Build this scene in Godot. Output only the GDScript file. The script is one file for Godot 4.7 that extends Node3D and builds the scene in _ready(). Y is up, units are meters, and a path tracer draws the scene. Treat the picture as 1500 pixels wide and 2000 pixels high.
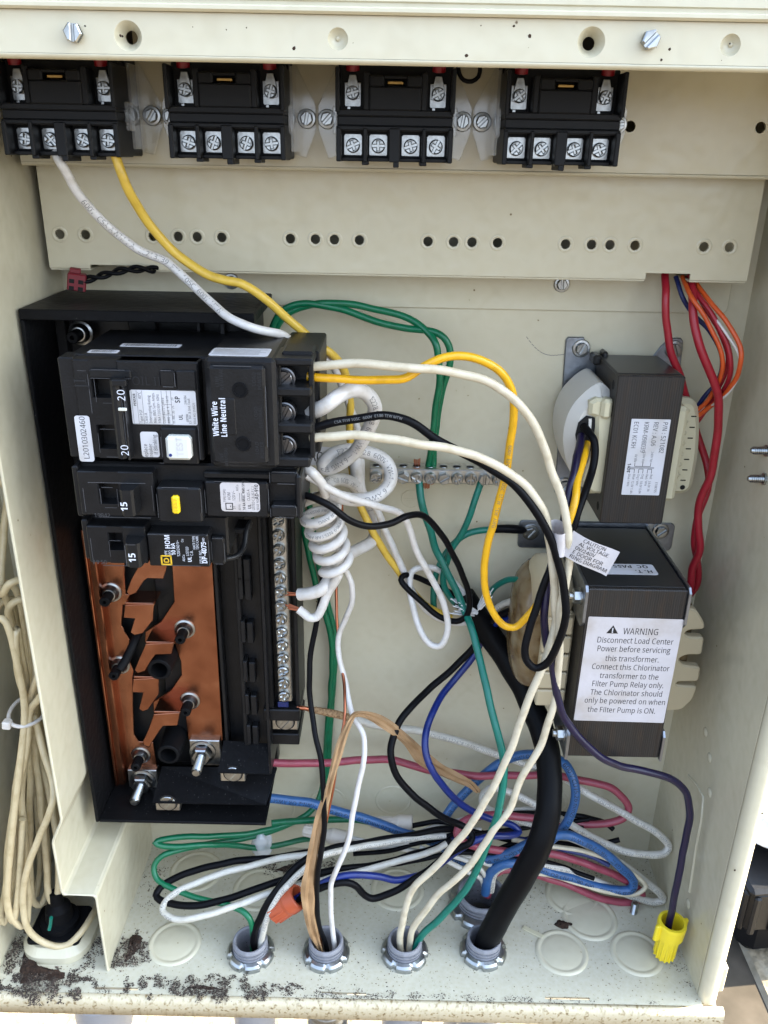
extends Node3D
# Everything below is in millimetres: x to the right along the back panel, y up from the cabinet's floor, z out of the back panel.
const U := 0.001
var T := Transform3D()
var M := {}
var C := {}
var used := {}
var bends := 0
var rng := RandomNumberGenerator.new()

# ---------------------------------------------------------------- shapes
func st0() -> SurfaceTool:
	var s := SurfaceTool.new()
	s.begin(Mesh.PRIMITIVE_TRIANGLES)
	return s

func tri(s: SurfaceTool, a: Vector3, b: Vector3, c: Vector3, g := -1):
	s.set_smooth_group(g)
	s.add_vertex(T * a * U); s.add_vertex(T * c * U); s.add_vertex(T * b * U)

func quad(s: SurfaceTool, a: Vector3, b: Vector3, c: Vector3, d: Vector3, g := -1):
	tri(s, a, b, c, g); tri(s, a, c, d, g)

func done(s: SurfaceTool) -> ArrayMesh:
	s.generate_normals()
	return s.commit()

# a box between two corners with chamfered edges
func rbox(s: SurfaceTool, a: Vector3, b: Vector3, ch := 0.4):
	var c := (a + b) / 2.0
	var h := (b - a).abs() / 2.0
	ch = minf(ch, minf(h.x, minf(h.y, h.z)) * 0.8)
	var k := h - Vector3.ONE * ch
	for ax in 3:
		var u := (ax + 1) % 3
		var w := (ax + 2) % 3
		for sg in [-1.0, 1.0]:
			var p := []
			for q in [[-1, -1], [1, -1], [1, 1], [-1, 1]]:
				var v := Vector3()
				v[ax] = sg * h[ax]; v[u] = q[0] * k[u]; v[w] = q[1] * k[w]
				p.append(c + v)
			if sg > 0: quad(s, p[0], p[1], p[2], p[3])
			else: quad(s, p[3], p[2], p[1], p[0])
		for su in [-1.0, 1.0]:
			for sw in [-1.0, 1.0]:
				var e := []
				for q in [[-1, 0], [1, 0], [1, 1], [-1, 1]]:
					var v := Vector3()
					v[ax] = q[0] * k[ax]
					v[u] = su * (h[u] if q[1] == 0 else k[u])
					v[w] = sw * (k[w] if q[1] == 0 else h[w])
					e.append(c + v)
				if su * sw > 0: quad(s, e[0], e[3], e[2], e[1])
				else: quad(s, e[0], e[1], e[2], e[3])
	for sx in [-1.0, 1.0]:
		for sy in [-1.0, 1.0]:
			for sz in [-1.0, 1.0]:
				var p0 := c + Vector3(sx * h.x, sy * k.y, sz * k.z)
				var p1 := c + Vector3(sx * k.x, sy * h.y, sz * k.z)
				var p2 := c + Vector3(sx * k.x, sy * k.y, sz * h.z)
				if sx * sy * sz > 0: tri(s, p0, p1, p2)
				else: tri(s, p0, p2, p1)

func ccw(p: Array) -> PackedVector2Array:
	var q := PackedVector2Array(p)
	if Geometry2D.is_polygon_clockwise(q): q.reverse()
	return q

# a flat outline pushed from z0 to z1, with a chamfer on its front edge
func prism(s: SurfaceTool, outline: Array, z0: float, z1: float, ch := 0.0, smooth := false):
	var p := ccw(outline)
	var n := p.size()
	var q := PackedVector2Array()
	for i in n:
		var a := (p[i] - p[(i + n - 1) % n]).normalized()
		var b := (p[(i + 1) % n] - p[i]).normalized()
		var na := Vector2(-a.y, a.x)
		var nb := Vector2(-b.y, b.x)
		var m := (na + nb)
		var l := maxf(m.length_squared() / 2.0, 0.4)
		q.append(p[i] + m * (ch / l))
	var g := 3 if smooth else -1
	for i in n:
		var j := (i + 1) % n
		quad(s, v3(p[i], z0), v3(p[j], z0), v3(p[j], z1 - ch), v3(p[i], z1 - ch), g)
		if ch > 0: quad(s, v3(p[i], z1 - ch), v3(p[j], z1 - ch), v3(q[j], z1), v3(q[i], z1))
	var t := Geometry2D.triangulate_polygon(p)
	for i in range(0, t.size(), 3):
		var a := t[i]; var b := t[i + 1]; var c := t[i + 2]
		if (p[b] - p[a]).cross(p[c] - p[a]) < 0:
			var k := b; b = c; c = k
		tri(s, v3(q[a], z1), v3(q[b], z1), v3(q[c], z1))
		tri(s, v3(p[a], z0), v3(p[c], z0), v3(p[b], z0))

# the same outline with its corners rounded off
func fillet(p: Array, r: float, n := 4) -> Array:
	var o := []
	for i in p.size():
		var a: Vector2 = p[(i + p.size() - 1) % p.size()]
		var b: Vector2 = p[i]
		var c: Vector2 = p[(i + 1) % p.size()]
		var u := b + (a - b).normalized() * minf(r, a.distance_to(b) * 0.45)
		var w := b + (c - b).normalized() * minf(r, c.distance_to(b) * 0.45)
		for k in n + 1:
			var t := float(k) / n
			o.append(u.lerp(b, t).lerp(b.lerp(w, t), t))
	return o

func v3(p: Vector2, z: float) -> Vector3: return Vector3(p.x, p.y, z)

func circ(r: float, n := 20, c := Vector2.ZERO, squash := 1.0) -> Array:
	var o := []
	for i in n: o.append(c + Vector2(cos(TAU * i / n) * r, sin(TAU * i / n) * r * squash))
	return o

func rrect(x0: float, y0: float, x1: float, y1: float, r: float, n := 4) -> Array:
	var o := []
	var cs := [Vector2(x1 - r, y1 - r), Vector2(x0 + r, y1 - r), Vector2(x0 + r, y0 + r), Vector2(x1 - r, y0 + r)]
	for k in 4:
		for i in n + 1:
			var a := PI / 2 * (k + float(i) / n)
			o.append(cs[k] + Vector2(cos(a), sin(a)) * r)
	return o

# profile of (radius, height) turned about z
func lathe(s: SurfaceTool, prof: Array, n := 24, smooth := false):
	for k in prof.size() - 1:
		var a: Vector2 = prof[k]
		var b: Vector2 = prof[k + 1]
		var g := 7 if smooth else 10 + k
		for i in n:
			var u := Vector2.from_angle(TAU * i / n)
			var w := Vector2.from_angle(TAU * (i + 1) / n)
			var p0 := v3(u * a.x, a.y); var p1 := v3(w * a.x, a.y)
			var p2 := v3(w * b.x, b.y); var p3 := v3(u * b.x, b.y)
			if a.x > 0.001: tri(s, p0, p1, p2, g)
			if b.x > 0.001: tri(s, p0, p2, p3, g)

func torus(s: SurfaceTool, r: float, w: float, n := 28, m := 8, lift := 1.0):
	var prof := []
	for i in m + 1:
		var a := PI - PI * i / m
		prof.append(Vector2(r - cos(a) * w * -1.0, sin(a) * w * lift))
	prof.reverse()
	lathe(s, prof, n, true)

func curve(f: Array, step := 2.5) -> PackedVector3Array:
	var p := PackedVector3Array()
	for i in range(0, f.size(), 3): p.append(Vector3(f[i], f[i + 1], f[i + 2]))
	return spline(p, step)

func spline(p: PackedVector3Array, step := 2.5) -> PackedVector3Array:
	var o := PackedVector3Array()
	var n := p.size()
	for i in n - 1:
		var a := p[maxi(i - 1, 0)]; var b := p[i]; var c := p[i + 1]; var d := p[mini(i + 2, n - 1)]
		var k := maxi(2, ceili(b.distance_to(c) / step))
		var lb := b.distance_to(c)
		var tb := (c - a) * (lb / maxf(a.distance_to(b) + lb, 0.01))
		var tc := (d - b) * (lb / maxf(c.distance_to(d) + lb, 0.01))
		if i == 0: tb = c - b
		if i == n - 2: tc = c - b
		for j in k:
			var t := float(j) / k
			var t2 := t * t; var t3 := t2 * t
			o.append(b * (2 * t3 - 3 * t2 + 1) + tb * (t3 - 2 * t2 + t) + c * (-2 * t3 + 3 * t2) + tc * (t3 - t2))
	o.append(p[n - 1])
	return o

# frames along a path: [normal, binormal] by parallel transport
func frames(p: PackedVector3Array) -> Array:
	var o := []
	var n := p.size()
	var t0 := (p[1] - p[0]).normalized()
	var u := t0.cross(Vector3.UP if absf(t0.y) < 0.9 else Vector3.RIGHT).normalized()
	for i in n:
		var t := (p[mini(i + 1, n - 1)] - p[maxi(i - 1, 0)]).normalized()
		u = (u - t * u.dot(t)).normalized()
		o.append([u, t.cross(u), t])
	return o

func tube_mesh(p: PackedVector3Array, r: float, n := 10, rs := []) -> ArrayMesh:
	var s := st0()
	tube(s, p, r, n, rs)
	return done(s)

func tube(s: SurfaceTool, p: PackedVector3Array, r: float, n := 10, rs := []):
	var f := frames(p)
	var rings := []
	for i in p.size():
		var ring := PackedVector3Array()
		var rr: float = r if rs.is_empty() else rs[mini(i, rs.size() - 1)]
		for k in n:
			var a := TAU * k / n
			ring.append(p[i] + (f[i][0] * cos(a) + f[i][1] * sin(a)) * rr)
		rings.append(ring)
	for i in p.size() - 1:
		for k in n:
			var j := (k + 1) % n
			quad(s, rings[i][k], rings[i][j], rings[i + 1][j], rings[i + 1][k], 5)
	for k in range(1, n - 1):
		tri(s, rings[0][0], rings[0][k + 1], rings[0][k])
		tri(s, rings[-1][0], rings[-1][k], rings[-1][k + 1])

# ---------------------------------------------------------------- lettering
var fonts := {}
func font(bold: bool, mono := false) -> Font:
	var key := str(bold) + str(mono)
	if not fonts.has(key):
		var f := SystemFont.new()
		f.font_names = PackedStringArray(["Droid Sans Mono" if mono else "Droid Sans"])
		f.font_weight = 700 if bold else 400
		fonts[key] = f
	return fonts[key]

# the flat triangles of a line of text: size is the height of a capital letter in mm
func glyphs(words: String, size: float, bold := false, squeeze := 1.0) -> Array:
	var tm := TextMesh.new()
	tm.text = words
	tm.font = font(bold)
	tm.font_size = 32
	tm.pixel_size = 1.0
	tm.depth = 0.0
	tm.curve_step = 3.0
	tm.horizontal_alignment = HORIZONTAL_ALIGNMENT_LEFT
	tm.vertical_alignment = VERTICAL_ALIGNMENT_BOTTOM
	var a := tm.surface_get_arrays(0) if tm.get_surface_count() else []
	var out := []
	if a.is_empty(): return out
	var v: PackedVector3Array = a[Mesh.ARRAY_VERTEX]
	var ix: PackedInt32Array = a[Mesh.ARRAY_INDEX] if a[Mesh.ARRAY_INDEX] != null else PackedInt32Array(range(v.size()))
	var nr: PackedVector3Array = a[Mesh.ARRAY_NORMAL]
	var k := size / 23.0
	for i in range(0, ix.size(), 3):
		if nr[ix[i]].z < 0.5: continue
		for j in 3: out.append(Vector2(v[ix[i + j]].x * k * squeeze, (v[ix[i + j]].y - 8.0) * k))
	return out

func width_of(g: Array) -> float:
	var w := 0.0
	for p in g: w = maxf(w, p.x)
	return w

# lines: [text, x, y, capital height, bold, align (0 left, 1 centre)]
func letters(s: SurfaceTool, lines: Array, z := 0.06, squeeze := 1.0):
	for l in lines:
		var g := glyphs(l[0], l[3], l[4] if l.size() > 4 else false, squeeze)
		var dx := -width_of(g) / 2.0 if l.size() > 5 and l[5] == 1 else 0.0
		for i in range(0, g.size(), 3):
			var a := v3(g[i] + Vector2(l[1] + dx, l[2]), z)
			var b := v3(g[i + 1] + Vector2(l[1] + dx, l[2]), z)
			var c := v3(g[i + 2] + Vector2(l[1] + dx, l[2]), z)
			if (b - a).cross(c - a).z > 0: tri(s, a, b, c)
			else: tri(s, a, c, b)

# text laid along a wire on the side that faces `face`
func wire_letters(words: String, p: PackedVector3Array, r: float, size: float, start: float, face: Vector3, repeat := 1, flip := false) -> ArrayMesh:
	var s := st0()
	var f := frames(p)
	var l := [0.0]
	for i in range(1, p.size()): l.append(l[-1] + p[i].distance_to(p[i - 1]))
	var g := glyphs(words, size, false, 1.15)
	if g.is_empty(): return done(s)
	var w := width_of(g)
	for n in repeat:
		for i in range(0, g.size(), 3):
			var q := []
			for j in 3:
				var x: float = start + n * (w + size * 4.0) + (w - g[i + j].x if flip else g[i + j].x)
				x = clampf(x, 0.0, l[-1] - 0.01)
				var k := 0
				while k < l.size() - 2 and l[k + 1] < x: k += 1
				var t: float = (x - l[k]) / maxf(l[k + 1] - l[k], 0.001)
				var at := p[k].lerp(p[k + 1], t)
				var tg: Vector3 = f[k][2].lerp(f[k + 1][2], t).normalized()
				var out := (face - tg * face.dot(tg)).normalized()
				var up := out.cross(tg).normalized()
				var a: float = (g[i + j].y - size / 2.0) / r * (-1.0 if flip else 1.0)
				q.append(at + (out * cos(a) + up * sin(a)) * (r + 0.05))
			var nn: Vector3 = (q[1] - q[0]).cross(q[2] - q[0])
			if nn.dot(face) > 0: tri(s, q[0], q[1], q[2])
			else: tri(s, q[0], q[2], q[1])
	return done(s)

# ---------------------------------------------------------------- nodes
func numbered(called: String) -> String:
	var n: int = used.get(called, 0)
	used[called] = n + 1
	return called if n == 0 else "%s_%03d" % [called, n]

func tag(o: Node3D, label: String, category: String, group := "") -> Node3D:
	o.set_meta("label", label); o.set_meta("category", category)
	if group: o.set_meta("group", group)
	return o

# a Node3D at the thing's base; its parts are its children
func thing(called: String, label: String, category: String, at := Vector3.ZERO, group := "") -> Node3D:
	var o := Node3D.new()
	o.name = numbered(called)
	o.position = at * U
	add_child(o)
	return tag(o, label, category, group)

func put(called: String, mesh: Mesh, m: Material, parent: Node3D, at := Vector3.ZERO, b := Basis()) -> MeshInstance3D:
	var o := MeshInstance3D.new()
	o.name = called if parent != self else numbered(called)
	o.mesh = mesh
	o.material_override = m
	o.transform = Transform3D(b, at * U)
	parent.add_child(o, true)
	return o

# a part whose shape was given in the cabinet's own coordinates
func wput(called: String, s: SurfaceTool, m: Material, parent: Node3D) -> MeshInstance3D:
	var o := put(called, done(s), m, parent)
	var up: Node3D = parent
	while up != self and up != null:
		o.position -= up.position
		up = up.get_parent()
	return o

func solo(called: String, mesh: Mesh, m: Material, label: String, category: String, group := "", at := Vector3.ZERO, b := Basis()) -> MeshInstance3D:
	var o := put(called, mesh, m, self, at, b)
	tag(o, label, category, group)
	return o

func place(s: Array, at: Vector3, b := Basis()) -> void:   # s is a list of [name, mesh, material, parent]
	for e in s: put(e[0], e[1], e[2], e[3], at, b)

# ---------------------------------------------------------------- materials
func noise_tex(freq: float, ramp: Array, kind := FastNoiseLite.TYPE_SIMPLEX, size := 512, octaves := 4, normal := 0.0, sd := 1) -> NoiseTexture2D:
	var n := FastNoiseLite.new()
	n.noise_type = kind
	n.frequency = freq
	n.fractal_octaves = octaves
	n.seed = sd
	if kind == FastNoiseLite.TYPE_CELLULAR:
		n.cellular_return_type = FastNoiseLite.RETURN_DISTANCE
	var t := NoiseTexture2D.new()
	t.width = size; t.height = size; t.seamless = true
	t.noise = n
	if normal > 0.0:
		t.as_normal_map = true; t.bump_strength = normal
	elif ramp.size():
		var g := Gradient.new()
		g.offsets = PackedFloat32Array(ramp.map(func(e): return e[0]))
		g.colors = PackedColorArray(ramp.map(func(e): return e[1]))
		t.color_ramp = g
	return t

func mat(called: String, c: Color, rough: float, metal := 0.0, spec := 0.5) -> StandardMaterial3D:
	var m := StandardMaterial3D.new()
	m.resource_name = called
	m.albedo_color = c
	m.roughness = rough
	m.metallic = metal
	m.metallic_specular = spec
	M[called] = m
	return m

func mapped(m: StandardMaterial3D, per_metre: float, albedo: Texture2D = null, normal: Texture2D = null, ns := 0.3, rough: Texture2D = null):
	m.uv1_triplanar = true
	m.uv1_scale = Vector3.ONE * per_metre
	if albedo: m.albedo_texture = albedo
	if normal:
		m.normal_enabled = true; m.normal_texture = normal; m.normal_scale = ns
	if rough: m.roughness_texture = rough

func grey(v: float) -> Color: return Color(v, v, v)

func make_materials():
	var peel := noise_tex(0.03, [], FastNoiseLite.TYPE_SIMPLEX, 512, 2, 4.0, 3)
	var smudge := noise_tex(0.006, [[0.0, Color(0.975, 0.972, 0.965)], [0.5, Color(1, 1, 1)], [1.0, Color(0.985, 0.982, 0.975)]], FastNoiseLite.TYPE_SIMPLEX, 512, 4, 0.0, 5)
	var worn := noise_tex(0.012, [[0.0, grey(0.82)], [0.5, grey(0.93)], [1.0, grey(1.0)]], FastNoiseLite.TYPE_SIMPLEX, 512, 4, 0.0, 8)
	var m := mat("cream_paint", Color(0.765, 0.735, 0.635), 0.27)
	var flecks := noise_tex(0.02, [[0.0, Color(0.42, 0.36, 0.29)], [0.03, Color(0.60, 0.54, 0.46)], [0.05, Color(0.985, 0.982, 0.975)], [0.5, Color(1, 1, 1)], [1.0, Color(0.965, 0.96, 0.95)]], FastNoiseLite.TYPE_CELLULAR, 1024, 2, 0.0, 15)
	mapped(m, 4.0, flecks, peel, 0.10, worn)
	var specks := noise_tex(0.055, [[0.0, Color(0.30, 0.24, 0.18)], [0.10, Color(0.45, 0.37, 0.29)], [0.145, Color(0.96, 0.95, 0.93)], [1.0, Color(1, 1, 1)]], FastNoiseLite.TYPE_CELLULAR, 1024, 3, 0.0, 11)
	m = mat("dirty_cream_paint", Color(0.765, 0.745, 0.665), 0.27)
	mapped(m, 6.0, specks, peel, 0.10, worn)
	var rust := noise_tex(0.03, [[0.0, Color(0.36, 0.29, 0.22)], [0.16, Color(0.62, 0.54, 0.43)], [0.27, Color(0.9, 0.87, 0.8)], [0.45, Color(1, 1, 1)], [1.0, Color(0.97, 0.95, 0.9)]], FastNoiseLite.TYPE_SIMPLEX, 1024, 8, 0.0, 21)
	m = mat("stained_cream_paint", Color(0.75, 0.705, 0.60), 0.4)
	mapped(m, 7.0, rust, peel, 0.10)
	var dust := noise_tex(0.045, [[0.0, Color(0.5, 0.48, 0.46)], [0.07, Color(0.22, 0.21, 0.2)], [0.12, Color(0.022, 0.021, 0.022)], [1.0, Color(0.018, 0.018, 0.02)]], FastNoiseLite.TYPE_CELLULAR, 1024, 2, 0.0, 4)
	dust.color_ramp.colors = PackedColorArray([Color(0.72, 0.7, 0.68), Color(0.4, 0.39, 0.38), Color(0.1, 0.1, 0.105), Color(0.085, 0.085, 0.09)])
	m = mat("dusty_black_metal", Color(0.85, 0.85, 0.85), 0.42, 0.0, 0.2)
	mapped(m, 9.0, dust, peel, 0.15)
	m = mat("black_plastic", Color(0.10, 0.10, 0.105), 0.38, 0.0, 0.36)
	mapped(m, 14.0, worn, noise_tex(0.08, [], FastNoiseLite.TYPE_SIMPLEX, 512, 3, 3.0, 9), 0.12)
	m = mat("matte_black_plastic", Color(0.07, 0.07, 0.075), 0.55, 0.0, 0.2)
	m = mat("moulded_black", Color(0.165, 0.165, 0.17), 0.45, 0.0, 0.3)
	mat("worn_black_edge", Color(0.27, 0.27, 0.28), 0.5)
	m = mat("relay_plastic", Color(0.095, 0.10, 0.11), 0.46, 0.0, 0.3)
	var tarnish := noise_tex(0.008, [[0.0, Color(0.54, 0.35, 0.265)], [0.4, Color(0.62, 0.41, 0.315)], [0.7, Color(0.66, 0.445, 0.345)], [1.0, Color(0.71, 0.50, 0.40)]], FastNoiseLite.TYPE_SIMPLEX, 512, 4, 0.0, 31)
	m = mat("copper", Color(1, 1, 1), 0.27, 1.0)
	mapped(m, 8.0, tarnish, noise_tex(0.05, [], FastNoiseLite.TYPE_SIMPLEX, 512, 2, 3.0, 12), 0.025)
	mat("copper_wire", Color(0.66, 0.40, 0.29), 0.3, 1.0)
	m = mat("zinc", Color(0.70, 0.71, 0.71), 0.28, 1.0)
	mapped(m, 30.0, worn, noise_tex(0.05, [], FastNoiseLite.TYPE_SIMPLEX, 256, 2, 3.0, 13), 0.05)
	m = mat("aluminium", Color(0.78, 0.77, 0.74), 0.36, 1.0)
	mapped(m, 30.0, worn)
	m = mat("steel_sheet", Color(0.60, 0.62, 0.65), 0.38, 1.0)
	mapped(m, 12.0, worn, peel, 0.1)
	mat("dark_steel", Color(0.42, 0.42, 0.43), 0.32, 1.0)
	m = mat("grey_fitting", Color(0.54, 0.54, 0.56), 0.45)
	mapped(m, 25.0, worn)
	mat("brass", Color(0.75, 0.6, 0.35), 0.35, 1.0)
	var aged := noise_tex(0.006, [[0.0, Color(0.90, 0.875, 0.83)], [0.4, Color(0.97, 0.965, 0.95)], [1.0, Color(1, 1, 1)]], FastNoiseLite.TYPE_SIMPLEX, 512, 5, 0.0, 95)
	mapped(mat("label_white", Color(0.80, 0.80, 0.82), 0.42), 12.0, aged)
	mapped(mat("label_pink_white", Color(0.77, 0.75, 0.755), 0.3), 10.0, aged, peel, 0.12)
	mat("label_black", Color(0.07, 0.07, 0.07), 0.5)
	mat("ink", Color(0.03, 0.03, 0.04), 0.6)
	mat("white_ink", Color(0.82, 0.83, 0.86), 0.6)
	mat("grey_ink", Color(0.46, 0.45, 0.44), 0.6)
	mat("wire_print", Color(0.42, 0.42, 0.42), 0.6)
	mat("yellow_ink", Color(0.85, 0.68, 0.15), 0.5)
	mat("yellow_button", Color(0.90, 0.76, 0.06), 0.4)
	mat("white_button", Color(0.80, 0.80, 0.76), 0.4)
	mat("white_wire", Color(0.78, 0.765, 0.72), 0.36)
	mat("bright_white_wire", Color(0.82, 0.805, 0.785), 0.34)
	mat("ivory_wire", Color(0.79, 0.75, 0.655), 0.38)
	mat("cream_wire", Color(0.77, 0.705, 0.56), 0.45)
	mat("yellow_wire", Color(0.90, 0.68, 0.10), 0.32)
	mat("dull_yellow_wire", Color(0.85, 0.71, 0.28), 0.36)
	mat("green_wire", Color(0.03, 0.40, 0.26), 0.34)
	mat("teal_wire", Color(0.02, 0.42, 0.36), 0.34)
	mat("black_wire", Color(0.06, 0.06, 0.07), 0.36, 0.0, 0.2)
	mat("black_jacket", Color(0.055, 0.055, 0.06), 0.42, 0.0, 0.2)
	mat("red_wire", Color(0.62, 0.11, 0.17), 0.42)
	m = mat("rose_wire", Color(0.58, 0.25, 0.31), 0.42)
	mat("blue_wire", Color(0.19, 0.36, 0.56), 0.36)
	mat("deep_blue_wire", Color(0.04, 0.14, 0.42), 0.34)
	mat("navy_wire", Color(0.08, 0.14, 0.36), 0.4)
	mat("purple_wire", Color(0.075, 0.05, 0.19), 0.36)
	mat("orange_wire", Color(0.80, 0.33, 0.13), 0.4)
	mat("red_plastic", Color(0.50, 0.06, 0.10), 0.4)
	mat("dark_red_plastic", Color(0.42, 0.08, 0.12), 0.45)
	mat("yellow_plastic", Color(0.90, 0.80, 0.15), 0.38)
	mat("orange_plastic", Color(0.68, 0.31, 0.18), 0.45)
	mat("grey_plastic", Color(0.74, 0.70, 0.64), 0.5)
	m = mat("nylon", Color(0.76, 0.73, 0.61), 0.4)
	m = mat("yellowed_nylon", Color(0.76, 0.70, 0.57), 0.4)
	m = mat("white_tape", Color(0.79, 0.775, 0.735), 0.5)
	m = mat("varnished_tape", Color(0.52, 0.46, 0.36), 0.22)
	mapped(m, 14.0, noise_tex(0.008, [[0.0, Color(0.55, 0.42, 0.25)], [0.5, Color(0.95, 0.9, 0.82)], [1.0, Color(1, 1, 1)]], FastNoiseLite.TYPE_SIMPLEX, 512, 5, 0.0, 41))
	# handling grime on every wire's jacket
	var grime := noise_tex(0.012, [[0.0, Color(0.88, 0.86, 0.82)], [0.35, Color(0.97, 0.96, 0.945)], [0.6, Color(1, 1, 1)], [1.0, Color(0.97, 0.965, 0.955)]], FastNoiseLite.TYPE_SIMPLEX, 512, 5, 0.0, 91)
	for key in M:
		if key.ends_with("_wire") and key != "copper_wire": mapped(M[key], 14.0, grime, null, 0.0, worn)
	# laminated iron: thin sheets seen on edge, with brown rust bleeding through the varnish
	var lam := Image.create(256, 256, false, Image.FORMAT_RGBA8)
	var rough := Image.create(256, 256, false, Image.FORMAT_RGBA8)
	rng.seed = 5
	var ls := FastNoiseLite.new()
	ls.frequency = 0.02
	for x in 256:
		var line := rng.randf_range(0.8, 1.0) * (0.6 if x % 6 == 0 else 1.0)
		for y in 256:
			var r: float = clampf(ls.get_noise_2d(x * 2.0, y * 0.6) * 1.4, 0.0, 1.0)
			var v := line * (0.92 + 0.08 * ls.get_noise_2d(x * 9.0, y * 0.8))
			lam.set_pixel(x, y, Color(v * (0.215 + 0.05 * r), v * (0.203 + 0.015 * r), v * (0.193 - 0.012 * r)))
			var h := 0.2 if x % 6 == 0 else 0.8
			rough.set_pixel(x, y, Color(h, h, h))
	var lamt := ImageTexture.create_from_image(lam)
	m = mat("laminations", Color(1, 1, 1), 0.45, 0.25)
	m.uv1_triplanar = true
	m.uv1_scale = Vector3(20, 9, 20)
	m.albedo_texture = lamt
	m.heightmap_enabled = true
	m.heightmap_texture = ImageTexture.create_from_image(rough)
	m.heightmap_scale = 0.02
	mat("dark_varnish", Color(0.13, 0.13, 0.13), 0.35)
	m = mat("kraft_paper", Color(0.70, 0.57, 0.42), 0.75)
	mapped(m, 20.0, noise_tex(0.01, [[0.0, Color(0.78, 0.74, 0.68)], [1.0, Color(1, 1, 1)]], FastNoiseLite.TYPE_SIMPLEX, 256, 5, 0.0, 51))
	m.backlight_enabled = true
	m.backlight = Color(0.25, 0.18, 0.1)
	m = mat("frayed_cloth", Color(0.72, 0.62, 0.5), 0.8)
	mapped(m, 60.0, noise_tex(0.03, [[0.0, Color(0.3, 0.24, 0.18)], [0.4, Color(0.75, 0.68, 0.58)], [1.0, Color(1, 0.97, 0.92)]], FastNoiseLite.TYPE_SIMPLEX, 256, 3, 0.0, 52))
	m = mat("fibre", Color(0.9, 0.9, 0.9), 0.8)
	m = mat("clear_plastic", Color(0.86, 0.86, 0.84, 0.07), 0.12)
	m.transparency = BaseMaterial3D.TRANSPARENCY_ALPHA
	m = mat("silicone", Color(0.88, 0.89, 0.9, 0.5), 0.2)
	m.transparency = BaseMaterial3D.TRANSPARENCY_ALPHA
	mat("dark_hole", Color(0.06, 0.055, 0.05), 0.9)
	m = mat("soil", Color(0.26, 0.20, 0.15), 0.95)
	mapped(m, 40.0, noise_tex(0.03, [[0.0, Color(0.4, 0.33, 0.27)], [0.5, Color(0.75, 0.66, 0.58)], [1.0, Color(1.0, 0.92, 0.84)]], FastNoiseLite.TYPE_SIMPLEX, 256, 4, 0.0, 61))
	m = mat("soil_grain", Color(1, 1, 1), 0.95)
	m.vertex_color_use_as_albedo = true
	m = mat("concrete", Color(0.52, 0.49, 0.43), 0.9)
	mapped(m, 1.2, noise_tex(0.02, [[0.0, Color(0.75, 0.72, 0.66)], [0.5, Color(0.92, 0.9, 0.86)], [1.0, Color(1, 1, 1)]], FastNoiseLite.TYPE_SIMPLEX, 1024, 6, 0.0, 71), noise_tex(0.05, [], FastNoiseLite.TYPE_SIMPLEX, 512, 4, 5.0, 72), 0.4)
	m = mat("shade_toned_ground", Color(0.25, 0.22, 0.18), 0.95)  # ground colour darkened: painted shade between the pads, less bounce into the cabinet
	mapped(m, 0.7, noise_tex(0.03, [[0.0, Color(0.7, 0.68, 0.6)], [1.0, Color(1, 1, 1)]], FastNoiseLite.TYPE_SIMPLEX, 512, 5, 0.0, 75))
	mat("white_enamel", Color(0.88, 0.88, 0.88), 0.35)
	mat("pvc_grey", Color(0.55, 0.55, 0.56), 0.45)
	mat("pink_print", Color(0.78, 0.50, 0.52), 0.5)
	mat("phone_glass", Color(0.05, 0.05, 0.055), 0.1)

# ---------------------------------------------------------------- small hardware (shared meshes, each facing +z)
func cut(poly: Array, cuts: Array) -> Array:
	var ps := [PackedVector2Array(poly)]
	for c in cuts:
		var nx := []
		for p in ps:
			for q in Geometry2D.clip_polygons(p, PackedVector2Array(c)):
				if not Geometry2D.is_polygon_clockwise(q): nx.append(q)
		ps = nx
	return ps

func bar_poly(l: float, w: float, a := 0.0, c := Vector2.ZERO) -> Array:
	var o := []
	for q in [Vector2(-l, -w), Vector2(l, -w), Vector2(l, w), Vector2(-l, w)]: o.append((q / 2.0).rotated(a) + c)
	return o

# slotted hex head with a washer face
func hex_screw(r := 3.6, h := 3.0) -> ArrayMesh:
	var key := "hex%s_%s" % [r, h]
	if C.has(key): return C[key]
	var s := st0()
	if r != 3.05: lathe(s, [Vector2(r * 1.42, 0), Vector2(r * 1.42, 0.5), Vector2(r * 1.3, 0.9), Vector2(r * 0.98, 1.0)], 24)
	prism(s, circ(r, 6), 0.6, h * 0.62)
	for p in cut(circ(r, 6), [bar_poly(r * 3, r * 0.32, 0.6)]): prism(s, Array(p), h * 0.4, h, 0.35)
	C[key] = done(s)
	return C[key]

# pan head with a long slot and a short cross slot
func pan_screw(r := 2.9, h := 1.9) -> ArrayMesh:
	var key := "pan%s_%s" % [r, h]
	if C.has(key): return C[key]
	var s := st0()
	lathe(s, [Vector2(r, 0), Vector2(r, h * 0.45), Vector2(r * 0.96, h * 0.55), Vector2(0, h * 0.56)], 20)
	for p in cut(circ(r * 0.97, 20), [bar_poly(r * 3, r * 0.30, 0.3), bar_poly(r * 1.25, r * 0.30, 0.3 + PI / 2)]): prism(s, Array(p), h * 0.5, h, 0.4)
	C[key] = done(s)
	return C[key]

# round slotted head with a plain slot
func slot_screw(r := 3.2, h := 1.6, a := 0.8) -> ArrayMesh:
	var key := "slot%s_%s_%s" % [r, h, a]
	if C.has(key): return C[key]
	var s := st0()
	lathe(s, [Vector2(r, 0), Vector2(r, h * 0.6), Vector2(0, h * 0.6)], 20)
	for p in cut(circ(r * 0.98, 20), [bar_poly(r * 3, r * 0.34, a)]): prism(s, Array(p), h * 0.5, h, 0.3)
	C[key] = done(s)
	return C[key]

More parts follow.
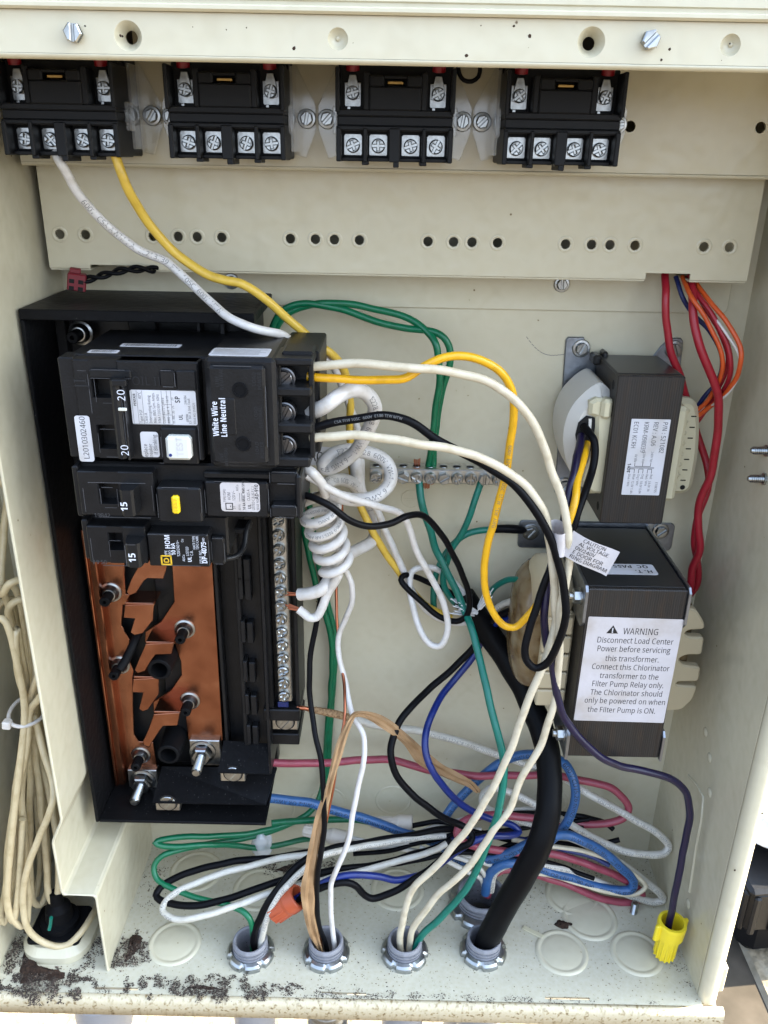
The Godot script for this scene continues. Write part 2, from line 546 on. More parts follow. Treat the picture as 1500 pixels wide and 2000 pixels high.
func rot(a: float) -> Basis: return Basis(Vector3.BACK, a)

# a card with rounded corners and its print, in the plane that basis b gives
func sticker(parent: Node3D, called: String, at: Vector3, b: Basis, w: float, h: float, lines: Array, m := "label_white", ink := "ink", extra = null, squeeze := 1.0, r := 0.8) -> MeshInstance3D:
	var s := st0()
	T = Transform3D()
	prism(s, rrect(-w / 2, -h / 2, w / 2, h / 2, r), 0.0, 0.14)
	var card := put(called, done(s), M[m], parent, at - parent.position / U, b)
	if lines.size() or extra:
		s = st0()
		letters(s, lines, 0.17, squeeze)
		if extra:
			for e in extra: prism(s, e, 0.15, 0.18)
		put("lettering", done(s), M[ink], card)
	return card

func line_bar(x0: float, y0: float, x1: float, y1: float, w := 0.15) -> Array:
	var d := Vector2(x1 - x0, y1 - y0)
	return bar_poly(d.length(), w, d.angle(), Vector2((x0 + x1) / 2, (y0 + y1) / 2))

# a wire: one swept mesh at top level
func wire(called: String, label: String, f: Array, r: float, m: String, category := "wire", group := "", print := "", size := 1.3, start := 20.0, repeat := 1, flip := false) -> MeshInstance3D:
	T = Transform3D()
	var p := curve(f)
	bends += 1
	var jit := FastNoiseLite.new()      # no wire hangs in a perfect curve
	jit.frequency = 0.022
	jit.fractal_octaves = 2
	jit.seed = bends
	for i in p.size():
		var fade := minf(1.0, minf(i, p.size() - 1 - i) / 6.0)
		p[i] += Vector3(jit.get_noise_1d(i * 2.5), jit.get_noise_1d(i * 2.5 + 900.0), jit.get_noise_1d(i * 2.5 + 1800.0)) * 1.0 * fade
	var o := solo(called, tube_mesh(p, r, 12), M[m], label, category, group)
	if print:
		put("lettering", wire_letters(print, p, r, size, start, Vector3(0, 0.25, 1), repeat, flip), M["wire_print"] if m.begins_with("black") else M["ink"] if m.begins_with("blue") else M["grey_ink"], o)
	return o

func csg_box(called: String, parent: Node3D, a: Vector3, b: Vector3, m: Material, cuts: Array) -> CSGBox3D:
	var o := CSGBox3D.new()
	o.name = called
	o.size = (b - a).abs() * U
	o.material = m
	parent.add_child(o, true)
	o.position = (a + b) / 2.0 * U - (parent.position if parent != self else Vector3.ZERO)
	for c in cuts:
		c.operation = CSGShape3D.OPERATION_SUBTRACTION
		c.name = "cut"
		c.set("material", m)
		o.add_child(c, true)
		c.position = c.position - (a + b) / 2.0 * U
	return o

func hole(at: Vector3, r: float, h := 20.0, cone := false, axis := 2) -> CSGCylinder3D:
	var c := CSGCylinder3D.new()
	c.radius = r * U
	c.height = h * U
	c.sides = 20
	c.cone = cone
	c.position = at * U
	if axis == 2: c.rotation = Vector3(PI / 2, 0, 0)
	return c

func gap(a: Vector3, b: Vector3) -> CSGBox3D:
	var c := CSGBox3D.new()
	c.size = (b - a).abs() * U
	c.position = (a + b) / 2.0 * U
	return c

# ---------------------------------------------------------------- the place
func _ready():
	var cam := Camera3D.new()
	cam.name = "camera"
	cam.transform = Transform3D(Basis(Vector3(0.999792, 0.017667, -0.010158), Vector3(-0.020235, 0.919659, -0.392196), Vector3(0.002413, 0.39232, 0.919826)), Vector3(0, 0.452, 0.450))
	cam.fov = 63.07
	cam.near = 0.02
	cam.far = 400.0
	add_child(cam)
	var env := Environment.new()
	env.background_mode = Environment.BG_SKY
	var sky := Sky.new()
	var sm := PhysicalSkyMaterial.new()
	sm.rayleigh_coefficient = 2.2
	sm.mie_coefficient = 0.036
	sm.mie_eccentricity = 0.8
	sm.turbidity = 18.0
	sm.ground_color = Color(0.35, 0.33, 0.29)
	sm.energy_multiplier = 4.0
	sky.sky_material = sm
	env.sky = sky
	env.tonemap_mode = Environment.TONE_MAPPER_LINEAR
	env.tonemap_exposure = 8.8
	env.sdfgi_enabled = true
	env.ssao_enabled = true
	env.ssil_enabled = true
	var we := WorldEnvironment.new()
	we.name = "environment"
	we.environment = env
	add_child(we)
	var sun := DirectionalLight3D.new()
	sun.name = "sun"
	sun.light_color = Color(1.0, 0.95, 0.86)
	sun.light_energy = 1.5
	sun.light_angular_distance = 0.5
	sun.shadow_enabled = true
	add_child(sun)
	sun.look_at_from_position(Vector3(0.95, 0.68, -0.15), Vector3.ZERO)

	rng.seed = 77
	make_materials()
	build_ground()
	build_cabinet()
	build_bracket()
	build_relays()
	build_load_center()
	build_breakers()
	build_bars()
	build_transformers()
	build_fittings()
	build_wires()
	build_raceway()
	build_small_things()

func build_ground():
	T = Transform3D()
	var s := st0()
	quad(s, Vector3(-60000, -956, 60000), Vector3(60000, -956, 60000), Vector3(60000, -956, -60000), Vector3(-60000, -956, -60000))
	var g := put("ground", done(s), M["shade_toned_ground"], self)  # gap between the pads shows this darker sheet as painted shade on concrete
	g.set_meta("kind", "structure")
	g.set_meta("label", "dark ground sheet round the concrete pads, its tone standing in for shaded concrete")
	s = st0()
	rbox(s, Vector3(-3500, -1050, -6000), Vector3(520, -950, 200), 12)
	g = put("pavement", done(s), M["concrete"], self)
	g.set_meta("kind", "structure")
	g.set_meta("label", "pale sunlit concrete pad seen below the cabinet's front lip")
	s = st0()
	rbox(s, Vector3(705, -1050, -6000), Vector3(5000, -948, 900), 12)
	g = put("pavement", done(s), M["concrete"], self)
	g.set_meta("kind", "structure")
	g.set_meta("label", "second sunlit concrete pad beyond the strip toned as shaded concrete, past the bin")
	# conduits that come up to the cabinet's floor
	var where := [[-77.5, 86.0, "grey plastic conduit rising from the ground under the cabinet, second from the raceway"], [-31.0, 85.0, "ribbed metal flexible conduit under the cabinet floor"], [17.0, 84.0, "grey plastic conduit under the third conduit fitting"], [65.5, 82.0, "grey plastic conduit under the thick black cable"], [68.0, 45.0, "large grey conduit under the big fitting at the back"]]
	for i in where.size():
		var w: Array = where[i]
		s = st0()
		var r := 20.0 if i == 4 else 13.0
		var prof := []
		if i == 1:
			for k in 120: prof.append(Vector2(11.5 + 1.6 * absf(sin(k * PI / 4.0)), -18.0 - k * 1.5))
			prof.append(Vector2(11.5, -950))
		else: prof = [Vector2(r, -3), Vector2(r, -950)]
		prof.reverse()
		T = Transform3D(Basis(Vector3.RIGHT, -PI / 2), Vector3.ZERO)
		lathe(s, prof, 20, i == 1)
		T = Transform3D()
		solo("conduit", done(s), M["zinc"] if i == 1 else M["pvc_grey"], w[2], "conduit", "conduits under the cabinet", Vector3(w[0], 0, w[1]))
	s = st0()
	T = Transform3D(Basis(Vector3.RIGHT, -PI / 2), Vector3.ZERO)
	lathe(s, [Vector2(14, -948), Vector2(14, -60), Vector2(17, -58), Vector2(17, -30), Vector2(15, -28), Vector2(15, -6)], 24)
	T = Transform3D()
	var p := thing("labelled_conduit", "grey conduit with a pink printed sticker under the cabinet's dirty corner", "conduit", Vector3(-172, 0, 90))
	put("pipe", done(s), M["pvc_grey"], p)
	s = st0()
	for k in 4:
		for j in 3:
			var a := 0.2 + k * 0.3
			var b := a + 0.24
			var y := -62.0 - j * 9.0
			quad(s, Vector3(14.2 * cos(b), y - 7, 14.2 * sin(b)), Vector3(14.2 * cos(a), y - 7, 14.2 * sin(a)), Vector3(14.2 * cos(a), y, 14.2 * sin(a)), Vector3(14.2 * cos(b), y, 14.2 * sin(b)))
	put("sticker", done(s), M["pink_print"], p)
	# things standing on the ground to the right
	s = st0()
	T = Transform3D(Basis(Vector3.UP, 0.12), Vector3.ZERO)
	var bin := thing("plastic_bin", "black ribbed plastic bin with a wide lid standing on the ground outside the cabinet", "bin", Vector3(694, -948, -690))
	rbox(s, Vector3(0, 0.5, -260), Vector3(420, 102, 0), 22)
	put("bin_body", done(s), M["matte_black_plastic"], bin)
	s = st0()
	rbox(s, Vector3(-30, 100, -290), Vector3(450, 205, 30), 12)
	for k in 12: rbox(s, Vector3(-26 + k * 40, 106, 28), Vector3(-12 + k * 40, 196, 37), 4)
	for k in 8: rbox(s, Vector3(-37, 106, -270 + k * 40), Vector3(-28, 196, -256 + k * 40), 4)
	rbox(s, Vector3(-38, 200, -298), Vector3(458, 216, 38), 7)
	put("bin_lid", done(s), M["black_plastic"], bin)
	s = st0()
	pillow(s, Vector3(-20, 217, -270), Vector3(430, 330, 20), 2.6, 48, 24, 0.10)
	T = Transform3D()
	solo("white_sack", done(s), M["white_enamel"], "white crumpled sack lying on the black bin, bright in the sun", "sack", "", bin.position / U)
	T = Transform3D()
	var gw := [] 
	for k in 9: gw.append_array([585.0 + 14.0 * k + 5.0 * sin(k * 1.7), -953.0, -500.0 - k * 46.0])
	wire("ground_wire", "thin grey wire lying across the concrete ground", gw, 3.0, "pvc_grey")

func build_cabinet():
	var cab := thing("electrical_cabinet", "open cream painted steel load center cabinet holding all the wiring", "cabinet")
	var s := st0()
	T = Transform3D()
	var paint: Material = M["cream_paint"]
	rbox(s, Vector3(-226.4, -2.4, -2), Vector3(190.2, 519, 0), 0.2)
	wput("back_panel", s, paint, cab)
	# side walls
	s = st0()
	rbox(s, Vector3(189.5, -3.2, -3), Vector3(191, 521, 105.9), 0.3)
	var rw := wput("side_wall", s, paint, cab)
	s = st0()
	prism(s, [Vector2(189.5, 106), Vector2(189.5, 108), Vector2(190.3, 110.6), Vector2(192, 112), Vector2(197.4, 112), Vector2(199, 110.6), Vector2(199.6, 108.5), Vector2(199.6, 98), Vector2(198.2, 98), Vector2(198.2, 108), Vector2(191, 108), Vector2(191, 106)], -520, 2, 0, true)
	var rim := put("front_rim", done(s), paint, cab, Vector3(0, 0, 0), Basis(Vector3.RIGHT, PI / 2))
	s = st0()
	rbox(s, Vector3(199.7, 4, 92), Vector3(203.5, 24, 108), 0.8)
	wput("hinge_tab", s, paint, cab)
	# embossed knockout on the right wall
	s = st0()
	var k0 := Vector3(189.4, 104.74, 39.5)
	var k1 := Vector3(189.4, 109.46, 63.89)
	var k2 := Vector3(189.4, 43.48, 71.68)
	var kp := PackedVector3Array([k0, k1, k1.lerp(k2, 0.5), k2])
	tube(s, spline(kp, 300.0), 0.9, 8)
	wput("knockout", s, paint, rw)
	for q in [Vector3(189.4, 118.51, 69.78), Vector3(189.4, 136.25, 61.1), Vector3(189.4, 35.13, 72.93), Vector3(189.4, 145.48, 49.71)]:
		s = st0()
		T = Transform3D(Basis(Vector3.UP, -PI / 2), q)
		lathe(s, [Vector2(3, 0), Vector2(2.6, 0.5), Vector2(1.4, 0.9), Vector2(0, 1.0)], 12, true)
		T = Transform3D()
		wput("dimple", s, paint, rw)
	s = st0()
	rbox(s, Vector3(-228, -3.4, -3.2), Vector3(-225.6, 521, 110), 0.3)
	wput("side_wall", s, paint, cab)
	s = st0()
	rbox(s, Vector3(-226.2, 518, -2.6), Vector3(190.4, 520.4, 130.2), 0.3)
	wput("top_wall", s, paint, cab)
	# the stepped partition between the raceway and the main compartment
	s = st0()
	var right := [Vector2(-172.6, 517.6), Vector2(-172.6, 117), Vector2(-173.2, 114.5), Vector2(-178.9, 102), Vector2(-179.6, 99), Vector2(-179.6, 64), Vector2(-178.9, 62.3), Vector2(-177.6, 61.6), Vector2(-162.6, 61.6), Vector2(-161, 60.9), Vector2(-160.4, 59.4), Vector2(-160.4, -0.6)]
	var left := []
	for q in right: left.append(q + Vector2(-1.5, -1.2 if q.y < 63 and q.y > 59 else 0.0))
	left[-1].y = -0.6
	left.reverse()
	prism(s, right + left, -0.8, 100.0, 0.5)
	wput("partition", s, paint, cab)
	# floor, with its slots really cut
	var cuts := []
	for a in [[-165.0, -140.0], [-32.0, -6.0], [99.0, 125.0]]: cuts.append(gap(Vector3(a[0], -6, 110.0), Vector3(a[1], 6, 111.6)))
	for a in [[-77.5, 85.5, 11.2], [-31.3, 84.4, 11.2], [16.9, 83.2, 11.2], [65.5, 80.6, 11.2], [67.6, 46.0, 17.0]]: cuts.append(hole(Vector3(a[0], 0, a[1]), a[2], 20.0, false, 1))
	var fl := csg_box("bottom_panel", cab, Vector3(-226.8, -1.6, -1.2), Vector3(190.3, 0, 114), M["dirty_cream_paint"], cuts)
	s = st0()
	prism(s, [Vector2(114.1, -1.6), Vector2(114.1, 0), Vector2(116.2, -0.6), Vector2(117.6, -2.0), Vector2(118.2, -4), Vector2(118.2, -12.5), Vector2(116.8, -12.5), Vector2(116.8, -4)], 0, 430, 0, true)
	put("front_lip", done(s), M["stained_cream_paint"], cab, Vector3(202, 0, 0), Basis(Vector3(0, 0, 1), Vector3(0, 1, 0), Vector3(-1, 0, 0)))
	# knockouts in the floor
	for q in [Vector3(-125.9, 0, 79.47), Vector3(-124.81, 0, 22.95), Vector3(-79.34, 0, 36.91), Vector3(12.69, 0, 34.48), Vector3(129.39, 0, 36.06), Vector3(137.19, 0, 53.8), Vector3(114.38, 0, 80.1), Vector3(161.12, 0, 79.68)]:
		s = st0()
		T = Transform3D(Basis(Vector3.RIGHT, -PI / 2), q)
		var r := 14.0 if q.z > 60 else 15.5
		lathe(s, [Vector2(r + 2.4, 0.02), Vector2(r + 1.7, 0.7), Vector2(r + 0.6, 1.0), Vector2(r - 0.4, 0.75), Vector2(r - 1.2, 0.3), Vector2(r - 1.8, 0.55), Vector2(r * 0.7, 0.9), Vector2(0, 1.0)], 36, true)
		T = Transform3D()
		wput("knockout", s, M["cream_paint"], fl)
	# knockouts in the back panel, low down
	var bp: Node3D = cab.get_node("back_panel")
	for q in [Vector3(-71.25, 36.37, 0), Vector3(-35.77, 42.3, 0), Vector3(8.96, 44.85, 0), Vector3(57.58, 56.4, 0), Vector3(116.56, 45.5, 0)]:
		s = st0()
		T = Transform3D(Basis(), q)
		lathe(s, [Vector2(12.6, 0.02), Vector2(12.2, 0.4), Vector2(11.4, 0.5), Vector2(10.8, 0.2), Vector2(10.2, 0.35), Vector2(0, 0.4)], 32, true)
		T = Transform3D()
		wput("knockout", s, paint, bp)
	# the front panel over the relays
	cuts = []
	var face := 135.0
	for q in [Vector3(-88.56, 487.07, 135), Vector3(64.64, 487.82, 135)]:
		cuts.append(hole(Vector3(q.x, q.y, face - 7), 2.1, 30))
		var c := CSGCylinder3D.new()
		c.radius = 5.8 * U; c.height = 9.0 * U; c.sides = 28; c.cone = true
		c.rotation = Vector3(-PI / 2, 0, 0)
		c.position = Vector3(q.x, q.y, face - 2.6) * U
		cuts.append(c)
	for q in [Vector3(-19.06, 487.33, 135), Vector3(110.61, 487.69, 135)]:
		var b := CSGSphere3D.new()
		b.radius = 3.6 * U; b.radial_segments = 20; b.rings = 10
		b.position = Vector3(q.x, q.y, face + 1.2) * U
		cuts.append(b)
	csg_box("front_panel", cab, Vector3(-232, 481.7, face - 5), Vector3(204, 494.2, face), paint, cuts)
	for q in [Vector3(-19.21, 487.6, 132.6), Vector3(111.45, 487.97, 132.6)]:
		s = st0()
		T = Transform3D(Basis(), Vector3(q.x, q.y, 132.4))
		lathe(s, [Vector2(0.9, 0), Vector2(0.7, 0.8), Vector2(0, 0.9)], 12, true)
		T = Transform3D()
		wput("dimple", s, paint, cab)
	s = st0()   # rounded lower edge and the ledge above
	var zyx := Basis(Vector3(0, 0, 1), Vector3(0, 1, 0), Vector3(-1, 0, 0))
	prism(s, [Vector2(130, 481.6), Vector2(135, 481.6), Vector2(134.6, 480.6), Vector2(133.6, 480.0), Vector2(132.4, 480.0), Vector2(130.6, 480.4), Vector2(130, 481.6)], 0, 436, 0, true)
	put("lower_edge", done(s), paint, cab, Vector3(204, 0, 0), zyx)
	s = st0()
	prism(s, [Vector2(130, 494.3), Vector2(136.4, 494.3), Vector2(137.4, 495.0), Vector2(137.4, 496.0), Vector2(136.4, 496.6), Vector2(135.5, 496.6), Vector2(135.5, 497.8), Vector2(136.2, 498.2), Vector2(136.2, 600), Vector2(130, 600)], 0, 436)
	put("upper_panel", done(s), paint, cab, Vector3(204, 0, 0), zyx)
	for q in [[Vector3(-105.98, 487.52, 135), 0.9], [Vector3(83.63, 488.58, 135), 0.2]]:
		put("screw", hex_screw(3.05, 3.4), M["zinc"], cab, Vector3(q[0].x, q[0].y, 135.05), rot(q[1]))

	# nicks in the paint of the rim and of the front panel
	s = st0()
	for k in 46:
		var at := Vector3(rng.randf_range(190.6, 198.6), rng.randf_range(10, 470), 112.02) if k < 26 else Vector3(rng.randf_range(-140, 140), rng.randf_range(483, 493), 135.02)
		var w := 0.15 + 0.55 * pow(rng.randf(), 3.0)
		var o := []
		for j in 6: o.append(Vector2(at.x, at.y) + Vector2.from_angle(TAU * j / 6) * w * rng.randf_range(0.5, 1.3))
		prism(s, o, at.z - 0.2, at.z)
	var nick := wput("paint_nicks", s, M["soil"], cab)
	nick.set_meta("kind", "stuff")

func build_bracket():
	var br := thing("relay_bracket", "wide cream sheet metal bracket with a row of holes carrying the relays", "bracket")
	var paint: Material = M["cream_paint"]
	var cuts := []
	for px in [-161.58, -149.07, -116.1, -103.86, -94.64, -82.65, -49.23, -37.02, -27.81, -15.6, 17.75, 30.19, 39.14, 51.57, 84.63, 97.28, 106.23, 118.37, 151.87, 164.24]:
		cuts.append(hole(Vector3(px, 414.2, 24), 2.3))
	cuts.append(gap(Vector3(-148.5, 396, 10), Vector3(-118.5, 400.2, 40)))
	cuts.append(gap(Vector3(125.5, 396, 10), Vector3(147.5, 401.4, 40)))
	csg_box("lower_plate", br, Vector3(-168.6, 398.4, 23.6), Vector3(175.6, 446, 25), paint, cuts)
	for c in cuts:
		if c is CSGCylinder3D:
			var s := st0()
			T = Transform3D(Basis(), c.position / U + Vector3(3.5, 422.2, 24.3))
			T.origin = Vector3(c.position.x / U + 3.5, 414.2, 25.0)
			lathe(s, [Vector2(4.0, -0.02), Vector2(3.6, 0.25), Vector2(2.9, 0.3), Vector2(2.4, 0.05)], 20, true)
			T = Transform3D()
			wput("embossed_ring", s, paint, br)
	var s := st0()
	# bend at the foot of the plate, then the shelf back to the flange, in three lengths between the wire slots
	for a in [[-168.6, -148.6], [-118.4, 125.4], [147.6, 175.6]]:
		rbox(s, Vector3(a[0], 397.2, 1.6), Vector3(a[1], 398.3, 24.2), 0.3)
	wput("shelf", s, paint, br)
	s = st0()
	prism(s, rrect(-171, 378.5, 178, 402, 3), 0.2, 1.5, 0.3)
	wput("flange", s, paint, br)
	var up := []
	up.append(hole(Vector3(105.2, 466.02, 39), 2.4))
	up.append(hole(Vector3(163.13, 466.61, 39), 2.4))
	csg_box("upper_plate", br, Vector3(-169.3, 446.9, 38.6), Vector3(189.2, 517.8, 40), paint, up)
	s = st0()
	prism(s, [Vector2(36, 445.2), Vector2(39, 445.2), Vector2(39.8, 445.8), Vector2(40.1, 446.8), Vector2(38.4, 446.8), Vector2(25.2, 446.8), Vector2(25.2, 445.2)], 0, 358.4, 0, true)
	put("bend", done(s), paint, br, Vector3(189.1, 0, 0), Basis(Vector3(0, 0, 1), Vector3(0, 1, 0), Vector3(-1, 0, 0)))
	for q in [[Vector3(-83.35, 390.37, 1.6), 0.3], [Vector3(89.28, 392.09, 1.6), 1.0]]:
		put("screw", hex_screw(2.9, 2.6), M["zinc"], br, q[0], rot(q[1]))

func build_relays():
	var where := ["black relay wired with the white and the yellow wire", "black relay with empty screw terminals beside the wired relay", "black relay with empty terminals, third in the row, under the countersunk hole's neighbour", "black relay at the far end of the row, beside two open bracket holes"]
	where[2] = "black relay with empty terminals between two pairs of clear mounting ears"
	var xs := [-137.2, -68.6, 0.4, 69.0]
	var tp := st0()     # terminal plate with bent corners
	T = Transform3D()
	prism(tp, [Vector2(-3.6, -4.2), Vector2(3.6, -4.2), Vector2(3.9, -3.6), Vector2(3.9, 3.4), Vector2(3.2, 4.2), Vector2(-3.2, 4.2), Vector2(-3.9, 3.4), Vector2(-3.9, -3.6)], 0, 0.9, 0.2)
	var plate := done(tp)
	var ub := st0()
	prism(ub, [Vector2(-3.0, -5.6), Vector2(3.0, -5.6), Vector2(3.4, -5.0), Vector2(3.4, 3.4), Vector2(-3.4, 3.4), Vector2(-3.4, -5.0)], 0, 0.9, 0.2)
	rbox(ub, Vector3(-2.4, -7.2, -3), Vector3(-0.9, -5.4, 0.6), 0.2)
	var uplate := done(ub)
	for i in 4:
		var s := st0()
		rbox(s, Vector3(-24, 0, 0.1), Vector3(24, 52, 17), 0.6)
		# terminal bays
		rbox(s, Vector3(-23.4, 1.2, 16), Vector3(23.4, 12.5, 25.5), 0.4)
		for x in [[-24, -22], [-12.9, -11.3], [-2.3, 2.3], [11.3, 12.9], [22, 24]]: rbox(s, Vector3(x[0], -0.4, 15), Vector3(x[1], 12.5, 35), 0.4)
		for x in [-17.4, 17.4, -6.8, 6.8]: rbox(s, Vector3(x - 4.6, -0.2, 18), Vector3(x + 4.6, 1.4, 29.5), 0.3)
		rbox(s, Vector3(-24, 11.4, 15), Vector3(24, 13.4, 34), 0.5)
		rbox(s, Vector3(-23.6, 13.2, 15), Vector3(23.6, 17.0, 33), 0.5)
		rbox(s, Vector3(-23.8, 16.8, 15), Vector3(23.8, 19.4, 34), 0.5)
		rbox(s, Vector3(-23.4, 19, 15), Vector3(23.4, 36, 24.5), 0.4)
		for x in [-24.2, 22.6]: rbox(s, Vector3(x, 18, 14), Vector3(x + 1.6, 34.5, 36), 0.4)
		rbox(s, Vector3(-13, 19, 15), Vector3(-10.4, 33, 34), 0.5)
		rbox(s, Vector3(10.4, 19, 15), Vector3(13, 33, 34), 0.5)
		rbox(s, Vector3(-10.6, 19, 15), Vector3(10.6, 27.8, 34.6), 0.6)
		rbox(s, Vector3(-10.6, 27.6, 15), Vector3(-4.6, 31.8, 34.6), 0.6)
		rbox(s, Vector3(4.6, 27.6, 15), Vector3(10.6, 31.8, 34.6), 0.6)
		rbox(s, Vector3(-4.8, 30.6, 15), Vector3(4.8, 31.8, 34.6), 0.5)
		rbox(s, Vector3(-4.8, 27.6, 15), Vector3(4.8, 30.8, 28), 0.2)
		rbox(s, Vector3(-0.4, -2.4, 18), Vector3(2.0, 0.4, 34.6), 0.3)
		for x in [-12.1, 12.1]: rbox(s, Vector3(x - 1.4, -1.6, 20), Vector3(x + 1.4, 0, 33), 0.3)
		var r := thing("relay", where[i], "relay", Vector3(xs[i], 450, 40), "relays along the upper bracket")
		put("housing", done(s), M["relay_plastic"], r)
		s = st0()
		rbox(s, Vector3(-3.4, 28.4, 28), Vector3(3.4, 30.0, 33), 0.4)
		put("coil_window", done(s), M["brass"], r)
		for x in [-17.4, -6.8, 6.8, 17.4]:
			var pl := put("terminal", plate, M["zinc"], r, Vector3(x, 6.2, 25.6))
			put("screw", pan_screw(2.9, 2.0), M["zinc"], pl, Vector3(0, -0.3, 0.9), rot(rng.randf_range(-1.2, 1.2)))
		for x in [-17.6, 17.6]:
			var pl := put("terminal", uplate, M["zinc"], r, Vector3(x, 26.2, 24.8))
			put("screw", pan_screw(2.7, 2.0), M["zinc"], pl, Vector3(0, -0.5, 1.7), rot(rng.randf_range(-1.2, 1.2)))
		# clear mounting flanges
		for sg in [-1.0, 1.0]:
			s = st0()
			prism(s, [Vector2(24.2, 2), Vector2(29.5, 0.5), Vector2(34, 12.5), Vector2(34, 22), Vector2(25.6, 38), Vector2(24.2, 38)].map(func(q): return Vector2(q.x * sg, q.y)), 0.2, 2.0, 0.4)
			rbox(s, Vector3(24.3 * sg, 3, 2), Vector3(25.5 * sg, 36, 16), 0.2)
			rbox(s, Vector3(24.3 * sg, 10, 16), Vector3(26.2 * sg, 21, 24), 0.5)
			put("clear_ear", done(s), M["clear_plastic"], r)
			put("screw", hex_screw(2.9, 2.6), M["zinc"], r, Vector3(30.0 * sg, 16.6, 2.1), rot(rng.randf_range(-1.0, 1.0)))
	# red insulated fork connectors on the upper terminals
	var names := ["wired relay", "second relay", "third relay", "far end relay"]
	for i in 4:
		for k in 2:
			var t := thing("fork_connector", "red insulated fork connector on the %s, %s upper terminal" % [names[i], ["raceway side", "transformer side"][k]], "connector", Vector3(xs[i] + (17.6 if k else -17.6), 478.3, 66.0), "red fork connectors on the relays")
			var s := st0()
			prism(s, [Vector2(-2.9, -4.5), Vector2(-1.6, -4.9), Vector2(-1.2, -1.2), Vector2(1.2, -1.2), Vector2(1.6, -4.9), Vector2(2.9, -4.5), Vector2(2.2, 0.5), Vector2(1.3, 4), Vector2(-1.3, 4), Vector2(-2.2, 0.5)], 0, 0.8, 0.1)
			put("fork", done(s), M["zinc"], t)
			s = st0()
			T = Transform3D(Basis(Vector3.RIGHT, -PI / 2 + 0.25), Vector3(0, 3, 0.6))
			lathe(s, [Vector2(2.0, 2.5), Vector2(2.7, 2.7), Vector2(2.7, 8), Vector2(2.3, 8.5), Vector2(2.3, 15), Vector2(0, 15)], 16)
			T = Transform3D()
			put("barrel", done(s), M["red_plastic"], t)

# a box whose front face runs between two corners, d deep
func pb(s: SurfaceTool, a: Vector3, b: Vector3, d: float, ch := 0.4):
	rbox(s, Vector3(minf(a.x, b.x), minf(a.y, b.y), a.z - d), Vector3(maxf(a.x, b.x), maxf(a.y, b.y), a.z), ch)

# a face plate from x0 to x1 and y0 to y1 with windows [x0, x1, y0, y1] side by side in y
func plate_with_windows(s: SurfaceTool, x0: float, x1: float, y0: float, y1: float, z0: float, z1: float, wins: Array, ch := 0.4):
	var wx0: float = wins[0][0]
	var wx1: float = wins[0][1]
	rbox(s, Vector3(x0, y0, z0), Vector3(wx0, y1, z1), ch)
	rbox(s, Vector3(wx1, y0, z0), Vector3(x1, y1, z1), ch)
	var y := y0
	for w in wins:
		rbox(s, Vector3(wx0 - 0.5, y, z0), Vector3(wx1 + 0.5, w[2], z1 - 0.02), 0.05)
		y = w[3]
	rbox(s, Vector3(wx0 - 0.5, y, z0), Vector3(wx1 + 0.5, y1, z1 - 0.02), 0.05)

